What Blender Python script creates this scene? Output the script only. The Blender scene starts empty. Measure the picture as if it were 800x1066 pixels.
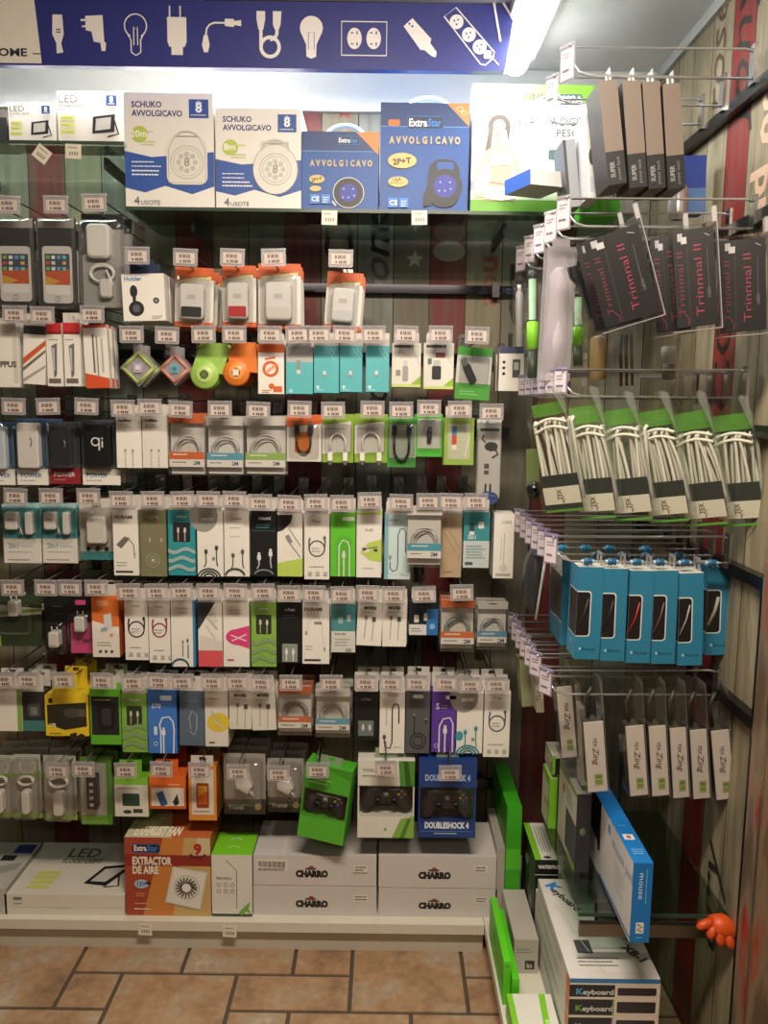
import bpy, math, random
from mathutils import Vector, Matrix
random.seed(7)
C = bpy.context.scene.collection
sc = bpy.context.scene

# ------------------------------------------------------------------ camera
FPX, CX, CY = 862.0, 400.0, 533.0
CAMZ, PITCH, ROLL, YAW = 1.5, math.radians(7.47), math.radians(0.75), math.radians(0.0)
cam_d = bpy.data.cameras.new('camera'); cam = bpy.data.objects.new('camera', cam_d); C.objects.link(cam)
cam_d.sensor_fit = 'HORIZONTAL'; cam_d.sensor_width = 36.0; cam_d.lens = 36.0 * FPX / 800.0
cam_d.clip_start = 0.02
CROT = Matrix.Rotation(YAW, 3, 'Z') @ Matrix.Rotation(math.pi / 2 - PITCH, 3, 'X') @ Matrix.Rotation(ROLL, 3, 'Z')
cam.matrix_world = Matrix.Translation((0, 0, CAMZ)) @ CROT.to_4x4()
sc.camera = cam

def at(px, py, Y):
    """point of the place seen at photo position px,py at distance Y into the shop"""
    d = CROT @ Vector(((px - CX) / FPX, (CY - py) / FPX, -1.0))
    k = Y / d.y
    return Vector((d.x * k, Y, CAMZ + d.z * k))

def floor_at(px, py, z=0.0):
    d = CROT @ Vector(((px - CX) / FPX, (CY - py) / FPX, -1.0))
    k = (z - CAMZ) / d.z
    return Vector((d.x * k, d.y * k, z))

# ------------------------------------------------------------------ world, lights, exposure
sc.view_settings.view_transform = 'Standard'; sc.view_settings.look = 'None'
sc.view_settings.exposure = 0.25; sc.view_settings.gamma = 1.0; sc.view_settings.use_curve_mapping = False
sc.cycles.max_bounces = 8; sc.cycles.diffuse_bounces = 3; sc.cycles.glossy_bounces = 3
sc.cycles.transmission_bounces = 4; sc.cycles.transparent_max_bounces = 24
sc.cycles.caustics_reflective = False; sc.cycles.caustics_refractive = False
world = bpy.data.worlds.new('world'); sc.world = world; world.use_nodes = True
bg = world.node_tree.nodes['Background']
bg.inputs['Color'].default_value = (1.0, 0.80, 0.58, 1); bg.inputs['Strength'].default_value = 0.03

def area(name, loc, rot, sx, sy, power, col):
    l = bpy.data.lights.new(name, 'AREA'); l.shape = 'RECTANGLE'; l.size = sx; l.size_y = sy
    l.energy = power; l.color = col
    o = bpy.data.objects.new(name, l); C.objects.link(o); o.location = loc; o.rotation_euler = rot
    return o
# shop ceiling lamps over the aisle in front of the shelves, warm
area('aisle_ceiling_lamp', (0.05, 0.75, 2.40), (math.radians(16), 0, 0), 0.8, 0.16, 38, (1.0, 0.87, 0.70))
area('aisle_ceiling_lamp', (-0.2, -0.9, 2.40), (math.radians(30), 0, 0), 1.4, 0.3, 12, (1.0, 0.82, 0.60))
# cold LED strip under the blue fascia (inside its fitting) and under the ceiling beside it
area('fascia_led_light', (-0.55, 2.135, 2.2975), (math.radians(10), 0, 0), 1.7, 0.02, 15, (1.0, 0.985, 0.95))
area('ceiling_led_light', (0.327, 1.92, 2.352), (0, 0, 0), 0.07, 0.75, 4.5, (0.96, 0.985, 1.0))

# ------------------------------------------------------------------ materials
def lin(h):
    h = h.lstrip('#')
    v = [int(h[i:i + 2], 16) / 255 for i in (0, 2, 4)]
    return tuple(x / 12.92 if x <= 0.04045 else ((x + 0.055) / 1.055) ** 2.4 for x in v) + (1.0,)
MATS = {}
def M(col, rough=0.45, metal=0.0, noise=0.05, spec=0.5):
    key = (col, rough, metal, noise, spec)
    if key in MATS: return MATS[key]
    m = bpy.data.materials.new('surface_' + col.lstrip('#')); m.use_nodes = True
    nt = m.node_tree; b = nt.nodes['Principled BSDF']
    b.inputs['Roughness'].default_value = rough; b.inputs['Metallic'].default_value = metal
    b.inputs['Specular IOR Level'].default_value = spec
    c = lin(col)
    if noise > 0:
        tc = nt.nodes.new('ShaderNodeTexCoord'); n = nt.nodes.new('ShaderNodeTexNoise'); n.inputs['Scale'].default_value = 24
        mx = nt.nodes.new('ShaderNodeMix'); mx.data_type = 'RGBA'
        mx.inputs['A'].default_value = tuple(x * (1 - noise) for x in c[:3]) + (1,)
        mx.inputs['B'].default_value = tuple(min(1, x * (1 + noise)) for x in c[:3]) + (1,)
        nt.links.new(tc.outputs['Object'], n.inputs['Vector']); nt.links.new(n.outputs['Fac'], mx.inputs['Factor'])
        nt.links.new(mx.outputs['Result'], b.inputs['Base Color'])
    else:
        b.inputs['Base Color'].default_value = c
    MATS[key] = m
    return m
def clear(name, tint='#ffffff', gloss=0.16, rough=0.12, density=0.0, dcol='#dddddd'):
    """clear plastic film or pane: see-through with a sheen that grows at grazing angles"""
    if name in MATS: return MATS[name]
    m = bpy.data.materials.new(name); m.use_nodes = True; nt = m.node_tree
    for n in list(nt.nodes): nt.nodes.remove(n)
    out = nt.nodes.new('ShaderNodeOutputMaterial'); tr = nt.nodes.new('ShaderNodeBsdfTransparent'); gl = nt.nodes.new('ShaderNodeBsdfGlossy')
    tr.inputs['Color'].default_value = lin(tint); gl.inputs['Roughness'].default_value = rough; gl.inputs['Color'].default_value = (1, 1, 1, 1)
    lw = nt.nodes.new('ShaderNodeLayerWeight'); lw.inputs['Blend'].default_value = 0.25
    ma = nt.nodes.new('ShaderNodeMath'); ma.operation = 'MULTIPLY_ADD'; ma.inputs[1].default_value = 0.6; ma.inputs[2].default_value = gloss * 0.35; ma.use_clamp = True
    nt.links.new(lw.outputs['Facing'], ma.inputs[0])
    sub = nt.nodes.new('ShaderNodeMath'); sub.operation = 'POWER'; sub.inputs[1].default_value = 1.6
    nt.links.new(ma.outputs[0], sub.inputs[0])
    ad = nt.nodes.new('ShaderNodeMath'); ad.operation = 'ADD'; ad.inputs[1].default_value = gloss * 0.3; ad.use_clamp = True
    nt.links.new(sub.outputs[0], ad.inputs[0])
    mx = nt.nodes.new('ShaderNodeMixShader'); nt.links.new(ad.outputs[0], mx.inputs[0]); nt.links.new(tr.outputs[0], mx.inputs[1]); nt.links.new(gl.outputs[0], mx.inputs[2])
    last = mx
    if density > 0:
        df = nt.nodes.new('ShaderNodeBsdfDiffuse'); df.inputs['Color'].default_value = lin(dcol)
        m2 = nt.nodes.new('ShaderNodeMixShader'); m2.inputs[0].default_value = density
        nt.links.new(mx.outputs[0], m2.inputs[1]); nt.links.new(df.outputs[0], m2.inputs[2]); last = m2
    nt.links.new(last.outputs[0], out.inputs['Surface'])
    MATS[name] = m
    return m
CLEAR = clear('clear_plastic', '#f8f8f8', 0.15, 0.10)
FILM = clear('clear_film', '#f8f8f8', 0.15, 0.16, 0.015, '#e8e8e8')
LIMEFILM = clear('lime_film', '#e2f6d2', 0.2, 0.2, 0.18, '#8fe05c')
MILKY = clear('milky_plastic', '#ece8ea', 0.2, 0.2, 0.30, '#dedade')
LILAC = clear('lilac_plastic', '#d8d0e6', 0.2, 0.25, 0.42, '#b9aecb')
GLASS = clear('shelf_glass', '#cfdcd2', 0.25, 0.03)
GREENISH = clear('green_tinted_plastic', '#f8fbf6', 0.12, 0.12, 0.02, '#d0e2bc')
CHROME = M('#b8b8b8', 0.18, 1.0, 0.03)
WIRE = M('#c9c9cb', 0.28, 0.75, 0.03)
WINDOW = clear('clear_window', '#fafafa', 0.03, 0.06)
DULLWIRE = M('#77777a', 0.35, 0.9, 0.03)
FLANGE = clear('clear_flange', '#f4f4f4', 0.16, 0.12, 0.10, '#dedede')
def emission(name, col, strength):
    m = bpy.data.materials.new(name); m.use_nodes = True; b = m.node_tree.nodes['Principled BSDF']
    b.inputs['Emission Color'].default_value = lin(col); b.inputs['Emission Strength'].default_value = strength
    b.inputs['Base Color'].default_value = (0.8, 0.8, 0.8, 1)
    return m

# ------------------------------------------------------------------ mesh helpers
def mat_of(c): return M(c) if isinstance(c, str) else c
class MB:
    def __init__(s): s.v = []; s.f = []; s.m = []; s.mi = []; s.smooth = []
    def mid(s, m):
        m = mat_of(m)
        if m not in s.m: s.m.append(m)
        return s.m.index(m)
    def face(s, pts, m, smooth=False):
        b = len(s.v); s.v += [tuple(p) for p in pts]; s.f.append(tuple(range(b, b + len(pts)))); s.mi.append(s.mid(m)); s.smooth.append(smooth)
    def raw(s, vs, fs, m, smooth=False):
        b = len(s.v); s.v += [tuple(p) for p in vs]; k = s.mid(m)
        for f in fs: s.f.append(tuple(b + i for i in f)); s.mi.append(k); s.smooth.append(smooth)
    def box(s, x0, x1, y0, y1, z0, z1, m, faces=None):
        vs = [(x, y, z) for z in (z0, z1) for y in (y0, y1) for x in (x0, x1)]
        fs = {'b': (0, 2, 3, 1), 't': (4, 5, 7, 6), 'f': (0, 1, 5, 4), 'k': (2, 6, 7, 3), 'l': (0, 4, 6, 2), 'r': (1, 3, 7, 5)}
        if isinstance(m, dict):
            b = len(s.v); s.v += vs
            for k, f in fs.items(): s.f.append(tuple(b + i for i in f)); s.mi.append(s.mid(m.get(k, m['*']))); s.smooth.append(False)
        else: s.raw(vs, list(fs.values()), m)
    def prism(s, poly, y0, y1, m, inset=0.0, smooth=False):
        """outline in x,z pushed from y0 (front) to y1; inset narrows the front for a rounded edge"""
        n = len(poly); cx = sum(p[0] for p in poly) / n; cz = sum(p[1] for p in poly) / n
        vs = []; rings = []
        if inset > 0:
            xs = [p[0] for p in poly]; zs = [p[1] for p in poly]; hw = (max(xs) - min(xs)) / 2; hh = (max(zs) - min(zs)) / 2
            kx = 1 - inset / hw; kz = 1 - inset / hh
            sgn = 1 if y1 > y0 else -1
            layers = [(y0, kx, kz), (y0 + sgn * inset * 0.3, (1 + 2 * kx) / 3 + .0, (1 + 2 * kz) / 3), (y0 + sgn * inset, 1, 1), (y1, 1, 1)]
        else: layers = [(y0, 1, 1), (y1, 1, 1)]
        for y, a, c in layers: vs += [(cx + (p[0] - cx) * a, y, cz + (p[1] - cz) * c) for p in poly]
        fs = [tuple(range(n)), tuple(reversed(range((len(layers) - 1) * n, len(layers) * n)))]
        for L in range(len(layers) - 1):
            for i in range(n):
                j = (i + 1) % n; fs.append((L * n + j, L * n + i, (L + 1) * n + i, (L + 1) * n + j))
        s.raw(vs, fs, m, smooth)
    def tube(s, pts, r, m, n=6, closed=False, taper=None):
        pts = [Vector(p) for p in pts]; k = len(pts); vs = []; fs = []
        prev = None
        for i, p in enumerate(pts):
            if closed: t = pts[(i + 1) % k] - pts[i - 1]
            else: t = pts[min(i + 1, k - 1)] - pts[max(i - 1, 0)]
            if t.length < 1e-9: t = Vector((0, 0, 1))
            t.normalize()
            if prev is None:
                a = Vector((0, 0, 1)) if abs(t.z) < 0.9 else Vector((1, 0, 0)); u = t.cross(a).normalized()
            else:
                u = prev - t * prev.dot(t)
                u = u.normalized() if u.length > 1e-6 else t.orthogonal().normalized()
            prev = u; w = t.cross(u); rr = r if taper is None else r * taper[i]
            for j in range(n):
                an = 2 * math.pi * j / n; vs.append(p + (u * math.cos(an) + w * math.sin(an)) * rr)
        for i in range(k if closed else k - 1):
            for j in range(n):
                a = i * n + j; b = i * n + (j + 1) % n; c = ((i + 1) % k) * n
                fs.append((a, b, c + (j + 1) % n, c + j))
        if not closed: fs.append(tuple(reversed(range(n)))); fs.append(tuple(range((k - 1) * n, k * n)))
        s.raw(vs, fs, m, True)
    def lathe(s, prof, m, n=20, centre=(0, 0, 0), axis='z'):
        vs = []; fs = []; k = len(prof)
        for r, h in prof:
            for j in range(n):
                a = 2 * math.pi * j / n; x, y = r * math.cos(a), r * math.sin(a)
                if axis == 'z': p = (x, y, h)
                elif axis == 'y': p = (x, h, y)
                else: p = (h, x, y)
                vs.append((p[0] + centre[0], p[1] + centre[1], p[2] + centre[2]))
        for i in range(k - 1):
            for j in range(n): fs.append((i * n + j, i * n + (j + 1) % n, (i + 1) * n + (j + 1) % n, (i + 1) * n + j))
        fs.append(tuple(range(n))); fs.append(tuple(range((k - 1) * n, k * n)))
        s.raw(vs, fs, m, True)
    def build(s, name, parent=None, loc=None):
        me = bpy.data.meshes.new(name); me.from_pydata(s.v, [], s.f)
        for m in s.m: me.materials.append(m)
        me.polygons.foreach_set('material_index', s.mi); me.polygons.foreach_set('use_smooth', s.smooth)
        me.update()
        o = bpy.data.objects.new(name, me); C.objects.link(o)
        if parent: o.parent = parent
        if loc: o.location = loc
        return o

def rr(w, h, r, n=4, x=0.0, z=0.0):
    """rounded rectangle outline, centred on x, standing on z"""
    out = []
    for cx, cz, a0 in ((w / 2 - r, r, -90), (w / 2 - r, h - r, 0), (-w / 2 + r, h - r, 90), (-w / 2 + r, r, 180)):
        for i in range(n + 1):
            a = math.radians(a0 + 90 * i / n); out.append((x + cx + r * math.cos(a), z + cz + r * math.sin(a)))
    return out

TXT = {}
def text_mesh(t, bold):
    key = (t, bold)
    if key in TXT: return TXT[key]
    cu = bpy.data.curves.new('t', 'FONT'); cu.body = t; cu.size = 1.0; cu.resolution_u = 2; cu.offset = bold
    o = bpy.data.objects.new('t', cu); C.objects.link(o)
    dg = bpy.context.evaluated_depsgraph_get(); me = o.evaluated_get(dg).to_mesh()
    vs = [(v.co.x, v.co.y) for v in me.vertices]; fs = [tuple(p.vertices) for p in me.polygons]
    bpy.data.objects.remove(o); bpy.data.curves.remove(cu)
    if vs:
        x0 = min(v[0] for v in vs); x1 = max(v[0] for v in vs)
        vs = [((v[0] - x0) / 0.7, v[1] / 0.7) for v in vs]; w = (x1 - x0) / 0.7
    else: w = 0
    TXT[key] = (vs, fs, w)
    return TXT[key]

class Face:
    """a printed face: coordinates in photo pixels from its top corner, x along U and y along D"""
    def __init__(s, mb, O, U, D, sx, sy=None):
        s.mb = mb; s.O = Vector(O); s.U = Vector(U).normalized(); s.D = Vector(D).normalized(); s.N = s.D.cross(s.U).normalized()
        s.N = -s.N if False else s.N
        s.sx = sx; s.sy = sy or sx; s.k = 1
    def P(s, x, y): return s.O + s.U * (x * s.sx) + s.D * (y * s.sy) + s.N * (0.00015 * s.k)
    def p(s, pts, c): s.mb.face([s.P(*q) for q in reversed(pts)], c); s.k += 1
    def r(s, x0, y0, x1, y1, c): s.p([(x0, y0), (x1, y0), (x1, y1), (x0, y1)], c)
    def e(s, cx, cy, rx, ry, c, n=20):
        s.p([(cx + rx * math.cos(2 * math.pi * i / n), cy + ry * math.sin(2 * math.pi * i / n)) for i in range(n)], c)
    def rrect(s, x0, y0, x1, y1, r, c, n=4):
        out = []
        for cx, cy, a0 in ((x1 - r, y1 - r, 0), (x0 + r, y1 - r, 90), (x0 + r, y0 + r, 180), (x1 - r, y0 + r, 270)):
            for i in range(n + 1):
                a = math.radians(a0 + 90 * i / n); out.append((cx + r * math.cos(a), cy + r * math.sin(a)))
        s.p(out, c)
    def l(s, pts, w, c, closed=False):
        n = len(pts); L = []; R = []
        for i in range(n):
            a = pts[i - 1] if (i > 0 or closed) else pts[i]; b = pts[(i + 1) % n] if (i < n - 1 or closed) else pts[i]
            dx, dy = b[0] - a[0], b[1] - a[1]; d = math.hypot(dx, dy) or 1; nx, ny = -dy / d * w / 2, dx / d * w / 2
            L.append((pts[i][0] + nx, pts[i][1] + ny)); R.append((pts[i][0] - nx, pts[i][1] - ny))
        vs = [s.P(*q) for q in L + R]; fs = []
        for i in range(n if closed else n - 1):
            j = (i + 1) % n; fs.append((i, j, n + j, n + i))
        s.mb.raw(vs, fs, c); s.k += 1
    def arc(s, cx, cy, r, a0, a1, w, c, n=16, ry=None):
        ry = ry or r
        s.l([(cx + r * math.cos(math.radians(a0 + (a1 - a0) * i / n)), cy + ry * math.sin(math.radians(a0 + (a1 - a0) * i / n))) for i in range(n + 1)], w, c)
    def ring(s, cx, cy, r, w, c, n=24, ry=None): s.arc(cx, cy, r, 0, 360, w, c, n, ry)
    def t(s, t, x, y, h, c, bold=0.0, anchor='l', rot=0, sx=1.0, w=None, slant=0.0):
        vs, fs, tw = text_mesh(t, bold)
        if w: sx = w / (tw * h)
        off = {'l': 0, 'c': -tw / 2, 'r': -tw}[anchor]; ca, sa = math.cos(math.radians(rot)), math.sin(math.radians(rot))
        out = []
        for a, b in vs:
            u = (a + off + b * slant) * h * sx; v = -b * h; out.append(s.P(x + u * ca - v * sa, y + u * sa + v * ca))
        s.mb.raw(out, fs, c); s.k += 1
    def lines(s, x, y, w, n, dy, c, h=0.7):
        for i in range(n):
            xx = x; end = x + w * random.uniform(0.7, 1.0)
            while xx < end - 0.5:
                e = min(end, xx + random.uniform(1.2, 4)); s.r(xx, y + i * dy, e, y + i * dy + h, c); s.k -= 1; xx = e + 0.5
        s.k += 1
    # small printed pictures -------------------------------------------------
    def usb(s, x, y, k, c, tip='#d8d8d8', up=True):
        d = -1 if up else 1
        s.r(x - 0.9 * k, min(y, y + d * 2 * k), x + 0.9 * k, max(y, y + d * 2 * k), tip)
        a, b = y, y - d * 3.2 * k
        s.rrect(x - 1.3 * k, min(a, b), x + 1.3 * k, max(a, b), 0.4 * k, c)
        s.r(x - 0.5 * k, min(b, b - d * 1.6 * k), x + 0.5 * k, max(b, b - d * 1.6 * k), c)
    def micro(s, x, y, k, c, tip='#c8c8c8', up=True):
        d = -1 if up else 1
        s.r(x - 0.6 * k, min(y, y + d * 1.3 * k), x + 0.6 * k, max(y, y + d * 1.3 * k), tip)
        a, b = y, y - d * 2.6 * k
        s.rrect(x - 0.95 * k, min(a, b), x + 0.95 * k, max(a, b), 0.4 * k, c)
        s.r(x - 0.4 * k, min(b, b - d * 1.4 * k), x + 0.4 * k, max(b, b - d * 1.4 * k), c)
    def ringcable(s, cx, cy, r, w, c, lead=10):
        s.ring(cx, cy, r, w, c)
        s.l([(cx - r, cy + 1), (cx - r - .3, cy - r * .9), (cx - r + .5, cy - lead + 3)], w, c); s.l([(cx + r, cy + 1), (cx + r + .6, cy - r * .9), (cx + r, cy - lead + 1)], w, c)
        s.micro(cx - r + .5, cy - lead + 2, 1.0, c); s.usb(cx + r, cy - lead, 1.0, c)
    def plugpair(s, x1, x2, y, c, yb, cc=None, k=1.3):
        cc = cc or c
        s.usb(x1, y, k, c); s.usb(x2, y - 4, k, c)
        s.l([(x1, y + 4 * k), (x1, yb - 6), (x1 - 2, yb - 2)], 1.2, cc); s.l([(x2, y), (x2, yb - 8), (x2 + 1, yb - 3)], 1.2, cc)

# ------------------------------------------------------------------ things
LABELS = set()
def tag(o, label, cat, group=None, kind=None):
    if label: o['label'] = label
    if cat: o['category'] = cat
    if group: o['group'] = group
    if kind: o['kind'] = kind
    return o
def empty(name, loc, mat=None):
    o = bpy.data.objects.new(name, None); C.objects.link(o); o.empty_display_size = 0.02
    if mat is not None: o.matrix_world = mat
    else: o.location = loc
    return o
def copy_tree(root):
    c = root.copy(); C.objects.link(c)
    for ch in root.children:
        k = ch.copy(); C.objects.link(k); k.parent = c
        for g in ch.children:
            d = g.copy(); C.objects.link(d); d.parent = k
    return c
ORD = ['', 'second', 'third', 'fourth', 'fifth', 'sixth', 'seventh']
def art_label(s):
    return ('an ' if s[0] in 'aeiou' else 'a ') + s
# ------------------------------------------------------------------ the setting
XR, YB, ZC = 0.75, 2.45, 2.42
ZBASE = 0.094
def struct(o): o['kind'] = 'structure'; return o

def plank_material(name, seq, w, x0, axis, shade=1.0):
    """old painted planks: one colour per board, worn grain, dark joints"""
    m = bpy.data.materials.new(name); m.use_nodes = True; nt = m.node_tree; b = nt.nodes['Principled BSDF']; b.inputs['Roughness'].default_value = 0.6
    tc = nt.nodes.new('ShaderNodeTexCoord'); sp = nt.nodes.new('ShaderNodeSeparateXYZ'); nt.links.new(tc.outputs['Object'], sp.inputs[0])
    def math_(op, a, bb=None):
        n = nt.nodes.new('ShaderNodeMath'); n.operation = op
        for i, v in enumerate((a, bb)):
            if v is None: continue
            if isinstance(v, (int, float)): n.inputs[i].default_value = v
            else: nt.links.new(v, n.inputs[i])
        return n.outputs[0]
    u = math_('DIVIDE', math_('SUBTRACT', sp.outputs[axis], x0), w)
    fl = math_('FLOOR', u); fr = math_('FRACT', u)
    idx = math_('DIVIDE', math_('ADD', math_('FLOORED_MODULO', fl, len(seq)), 0.5), len(seq))
    rp = nt.nodes.new('ShaderNodeValToRGB'); rp.color_ramp.interpolation = 'CONSTANT'
    el = rp.color_ramp.elements
    while len(el) < len(seq): el.new(0.5)
    for i, c in enumerate(seq): el[i].position = i / len(seq); el[i].color = lin(c)
    nt.links.new(idx, rp.inputs[0])
    mp = nt.nodes.new('ShaderNodeMapping'); mp.inputs['Scale'].default_value = (14, 14, 1.6); nt.links.new(tc.outputs['Object'], mp.inputs[0])
    n1 = nt.nodes.new('ShaderNodeTexNoise'); n1.inputs['Scale'].default_value = 3.0; n1.inputs['Detail'].default_value = 8; nt.links.new(mp.outputs[0], n1.inputs['Vector'])
    r1 = nt.nodes.new('ShaderNodeValToRGB'); r1.color_ramp.elements[0].position = 0.42; r1.color_ramp.elements[1].position = 0.66
    r1.color_ramp.elements[0].color = (0, 0, 0, 1); r1.color_ramp.elements[1].color = (1, 1, 1, 1); nt.links.new(n1.outputs['Fac'], r1.inputs[0])
    n2 = nt.nodes.new('ShaderNodeTexNoise'); n2.inputs['Scale'].default_value = 2.2; n2.inputs['Detail'].default_value = 6; nt.links.new(tc.outputs['Object'], n2.inputs['Vector'])
    r2 = nt.nodes.new('ShaderNodeValToRGB'); r2.color_ramp.elements[0].position = 0.60; r2.color_ramp.elements[1].position = 0.70; nt.links.new(n2.outputs['Fac'], r2.inputs[0])
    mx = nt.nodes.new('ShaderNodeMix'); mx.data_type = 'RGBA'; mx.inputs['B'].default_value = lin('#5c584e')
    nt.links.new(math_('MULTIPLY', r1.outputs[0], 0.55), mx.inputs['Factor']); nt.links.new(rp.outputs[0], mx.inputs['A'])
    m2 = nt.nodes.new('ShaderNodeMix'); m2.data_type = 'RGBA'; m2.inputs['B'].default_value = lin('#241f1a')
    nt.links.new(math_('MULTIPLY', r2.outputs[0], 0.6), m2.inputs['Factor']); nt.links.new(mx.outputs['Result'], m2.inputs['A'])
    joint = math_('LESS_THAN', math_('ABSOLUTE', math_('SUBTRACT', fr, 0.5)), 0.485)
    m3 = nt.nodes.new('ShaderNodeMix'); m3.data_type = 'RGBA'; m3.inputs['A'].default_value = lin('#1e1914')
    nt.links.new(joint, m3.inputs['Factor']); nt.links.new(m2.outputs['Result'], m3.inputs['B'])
    nt.links.new(m3.outputs['Result'], b.inputs['Base Color'])
    return m
PW = 0.104
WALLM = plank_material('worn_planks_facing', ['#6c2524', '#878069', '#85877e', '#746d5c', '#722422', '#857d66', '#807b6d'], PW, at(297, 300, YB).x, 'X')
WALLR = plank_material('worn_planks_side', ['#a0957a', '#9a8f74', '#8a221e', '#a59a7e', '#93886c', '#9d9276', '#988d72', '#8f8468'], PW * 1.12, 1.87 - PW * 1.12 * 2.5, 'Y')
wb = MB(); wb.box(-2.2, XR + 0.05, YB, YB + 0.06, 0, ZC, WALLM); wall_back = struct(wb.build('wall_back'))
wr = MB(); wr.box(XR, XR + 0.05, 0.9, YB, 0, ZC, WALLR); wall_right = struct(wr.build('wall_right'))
cm = MB(); cm.box(-2.2, XR + 0.05, -1.6, YB + 0.06, ZC, ZC + 0.05, M('#dcdcd8', 0.35)); struct(cm.build('ceiling'))
so = MB(); so.box(-2.2, XR, YB - 0.02, YB - 0.001, 2.305, ZC - 0.001, M('#d9dcd8', 0.4)); struct(so.build('trim_1'))
so = MB(); so.box(XR - 0.012, XR - 0.001, 0.9, YB - 0.022, ZC - 0.03, ZC - 0.001, M('#b5b8b4', 0.4)); struct(so.build('trim_2'))

# lettering painted on the boards
def wall_text(parent, frame, items, c):
    mb = MB(); f = frame(mb)
    for t, x, y, h, bold, slant, sx in items: f.t(t, x, y, h, c, bold, rot=-90, slant=slant, sx=sx)
    o = mb.build('painted_lettering', parent); return o
def back_frame(mb):
    p = at(300, 240, YB); return Face(mb, (p.x, YB - 0.0006, p.z), (1, 0, 0), (0, 0, -1), PW / 36.0)
def bk(items, c): wall_text(wall_back, back_frame, items, c)
bk([('E C', 64, 66, 28, 0.012, 0, 1.1), ('ECE', 249, 120, 28, 0.012, 0, 1.4), ('DC', 63, -110, 26, 0, 0, 1)], '#17150f')
bk([('fonny', 100, 62, 27, 0.012, 0.3, 1.15), ('pony', 100, 190, 27, 0.012, 0.3, 1.1), ('ory', -42, 120, 27, 0.012, .3, 1.1)], '#12100d')
bk([('apu', 53, 66, 20, 0.02, 0, 1.2), ('apu', 208, 70, 20, 0.02, 0, 1.2)], '#8a4038')
bk([('co', 218, 122, 12, 0.0, 0, 1.0)], '#3a3329')
mbs = MB(); fs_ = back_frame(mbs)
fs_.p([(126 + (9 if i % 2 == 0 else 4) * math.sin(math.pi * i / 5), 26 - (9 if i % 2 == 0 else 4) * math.cos(math.pi * i / 5)) for i in range(10)], '#bdb69f')
fs_.p([(55 + (9 if i % 2 == 0 else 4) * math.sin(math.pi * i / 5), -113 - (9 if i % 2 == 0 else 4) * math.cos(math.pi * i / 5)) for i in range(10)], '#a83a34')
fs_.e(160, 18, 16, 10, '#8f8a76')
mbs.build('painted_emblem', wall_back)
def right_frame(mb):   # x to the camera, y down
    return Face(mb, (XR - 0.0006, 2.42, 2.2), (0, -1, 0), (0, 0, -1), 0.003)
def rt(items, c): wall_text(wall_right, right_frame, items, c)
rt([('Paud', 236, 150, 26, 0.03, 0.0, 1.1), ('00 q', 246, 60, 24, 0.03, 0, 1.2)], '#d8b9a0')
rt([('Sony'.replace('S', 'J'), 195, 40, 34, 0.0, 0.3, 1.2), ('NCE', 280, 120, 32, -0.0, 0, 1.2), ('ECO', 196, 260, 30, 0, 0, 1.3), ('77', 90, 330, 26, 0, 0, 1), ('ory', 240, 640, 34, 0, .3, 1.2)], '#2c2720')
rt([('rose', 150, 10, 30, 0.0, 0.3, 1.1)], '#5d4634')

# floor: worn stone slabs with dark joints; corners read where the photo shows them
fl = MB(); fl.box(-2.2, XR + 0.05, -1.6, YB + 0.06, -0.06, -0.004, '#544a40')
def stone_material():
    m = bpy.data.materials.new('stone_slab'); m.use_nodes = True; nt = m.node_tree; b = nt.nodes['Principled BSDF']; b.inputs['Roughness'].default_value = 0.38
    tc = nt.nodes.new('ShaderNodeTexCoord'); n = nt.nodes.new('ShaderNodeTexNoise'); n.inputs['Scale'].default_value = 5.5; n.inputs['Detail'].default_value = 9; n.inputs['Roughness'].default_value = 0.65
    nt.links.new(tc.outputs['Object'], n.inputs['Vector'])
    r = nt.nodes.new('ShaderNodeValToRGB'); e = r.color_ramp.elements
    e[0].position = 0.30; e[0].color = lin('#775d48'); e[1].position = 0.70; e[1].color = lin('#cbb096')
    k = e.new(0.5); k.color = lin('#a98768'); k = e.new(0.6); k.color = lin('#a69480')
    nt.links.new(n.outputs['Fac'], r.inputs[0])
    n2 = nt.nodes.new('ShaderNodeTexNoise'); n2.inputs['Scale'].default_value = 42; n2.inputs['Detail'].default_value = 4; nt.links.new(tc.outputs['Object'], n2.inputs['Vector'])
    mx = nt.nodes.new('ShaderNodeMix'); mx.data_type = 'RGBA'; mx.blend_type = 'OVERLAY'; mx.inputs['Factor'].default_value = 0.35
    nt.links.new(r.outputs[0], mx.inputs['A']); nt.links.new(n2.outputs['Fac'], mx.inputs['B']); nt.links.new(mx.outputs['Result'], b.inputs['Base Color'])
    bp = nt.nodes.new('ShaderNodeBump'); bp.inputs['Strength'].default_value = 0.25; bp.inputs['Distance'].default_value = 0.004
    nt.links.new(n2.outputs['Fac'], bp.inputs['Height']); nt.links.new(bp.outputs[0], b.inputs['Normal'])
    return m
STONE = stone_material()
def gx(px, py): return floor_at(px, py).x
def gy(py): return floor_at(300, py).y
RA, RB, RC_ = gy(1015), gy(1053), None      # joints running across the shop
q = 0.0055
def slab(x0, x1, y0, y1): fl.box(x0 + q, x1 - q, y0 + q, y1 - q, -0.004, 0.0, STONE)
YT = 2.3
xs0 = [-2.0, -1.6, gx(66, 1015) , gx(190, 998), gx(306, 1006), gx(366, 1006), gx(483, 1010), 0.75]
far = [(-2.2, -1.5), (-1.5, gx(75, 1006)), (gx(75, 1006), gx(191, 1006)), (gx(191, 1006), gx(306, 1006)), (gx(306, 1006), gx(366, 1006))]
x82 = gx(66, 1030); x366 = gx(365, 1030); x485 = gx(485, 1030); x120 = gx(120, 1030); x243 = gx(243, 1030)
slab(-2.2, x82 - 0.4, RA - .0, YT); slab(x82 - 0.4, x82, RB, YT)
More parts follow.
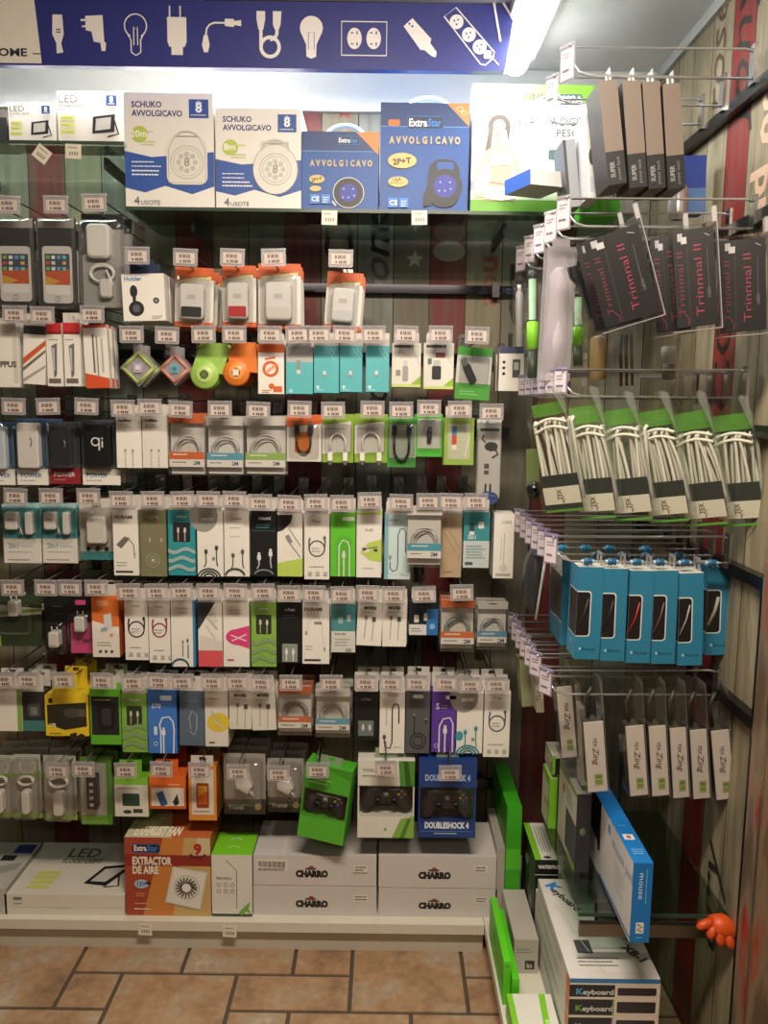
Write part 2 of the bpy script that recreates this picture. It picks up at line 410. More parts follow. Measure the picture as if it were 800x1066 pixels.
slab(x82, gx(191, 1006), RA, YT); slab(gx(191, 1006), gx(306, 1006), RA, YT); slab(gx(306, 1006), x366, RA, YT)
slab(x366, x485, RB, YT); slab(x485, 0.75, RA, YT)
slab(-2.2, x82 - 0.4, RB, RA); slab(x82, x120, RB, RA); slab(x243, x366, RB, RA); slab(x485, 0.75, RB, RA)
slab(x120, x243, RB - 0.2, RA)
yy = RB; random.seed(3)
slab(-2.2, x82 - .15, yy - 0.2, yy); slab(x82 - .15, x120, yy - 0.2, yy)
slab(x243, gx(300, 1060), yy - 0.2, yy); slab(gx(300, 1060), gx(428, 1060), yy - 0.2, yy); slab(gx(428, 1060), 0.75, yy - 0.2, yy)
yy -= 0.2
while yy > -1.6:
    h = random.choice((0.2, 0.3, 0.15)); x = -2.2
    while x < 0.72:
        w = random.choice((0.2, 0.3, 0.4)); x2 = min(0.75, x + w)
        if 0.75 - x2 < 0.1: x2 = 0.75
        slab(x, x2, max(-1.6, yy - h), yy); x = x2
    yy -= h
struct(fl.build('floor'))

# ------------------------------------------------------------------ blue fascia with white pictures
HZ0 = at(200, 70, 2.05).z
hroot = empty('shop_fascia', (-0.8, 2.05, HZ0))
tag(hroot, 'long blue fascia sign with white cable and plug pictures under the ceiling', 'sign')
mb = MB(); xr0, xr1 = at(537, 2, 2.05).x, at(526, 70, 2.05).x
mb.prism([(-1.4, 0), (xr1 + 0.8, 0), (xr0 + 0.8, ZC - HZ0 - 0.002), (-1.4, ZC - HZ0 - 0.002)], 0.0, 0.022, '#272e7c')
mb.build('panel', hroot)
mb = MB(); p0 = at(0, 0, 2.05); pb = at(0, 70, 2.05)
s_ = (at(400, 35, 2.05).x - at(300, 35, 2.05).x) / 100
F = Face(mb, (at(0, 0, 2.05).x + 0.8, -0.0006, at(262, 35, 2.05).z - HZ0 + 35 * s_), (1, 0, 0), (0, 0, -1), s_)
W = '#e9e4e2'
mb2 = MB(); F2 = Face(mb2, (at(0, 0, 2.05).x + 0.8, -0.0003, at(262, 35, 2.05).z - HZ0 + 35 * s_), (1, 0, 0), (0, 0, -1), s_)
F2.p([(-200, -1), (35, -1), (41, 67), (-200, 67)], '#e6e0d8'); F2.t('HOME', 26, 60, 7.5, '#26262e', 0.03, 'r', sx=1.35); F2.r(32, 57, 40, 58.2, '#26262e')
mb2.build('white_name_panel', hroot)
def pic():
    mb = MB(); return mb, Face(mb, (at(0, 0, 2.05).x + 0.8, -0.0006, at(262, 35, 2.05).z - HZ0 + 35 * s_), (1, 0, 0), (0, 0, -1), s_)
mb, F = pic()
F.p([(54, 19), (64, 19), (65, 38), (62, 47), (64, 56), (57, 57), (57, 47), (53, 38)], W); F.r(57, 33, 62, 34.2, '#2b3383'); F.r(57, 35.5, 62, 36.7, '#2b3383')
mb.build('white_picture', hroot)
mb, F = pic()
F.p([(83, 23), (88, 23), (88, 20), (106, 19), (107, 45), (109, 46), (108, 54), (104, 54), (103, 46), (96, 45), (94, 35), (88, 34), (88, 31), (84, 31), (84, 29.5), (88, 29), (88, 25), (83, 25)], W)
mb.build('white_picture', hroot)
mb, F = pic()
F.ring(140, 29, 11.5, 1.2, W); F.r(134.5, 37, 145.5, 44, '#2b3383'); F.l([(130.5, 35), (135, 43), (135, 55)], 1.2, W); F.l([(149.5, 35), (145, 43), (145, 55)], 1.2, W); F.l([(135, 55), (140, 58), (145, 55)], 1.2, W); F.l([(138, 48), (138, 30), (140, 32), (142, 30), (142, 48)], 1.0, W)
mb.build('white_picture', hroot)
mb, F = pic()
F.r(175, 9, 176.5, 20, W); F.r(186, 9, 187.5, 20, W); F.p([(173, 20), (193, 20), (193, 44), (191, 49), (189, 49), (189, 57), (177, 57), (177, 49), (175, 49), (173, 44)], W)
mb.build('white_picture', hroot)
mb, F = pic()
F.p([(233, 21), (242, 21), (243, 23), (250, 22), (250, 28), (243, 27), (242, 29), (233, 28)], W); F.l([(233, 25), (222, 25), (217, 27), (214, 31), (213, 38)], 1.8, W); F.p([(211, 37), (215, 37), (217, 47), (215, 54), (211, 54), (209, 47)], W)
mb.build('white_picture', hroot)
mb, F = pic()
F.p([(266, 13), (275, 13), (275, 21), (273, 31), (268, 31), (266, 21)], W); F.p([(283, 13), (292, 13), (291, 26), (289, 31), (285, 31), (283, 26)], W)
F.l([(270.5, 30), (270.5, 46)], 3.4, W); F.ring(280, 48, 9.5, 3.6, W, 28); F.l([(287.5, 30), (287, 36), (284, 40), (280, 41)], 3.4, W)
mb.build('white_picture', hroot)
mb, F = pic()
F.e(323, 29, 12, 12, W); F.p([(312, 33), (334, 33), (328.5, 45), (328, 57), (323, 59), (318, 57), (317.5, 45)], W); F.l([(320, 50), (320, 33), (326, 33), (326, 50)], 1, '#8f92b8')
mb.build('white_picture', hroot)
mb, F = pic()
F.l([(354.5, 22), (401.5, 22), (401.5, 55), (354.5, 55)], 1.2, W, True)
for x in (368, 388):
    F.e(x, 38.5, 7.6, 10.5, W)
    for y in (33, 44): F.r(x - 4, y - .6, x - 1, y + .6, '#2b3383'); F.r(x + 2, y - 1.6, x + 3.4, y + 1.6, '#2b3383')
mb.build('white_picture', hroot)
mb, F = pic()
F.p([(419, 26), (428, 18), (448, 38), (447, 42), (454, 51), (453, 56), (449, 55), (441, 49), (437, 49)], W); F.r(424, 22.5, 426, 24.5, '#2b3383'); F.r(427, 25, 429, 27, '#2b3383')
mb.build('white_picture', hroot)
mb, F = pic()
F.l([(461, 16), (473, 7), (514, 50), (513, 56), (505, 63), (500, 62)], 1.3, W, True)
for x, y in ((474, 21), (487, 33.5), (498.5, 45.5)):
    F.e(x, y, 7.2, 7.2, W)
    for a, b in ((-2.5, -1), (1.5, -2), (0, 2.5)): F.r(x + a - .8, y + b - .9, x + a + .8, y + b + .9, '#2b3383')
F.rrect(503, 49, 511, 57, 2, W); F.l([(511, 55), (519, 63)], 1.2, W)
F.l([(512, 2), (520, 40)], 2.2, W); F.l([(520, 0), (535, 22)], 2, W)
mb.build('white_picture', hroot)


# LED fittings ------------------------------------------------------
LED = emission('led_cold_white', '#f4f8ff', 6.0)
r = empty('led_tube', (-0.55, 2.135, 2.324)); tag(r, 'cold white LED strip glowing along the back edge of the blue fascia', 'lamp')
mb = MB(); mb.box(-0.86, 0.84, -0.018, 0.018, 0.0, ZC - 2.325, '#c9cccd'); mb.build('batten', r)
mb = MB(); mb.lathe([(0.006, -0.85), (0.013, -0.848), (0.013, 0.83), (0.006, 0.832)], LED, 12, (0, 0, -0.012), 'x'); mb.build('tube', r)
r = empty('ceiling_led', (0.327, 1.93, ZC - 0.04)); tag(r, 'bright LED batten on the ceiling beyond the end of the blue fascia', 'lamp')
mb = MB(); mb.box(-0.05, 0.05, -0.42, 0.37, 0.012, 0.039, '#d5d8da'); mb.build('housing', r)
mb = MB(); mb.lathe([(0.012, -0.415), (0.034, -0.41), (0.034, 0.36), (0.012, 0.365)], LED, 14, (0, 0, 0.004), 'y'); mb.build('diffuser', r)

# ------------------------------------------------------------------ glass shelves and base
def shelf(name, label, x0, x1, y0, y1, z, brackets, th=0.008):
    r = empty(name, ((x0 + x1) / 2, (y0 + y1) / 2, z - th)); tag(r, label, 'shelf')
    mb = MB(); hx, hy = (x1 - x0) / 2, (y1 - y0) / 2
    mb.box(-hx, hx, -hy, hy, 0, th, GLASS)
    mb.build('glass_pane', r)
    mb = MB(); mb.box(-hx, hx, -hy - 0.0012, -hy, 0.0, th, M('#3f4f46', 0.15)); mb.build('polished_edge', r)
    for bx in brackets:
        mb = MB(); b = bx - (x0 + x1) / 2
        mb.prism([(b - .004, -0.03), (b + .004, -0.03), (b + .004, -0.001), (b - .004, -0.001)], hy - 0.24, hy - 0.001, M('#3c3c3e', 0.4)); mb.build('bracket', r)
    return r
ZS = at(300, 220, 2.13).z
ZS2 = at(60, 153, 2.15).z
shelf('glass_shelf', 'green edged glass shelf carrying the white and blue cable reel boxes', at(131, 218, 2.1).x, 0.60, 2.10, 2.44, ZS, (-0.5, 0.3))
shelf('glass_shelf', 'higher glass shelf carrying the two LED floodlight boxes', -1.35, at(129, 150, 2.1).x, 2.10, 2.44, ZS2, (-1.1, -0.72))
shelf('glass_shelf', 'low glass shelf on the side wall under the tall blue carton', 0.4275, XR - 0.002, 1.646, 2.10, 0.425, ())
def base(name, label, x0, x1, y0, y1, front, side):
    r = empty(name, ((x0 + x1) / 2, (y0 + y1) / 2, 0)); tag(r, label, 'shelf base')
    hx, hy = (x1 - x0) / 2, (y1 - y0) / 2
    mb = MB(); mb.box(-hx, hx, -hy, hy, ZBASE - 0.028, ZBASE, '#d8d2c4'); mb.build('deck', r)
    mb = MB(); mb.box(-hx + side, hx, -hy + front, hy, 0, ZBASE - 0.028, '#c3bcae'); mb.build('plinth', r)
    return r
base('display_platform', 'long white base shelf along the floor under the hooks', -1.5, 0.288, 2.09, YB - 0.001, 0.022, 0)
base('display_platform', 'white base shelf along the side wall under the keyboard cartons', 0.2895, 0.603, 1.25, YB - 0.001, 0.01, 0.012)

# cross rails --------------------------------------------------------
def rail(label, x0, x1, z, m):
    r = empty('hook_rail', ((x0 + x1) / 2, YB - 0.02, z)); tag(r, label, 'rail', None); w = (x1 - x0) / 2
    mb = MB(); mb.box(-w, w, -0.012, 0.010, -0.012, 0.012, m); mb.build('bar', r)
    for sx in (-w + 0.05, w - 0.05):
        mb = MB(); mb.box(sx - 0.01, sx + 0.01, -0.016, 0.0195, -0.02, 0.02, M('#35353a', 0.35)); mb.build('clamp', r)
DARKCHROME = M('#5a5b66', 0.07, 1.0, 0.02)
RAILZ = {}
for key, py, word in (('A', 301, 'top hook row, partly bare'), ('B', 372, 'row of cyan packs'), ('C', 448, 'row of coiled cable bags'), ('D', 545, 'row of tall cable boxes'), ('E', 640, 'row with the pink boxes'), ('F', 735, 'row with the yellow box'), ('G', 815, 'lowest hook row')):
    z = at(430, py, YB - 0.03).z; RAILZ[key] = z
    rail('dark hook rail on the plank wall behind the ' + word, -1.45, 0.36, z, DARKCHROME)
for z, y0, word in ((2.135, 1.55, 'top spine boxes'), (1.875, 1.5, 'black boxes with pink lettering'), (1.455, 1.5, 'grey cable packs'), (1.165, 1.5, 'blue window boxes'), (0.885, 1.5, 'long white label packs')):
    r = empty('hook_rail', (XR - 0.013, (y0 + 2.4) / 2, z)); tag(r, 'dark hook rail on the side wall holding the ' + word, 'rail')
    mb = MB(); hw = (2.4 - y0) / 2; mb.box(-0.010, 0.012, -hw, hw, -0.012, 0.012, M('#2b2b2d', 0.3, 0.8)); mb.build('bar', r)
    for sy in (-hw + .03, hw - .05):
        mb = MB(); mb.box(-0.016, 0.0128, sy - 0.012, sy + 0.012, -0.02, 0.02, CHROME); mb.build('clamp', r)

# ------------------------------------------------------------------ price hooks
def ticket_art(mb, w, h):
    F = Face(mb, (-w / 2 + .004, -0.0012, h / 2 - .004), (1, 0, 0), (0, 0, -1), (w - .008) / 22, (h - .008) / 12)
    F.r(0, 0, 22, 12, '#cbbdb6')
    for k, x in enumerate((4, 5.5, 7.5, 9, 10.5, 12.5, 14, 16)): F.r(x, 1.5, x + (0.9 if k % 3 else 1.3), 5.5, '#6d5a58')
    F.r(5, 8, 6.6, 10.5, '#53413f')
    for x in (9, 11.2, 14, 16.2): F.r(x, 7.8, x + 1.5, 10.6, '#53413f')
HOOKS = {}
def make_hook(pz):
    r = empty('display_hook', (0, 0, 0))            # origin where the ticket hangs; the wall lies behind
    TW, TH = 0.059, 0.037; L = YB - 0.033 - 2.045; az = max(0.024, pz + .030)
    mb = MB(); mb.tube([(0, L, pz), (0, 0.030, pz), (0, 0.018, pz + .006), (0, 0.012, pz + .016)], 0.0022, DULLWIRE); mb.build('prong', r)
    mb = MB(); mb.tube([(0.0, L, az)] + ([(0, .012, az), (0, .004, az - .006)] if az > .03 else []) + [(0.0, 0.003, 0.021), (-TW * .4, 0.003, 0.0195)], 0.0018, DULLWIRE); mb.tube([(0, .003, .021), (TW * .4, 0.003, 0.0195)], 0.0018, DULLWIRE); mb.build('ticket_arm', r)
    mb = MB(); mb.box(-0.014, 0.014, L - 0.004, L, pz - 0.014, az + .010, CHROME); mb.build('back_plate', r)
    mb = MB(); mb.prism(rr(TW, TH, 0.004, 3, 0, -TH / 2), 0.0, 0.0012, MILKY); mb.box(-TW / 2, TW / 2, -0.002, 0.004, TH / 2 - .0005, TH / 2 + .0045, MILKY); h = mb.build('ticket_holder', r)
    mb = MB(); ticket_art(mb, TW - .006, TH - .004); mb.build('price_label', h)
    return r
def hook(tx, ty, short, Y=2.045, group='price ticket hooks on the plank wall', top=None):
    """top: height of the pack it carries; the prong passes just above it"""
    p = at(tx, ty, Y)
    pz = -0.012 if top is None else max(-0.012, math.ceil((top + .012 - p.z) * 100) / 100)
    pz = min(pz, .06)
    if pz not in HOOKS: r = HOOKS[pz] = make_hook(pz)
    else: r = copy_tree(HOOKS[pz])
    r.location = (p.x, Y, p.z); r.rotation_euler = (0, random.uniform(-.04, .04), 0)
    tag(r, 'wire hook and price ticket of the ' + short, 'display hook', group)
    return p.z + pz

# ------------------------------------------------------------------ packs on the plank wall
def spot(rect, Y):
    x0, y0, x1, y1 = rect; xc, yc = (x0 + x1) / 2, (y0 + y1) / 2
    w = at(x1, yc, Y).x - at(x0, yc, Y).x; h = at(xc, y0, Y).z - at(xc, y1, Y).z
    return at(xc, y1, Y), w, h, w / (x1 - x0), h / (y1 - y0)
def tabs(mb, w, h, y, up, m):
    tw = min(w, 0.06); a = 0.008
    zt = h + up
    mb.box(-tw / 2, -a, y, y + 0.0008, h - .002, zt, m); mb.box(a, tw / 2, y, y + 0.0008, h - .002, zt, m)
    if up > 0.014: mb.box(-a, a, y, y + 0.0008, h - .002, zt - 0.014, m)
    mb.box(-a, a, y, y + 0.0008, zt - 0.004, zt, m)
def finish(root, short, cat, group, n, D, Y, ctx, jitter=0.003):
    root['group'] = group
    if n > 1: tag(root, 'front ' + short + (', ' + ctx if ctx else ''), cat, group)
    else: tag(root, short + (', ' + ctx if ctx else ''), cat, group)
    out = [root]
    for k in range(1, n):
        c = copy_tree(root); c.location = root.location + Vector((random.uniform(-jitter, jitter), k * (D + (0.016 if D < .04 else 0.004)), random.uniform(-.002, .0005)))
        c.rotation_euler = (root.rotation_euler[0], root.rotation_euler[1] + random.uniform(-.02, .02), root.rotation_euler[2] + random.uniform(-.01, .01))
        tag(c, '%s %s in line on its hook' % (ORD[k], short), cat, group); out.append(c)
    return out
def carton(short, rect, base, art=None, D=0.028, n=1, Y=2.1, name='cable_box', cat='box', group=None, top=None, side=None, hk=None, ctx='', tilt=0.0, turn=0.0, tab='#cfcac2', topart=None, rest=None):
    loc, w, h, sx, sy = spot(rect, Y)
    if rest is not None: h += loc.z - rest; loc.z = rest; sy = h / (rect[3] - rect[1])
    if hk and D < .04 and Y > 2.08: n = max(n, 3)
    r = empty(name, loc); r.rotation_euler = (0, math.radians(tilt), math.radians(turn))
    mb = MB(); side = side or base; top = top or base
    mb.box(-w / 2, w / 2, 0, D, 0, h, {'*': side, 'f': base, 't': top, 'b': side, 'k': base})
    W0, H0 = rect[2] - rect[0], rect[3] - rect[1]
    if art:
        F = Face(mb, (-w / 2, 0, h), (1, 0, 0), (0, 0, -1), sx, sy); F.W, F.H = W0, H0; art(F)
    if topart:
        F = Face(mb, (-w / 2, D, h), (1, 0, 0), (0, -1, 0), sx); F.W, F.H = W0, D / sx; topart(F)
    mb.build('carton', r)
    if hk:
        up = max(0.016, min(0.07, hook(hk[0], hk[1], short, top=loc.z + h) + .010 - loc.z - h)); mt = MB(); tabs(mt, w, h, D * .5 if tab is CLEAR else 0.0004, up, mat_of(tab)); mt.build('hang_tab', r)
    finish(r, short, cat, group or 'boxed cables on the plank wall', n, D, Y, ctx)
    return r
def coil_tube(mb, cx, cz, y, r, turns, th, m, squash=1.0, tail=None):
    pts = []
    for i in range(turns * 20 + 1):
        a = 2 * math.pi * i / 20; k = 1 + 0.10 * math.sin(i * 0.37) * 0.5 - 0.05 * (i / 20 % 3)
        pts.append((cx + r * k * math.cos(a), y + 0.0025 * math.sin(i * .9) + 0.002 * (i / 20 % 2), cz + r * k * squash * math.sin(a)))
    mb.tube(pts, th, m, 5)
def cable_bag(short, rect, head, band, coil='#b9b6b2', n=1, Y=2.1, hk=None, ctx='', band_at=(0.62, 0.74), card='#e5e1da', tilt=0, art=None, body='#cfcbc4', group='bagged coiled cables'):
    loc, w, h, sx, sy = spot(rect, Y); D = 0.02
    r = empty('cable_bag', loc); r.rotation_euler = (0, math.radians(tilt), 0)
    W0, H0 = rect[2] - rect[0], rect[3] - rect[1]
    mb = MB(); mb.box(-w / 2 + .003, w / 2 - .003, D * .8, D * .8 + .001, 0.003, h - 0.003, body)
    mb.box(-w / 2 + .001, w / 2 - .001, -0.0005, 0.0005, h * 0.84, h - .001, head)
    F = Face(mb, (-w / 2, -0.0005, h), (1, 0, 0), (0, 0, -1), sx, sy); F.r(W0 * .5 - 4, 2, W0 * .5 + 4, 3.2, '#55504c')
    mb.build('header_card', r)
    mb = MB(); coil_tube(mb, 0, h * 0.42, D * 0.35, min(w * 0.36, h * 0.3), 4, 0.0026, M(coil, .4)); coil_tube(mb, 0.002, h * 0.40, D * 0.6, min(w * 0.30, h * 0.26), 3, 0.0026, M(coil, .4))
    mb.build('coiled_cable', r)
    mb = MB(); mb.box(-w / 2 + .002, w / 2 - .002, -0.0008, 0.0006, h * (1 - band_at[1]), h * (1 - band_at[0]), band); mb.box(-w / 2 + .002, w / 2 - .002, -0.0008, 0.0006, h * (1 - band_at[1] - .12), h * (1 - band_at[1]), card)
    F = Face(mb, (-w / 2, -0.0008, h), (1, 0, 0), (0, 0, -1), sx, sy); F.W, F.H = W0, H0
    F.lines(5, H0 * band_at[0] + 2, W0 * .5, 1, 3, '#f1ede6', 1.2); F.lines(4, H0 * band_at[1] + 2.5, W0 * .4, 1, 3, '#6b6560', 1.0); F.t('2M', W0 * .68, H0 * band_at[1] + 5.5, 4, '#3d4a52', .02)
    if art: art(F)
    mb.build('paper_band', r)
    mb = MB(); mb.box(-w / 2, w / 2, -0.0025, D, 0, h, FILM); mb.build('clear_bag', r)
    if hk: hook(hk[0], hk[1], short)
    finish(r, short, 'cable', group, n, D + .006, Y, ctx)
    return r
def blister(short, rect, card, art=None, content=None, n=1, Y=2.1, hk=None, ctx='', D=0.03, name='blister_pack', tilt=0, turn=0, radius=0.012, shell=None, bub=(0.14, 0.12, 0.86, 0.72), group='blister packs on the plank wall', cat='blister pack', cname='charger', back=None):
    """backing card, clear shell and the thing inside; content(mb, w, h) builds it"""
    loc, w, h, sx, sy = spot(rect, Y); W0, H0 = rect[2] - rect[0], rect[3] - rect[1]
    r = empty(name, loc); r.rotation_euler = (0, math.radians(tilt), math.radians(turn))
    mb = MB(); mb.prism(rr(w, h, radius), D, D + 0.0012, card)
    F = Face(mb, (-w / 2, D, h), (1, 0, 0), (0, 0, -1), sx, sy); F.W, F.H = W0, H0
    if art: art(F)
    mb.build('backing_card', r)
    if content:
        mb = MB(); content(mb, w, h, D); mb.build(cname, r)
    mb = MB(); x0, y0, x1, y1 = bub
    bw, bh = (x1 - x0) * w, (y1 - y0) * h
    poly = [((x0 + x1 - 1) * w / 2 + px, (1 - y1) * h + pz) for px, pz in rr(bw, bh, min(bw, bh) * .15)]
    mb.prism(poly, 0, D - .001, shell or CLEAR, inset=0.006)
    mb.build('clear_shell', r)
    if hk: hook(hk[0], hk[1], short)
    finish(r, short, cat, group, n, D + .004, Y, ctx)
    return r
# contents
def usb_charger(col='#e4e0da', z=0.22, k=1.0, face='#c9c5be'):
    def f(mb, w, h, D):
        cw, ch = 0.030 * k, 0.046 * k
        mb.prism(rr(cw, ch, 0.006 * k, 4, 0, h * z), 0.004, D - .002, col, inset=0.003, smooth=False)
        mb.box(-0.008 * k, 0.008 * k, 0.0025, 0.0045, h * z + ch * .15, h * z + ch * .27, face)
        for sx in (-.008, .008): mb.tube([(sx * k, D * .5, h * z + ch), (sx * k, D * .5, h * z + ch + .014 * k)], 0.002 * k, '#c9b26a' if False else '#d6d2cb', 6)
    return f
def dongle(col='#26262a', z=0.25, k=1.0, tip='#c4c4c6', lean=0.0):
    def f(mb, w, h, D):
        c, s = math.cos(lean), math.sin(lean)
        def q(poly): return [(x * c - (y) * s, h * z + x * s + y * c) for x, y in poly]
        mb.prism(q(rr(0.014 * k, 0.034 * k, 0.003 * k)), 0.006, D - .004, col, inset=.0015)
        mb.prism(q([(-.0055 * k, .034 * k), (.0055 * k, .034 * k), (.0055 * k, .047 * k), (-.0055 * k, .047 * k)]), 0.010, D - .008, M(tip, .25, .8))
    return f
def loop_cable(col='#26262a', th=0.0022, kx=0.3, z0=0.2, z1=0.7, plug=True, up=True):
    def f(mb, w, h, D):
        a = w * kx; top = h * z1; bot = h * z0; pts = []
        zs = (lambda t: t) if up else (lambda t: top + bot - t)
        pts += [(-a, D * .5, zs(bot)), (-a, D * .5, zs((bot + top) / 2))]
        for i in range(1, 10):
            an = math.pi - math.pi * i / 10; pts.append((a * math.cos(an), D * .5, zs((bot + top) / 2 + (top - bot) / 2 * math.sin(an))))
        pts += [(a, D * .5, zs((bot + top) / 2)), (a, D * .5, zs(bot))]
        mb.tube(pts, th, col, 6)
        if plug:
            for sx in (-a, a):
                zz = zs(bot); d = -1 if up else 1
                mb.box(sx - .006, sx + .006, D * .5 - .004, D * .5 + .004, min(zz, zz + d * .022), max(zz, zz + d * .022), col)
                mb.box(sx - .004, sx + .004, D * .5 - .002, D * .5 + .002, min(zz + d * .022, zz + d * .032), max(zz + d * .022, zz + d * .032), M('#b9b9bb', .25, .8))
    return f
# ================================================================== goods on the top glass shelf
K = '#26262b'; Wh = '#e8e4dd'; BL = '#2b57a0'
def floodlight(F, x, y, k, m=K):
    F.p([(x, y + 3 * k), (x + 22 * k, y), (x + 21 * k, y + 18 * k), (x - 1 * k, y + 20 * k)], m)
    F.p([(x + 3 * k, y + 5 * k), (x + 18 * k, y + 3 * k), (x + 17 * k, y + 15 * k), (x + 2 * k, y + 17 * k)], '#c9c6c0')
    F.l([(x + 21 * k, y + 6 * k), (x + 25 * k, y + 20 * k), (x + 14 * k, y + 23 * k)], 1.6 * k, m)
def art_led(k):
    def f(F):
        F.t('LED', 2 * k, 12 * k, 8 * k, '#5b574f', 0.0, sx=1.05); F.t('FLOOD LIGHT', 2 * k, 16.6 * k, 2.9 * k, '#5b574f', 0.01); F.t('IP66', 2 * k, 20.5 * k, 2.4 * k, '#8a857a')
        for i in range(3):
            F.r(2.5 * k, (26 + i * 7.4) * k, 18 * k, (31 + i * 7.4) * k, '#d5da7e'); F.lines(4 * k, (28 + i * 7.4) * k, 12 * k, 1, 2, '#a5a95a', .8)
        F.r(F.W - 18 * k, 4 * k, F.W - 7 * k, 15 * k, '#1f4486'); F.t('8', F.W - 12.5 * k, 11.5 * k, 6 * k, '#e9e9e9', .03, 'c'); F.r(F.W - 16 * k, 12.6 * k, F.W - 9 * k, 13.6 * k, '#c9d3e4')
        floodlight(F, F.W - 32 * k, 24 * k, 1.05 * k)
    return f
carton('small white LED floodlight box', (10, 107, 59, 153), Wh, art_led(0.78), D=.07, Y=2.14, name='floodlight_box', rest=ZS2 + .0003, group='floodlight boxes on the higher glass shelf', ctx='beside the taller one', tab=Wh)
carton('taller white LED floodlight box', (61, 95, 130, 153), Wh, art_led(1.0), D=.08, Y=2.14, name='floodlight_box', rest=ZS2 + .0003, group='floodlight boxes on the higher glass shelf', ctx='next to the big reel box')
def art_schuko(big, n):
    def f(F):
        W_, H_ = F.W, F.H; k = W_ / 92
        F.p([(0, H_ * .50), (W_ * .30, H_ * .55), (W_ * .62, H_ * .53), (W_, H_ * .50), (W_, H_ * .80), (W_ * .75, H_ * .87), (W_ * .45, H_ * .80), (W_ * .22, H_ * .86), (0, H_ * .82)], '#2f55a4')
        F.t('SCHUKO', 8 * k, 14.5 * k, 6.0 * k, '#3c3f78', .03, w=31 * k); F.t('AVVOLGICAVO', 8 * k, 23.5 * k, 6.0 * k, '#3c3f78', .03, w=52 * k)
        F.r(W_ - 25 * k, 6 * k, W_ - 5 * k, 25 * k, '#24509c'); F.t('8', W_ - 15 * k, 19 * k, 9.5 * k, '#eef0f4', .03, 'c'); F.l([(W_ - 18 * k, 10 * k), (W_ - 15 * k, 8 * k), (W_ - 12 * k, 10 * k)], 1, '#eef0f4'); F.lines(W_ - 23 * k, 21.5 * k, 16 * k, 1, 2, '#d8dfec', 1)
        F.e(16 * k, 42 * k, 8.5 * k, 8.5 * k, '#b3c558'); F.t(n, 15 * k, 45 * k, 7 * k, '#f2f3e6', .02, 'c'); F.lines(20 * k, 39 * k, 14 * k, 1, 2, '#c3cf86', 1.2); F.lines(17 * k, 49 * k, 16 * k, 2, 3, '#c3cf86', 1.2)
        for i in range(2): F.lines(7 * k, (70 + i * 4.5) * k, 33 * k, 1, 2, '#dfe5f1', 1.2)
        for i in range(2): F.lines(7 * k, (79 + i * 4) * k, 35 * k, 1, 2, '#eef1f6', 1.5)
        F.t('4', 9 * k, H_ - 4 * k, 8.5 * k, '#5b5f6c', 0.0); F.t('USCITE', 16 * k, H_ - 4 * k, 4.4 * k, '#5b5f6c', 0.0)
        # printed cable reel
        cx, cy, r = W_ * .70, H_ * .57, 19 * k
        g = '#a5a49f'
        if big: F.rrect(cx - 21 * k, cy - 22 * k, cx + 21 * k, cy + 26 * k, 8 * k, '#dedbd3'); F.l([(cx - 19 * k, cy + 24 * k), (cx - 19 * k, cy - 10 * k), (cx - 12 * k, cy - 24 * k), (cx + 12 * k, cy - 24 * k), (cx + 19 * k, cy - 10 * k), (cx + 19 * k, cy + 24 * k)], .8, g, True)
        else: F.e(cx, cy + 3 * k, 24 * k, 27 * k, '#dedbd3', 28); F.ring(cx, cy + 3 * k, 24 * k, .8, g, 28, 27 * k); F.l([(cx - 14 * k, cy - 17 * k), (cx - 14 * k, cy - 26 * k), (cx + 14 * k, cy - 26 * k), (cx + 14 * k, cy - 17 * k)], 2.2, '#c4c2bb')
        F.ring(cx, cy + 3 * k, 17 * k, .7, g); F.ring(cx, cy + 3 * k, 14 * k, .5, g)
        F.arc(cx, cy - 13 * k, 16 * k, 200, 340, 1.6, '#c7c5be')
        for a in range(0, 360, 45): F.e(cx + 8.5 * k * math.cos(math.radians(a)), cy + 3 * k + 8.5 * k * math.sin(math.radians(a)), 2.6 * k, 2.6 * k, '#bdbbb5', 10)
        F.t('8', cx, cy + 7 * k, 9 * k, '#8f8e8a', 0, 'c')
    return f
carton('large white and blue SCHUKO AVVOLGICAVO reel box', (131, 97, 224, 217), Wh, art_schuko(True, '20m'), D=.20, Y=2.12, name='cable_reel_box', rest=ZS + .0003, group='cable reel boxes on the glass shelf', cat='reel box', ctx='tallest of the white pair')
carton('smaller white and blue SCHUKO AVVOLGICAVO reel box', (225, 113, 314, 219), Wh, art_schuko(False, '8m'), D=.18, Y=2.12, name='cable_reel_box', rest=ZS + .0003, group='cable reel boxes on the glass shelf', cat='reel box', ctx='between larger one and blue boxes')
BB = '#0f4f9c'
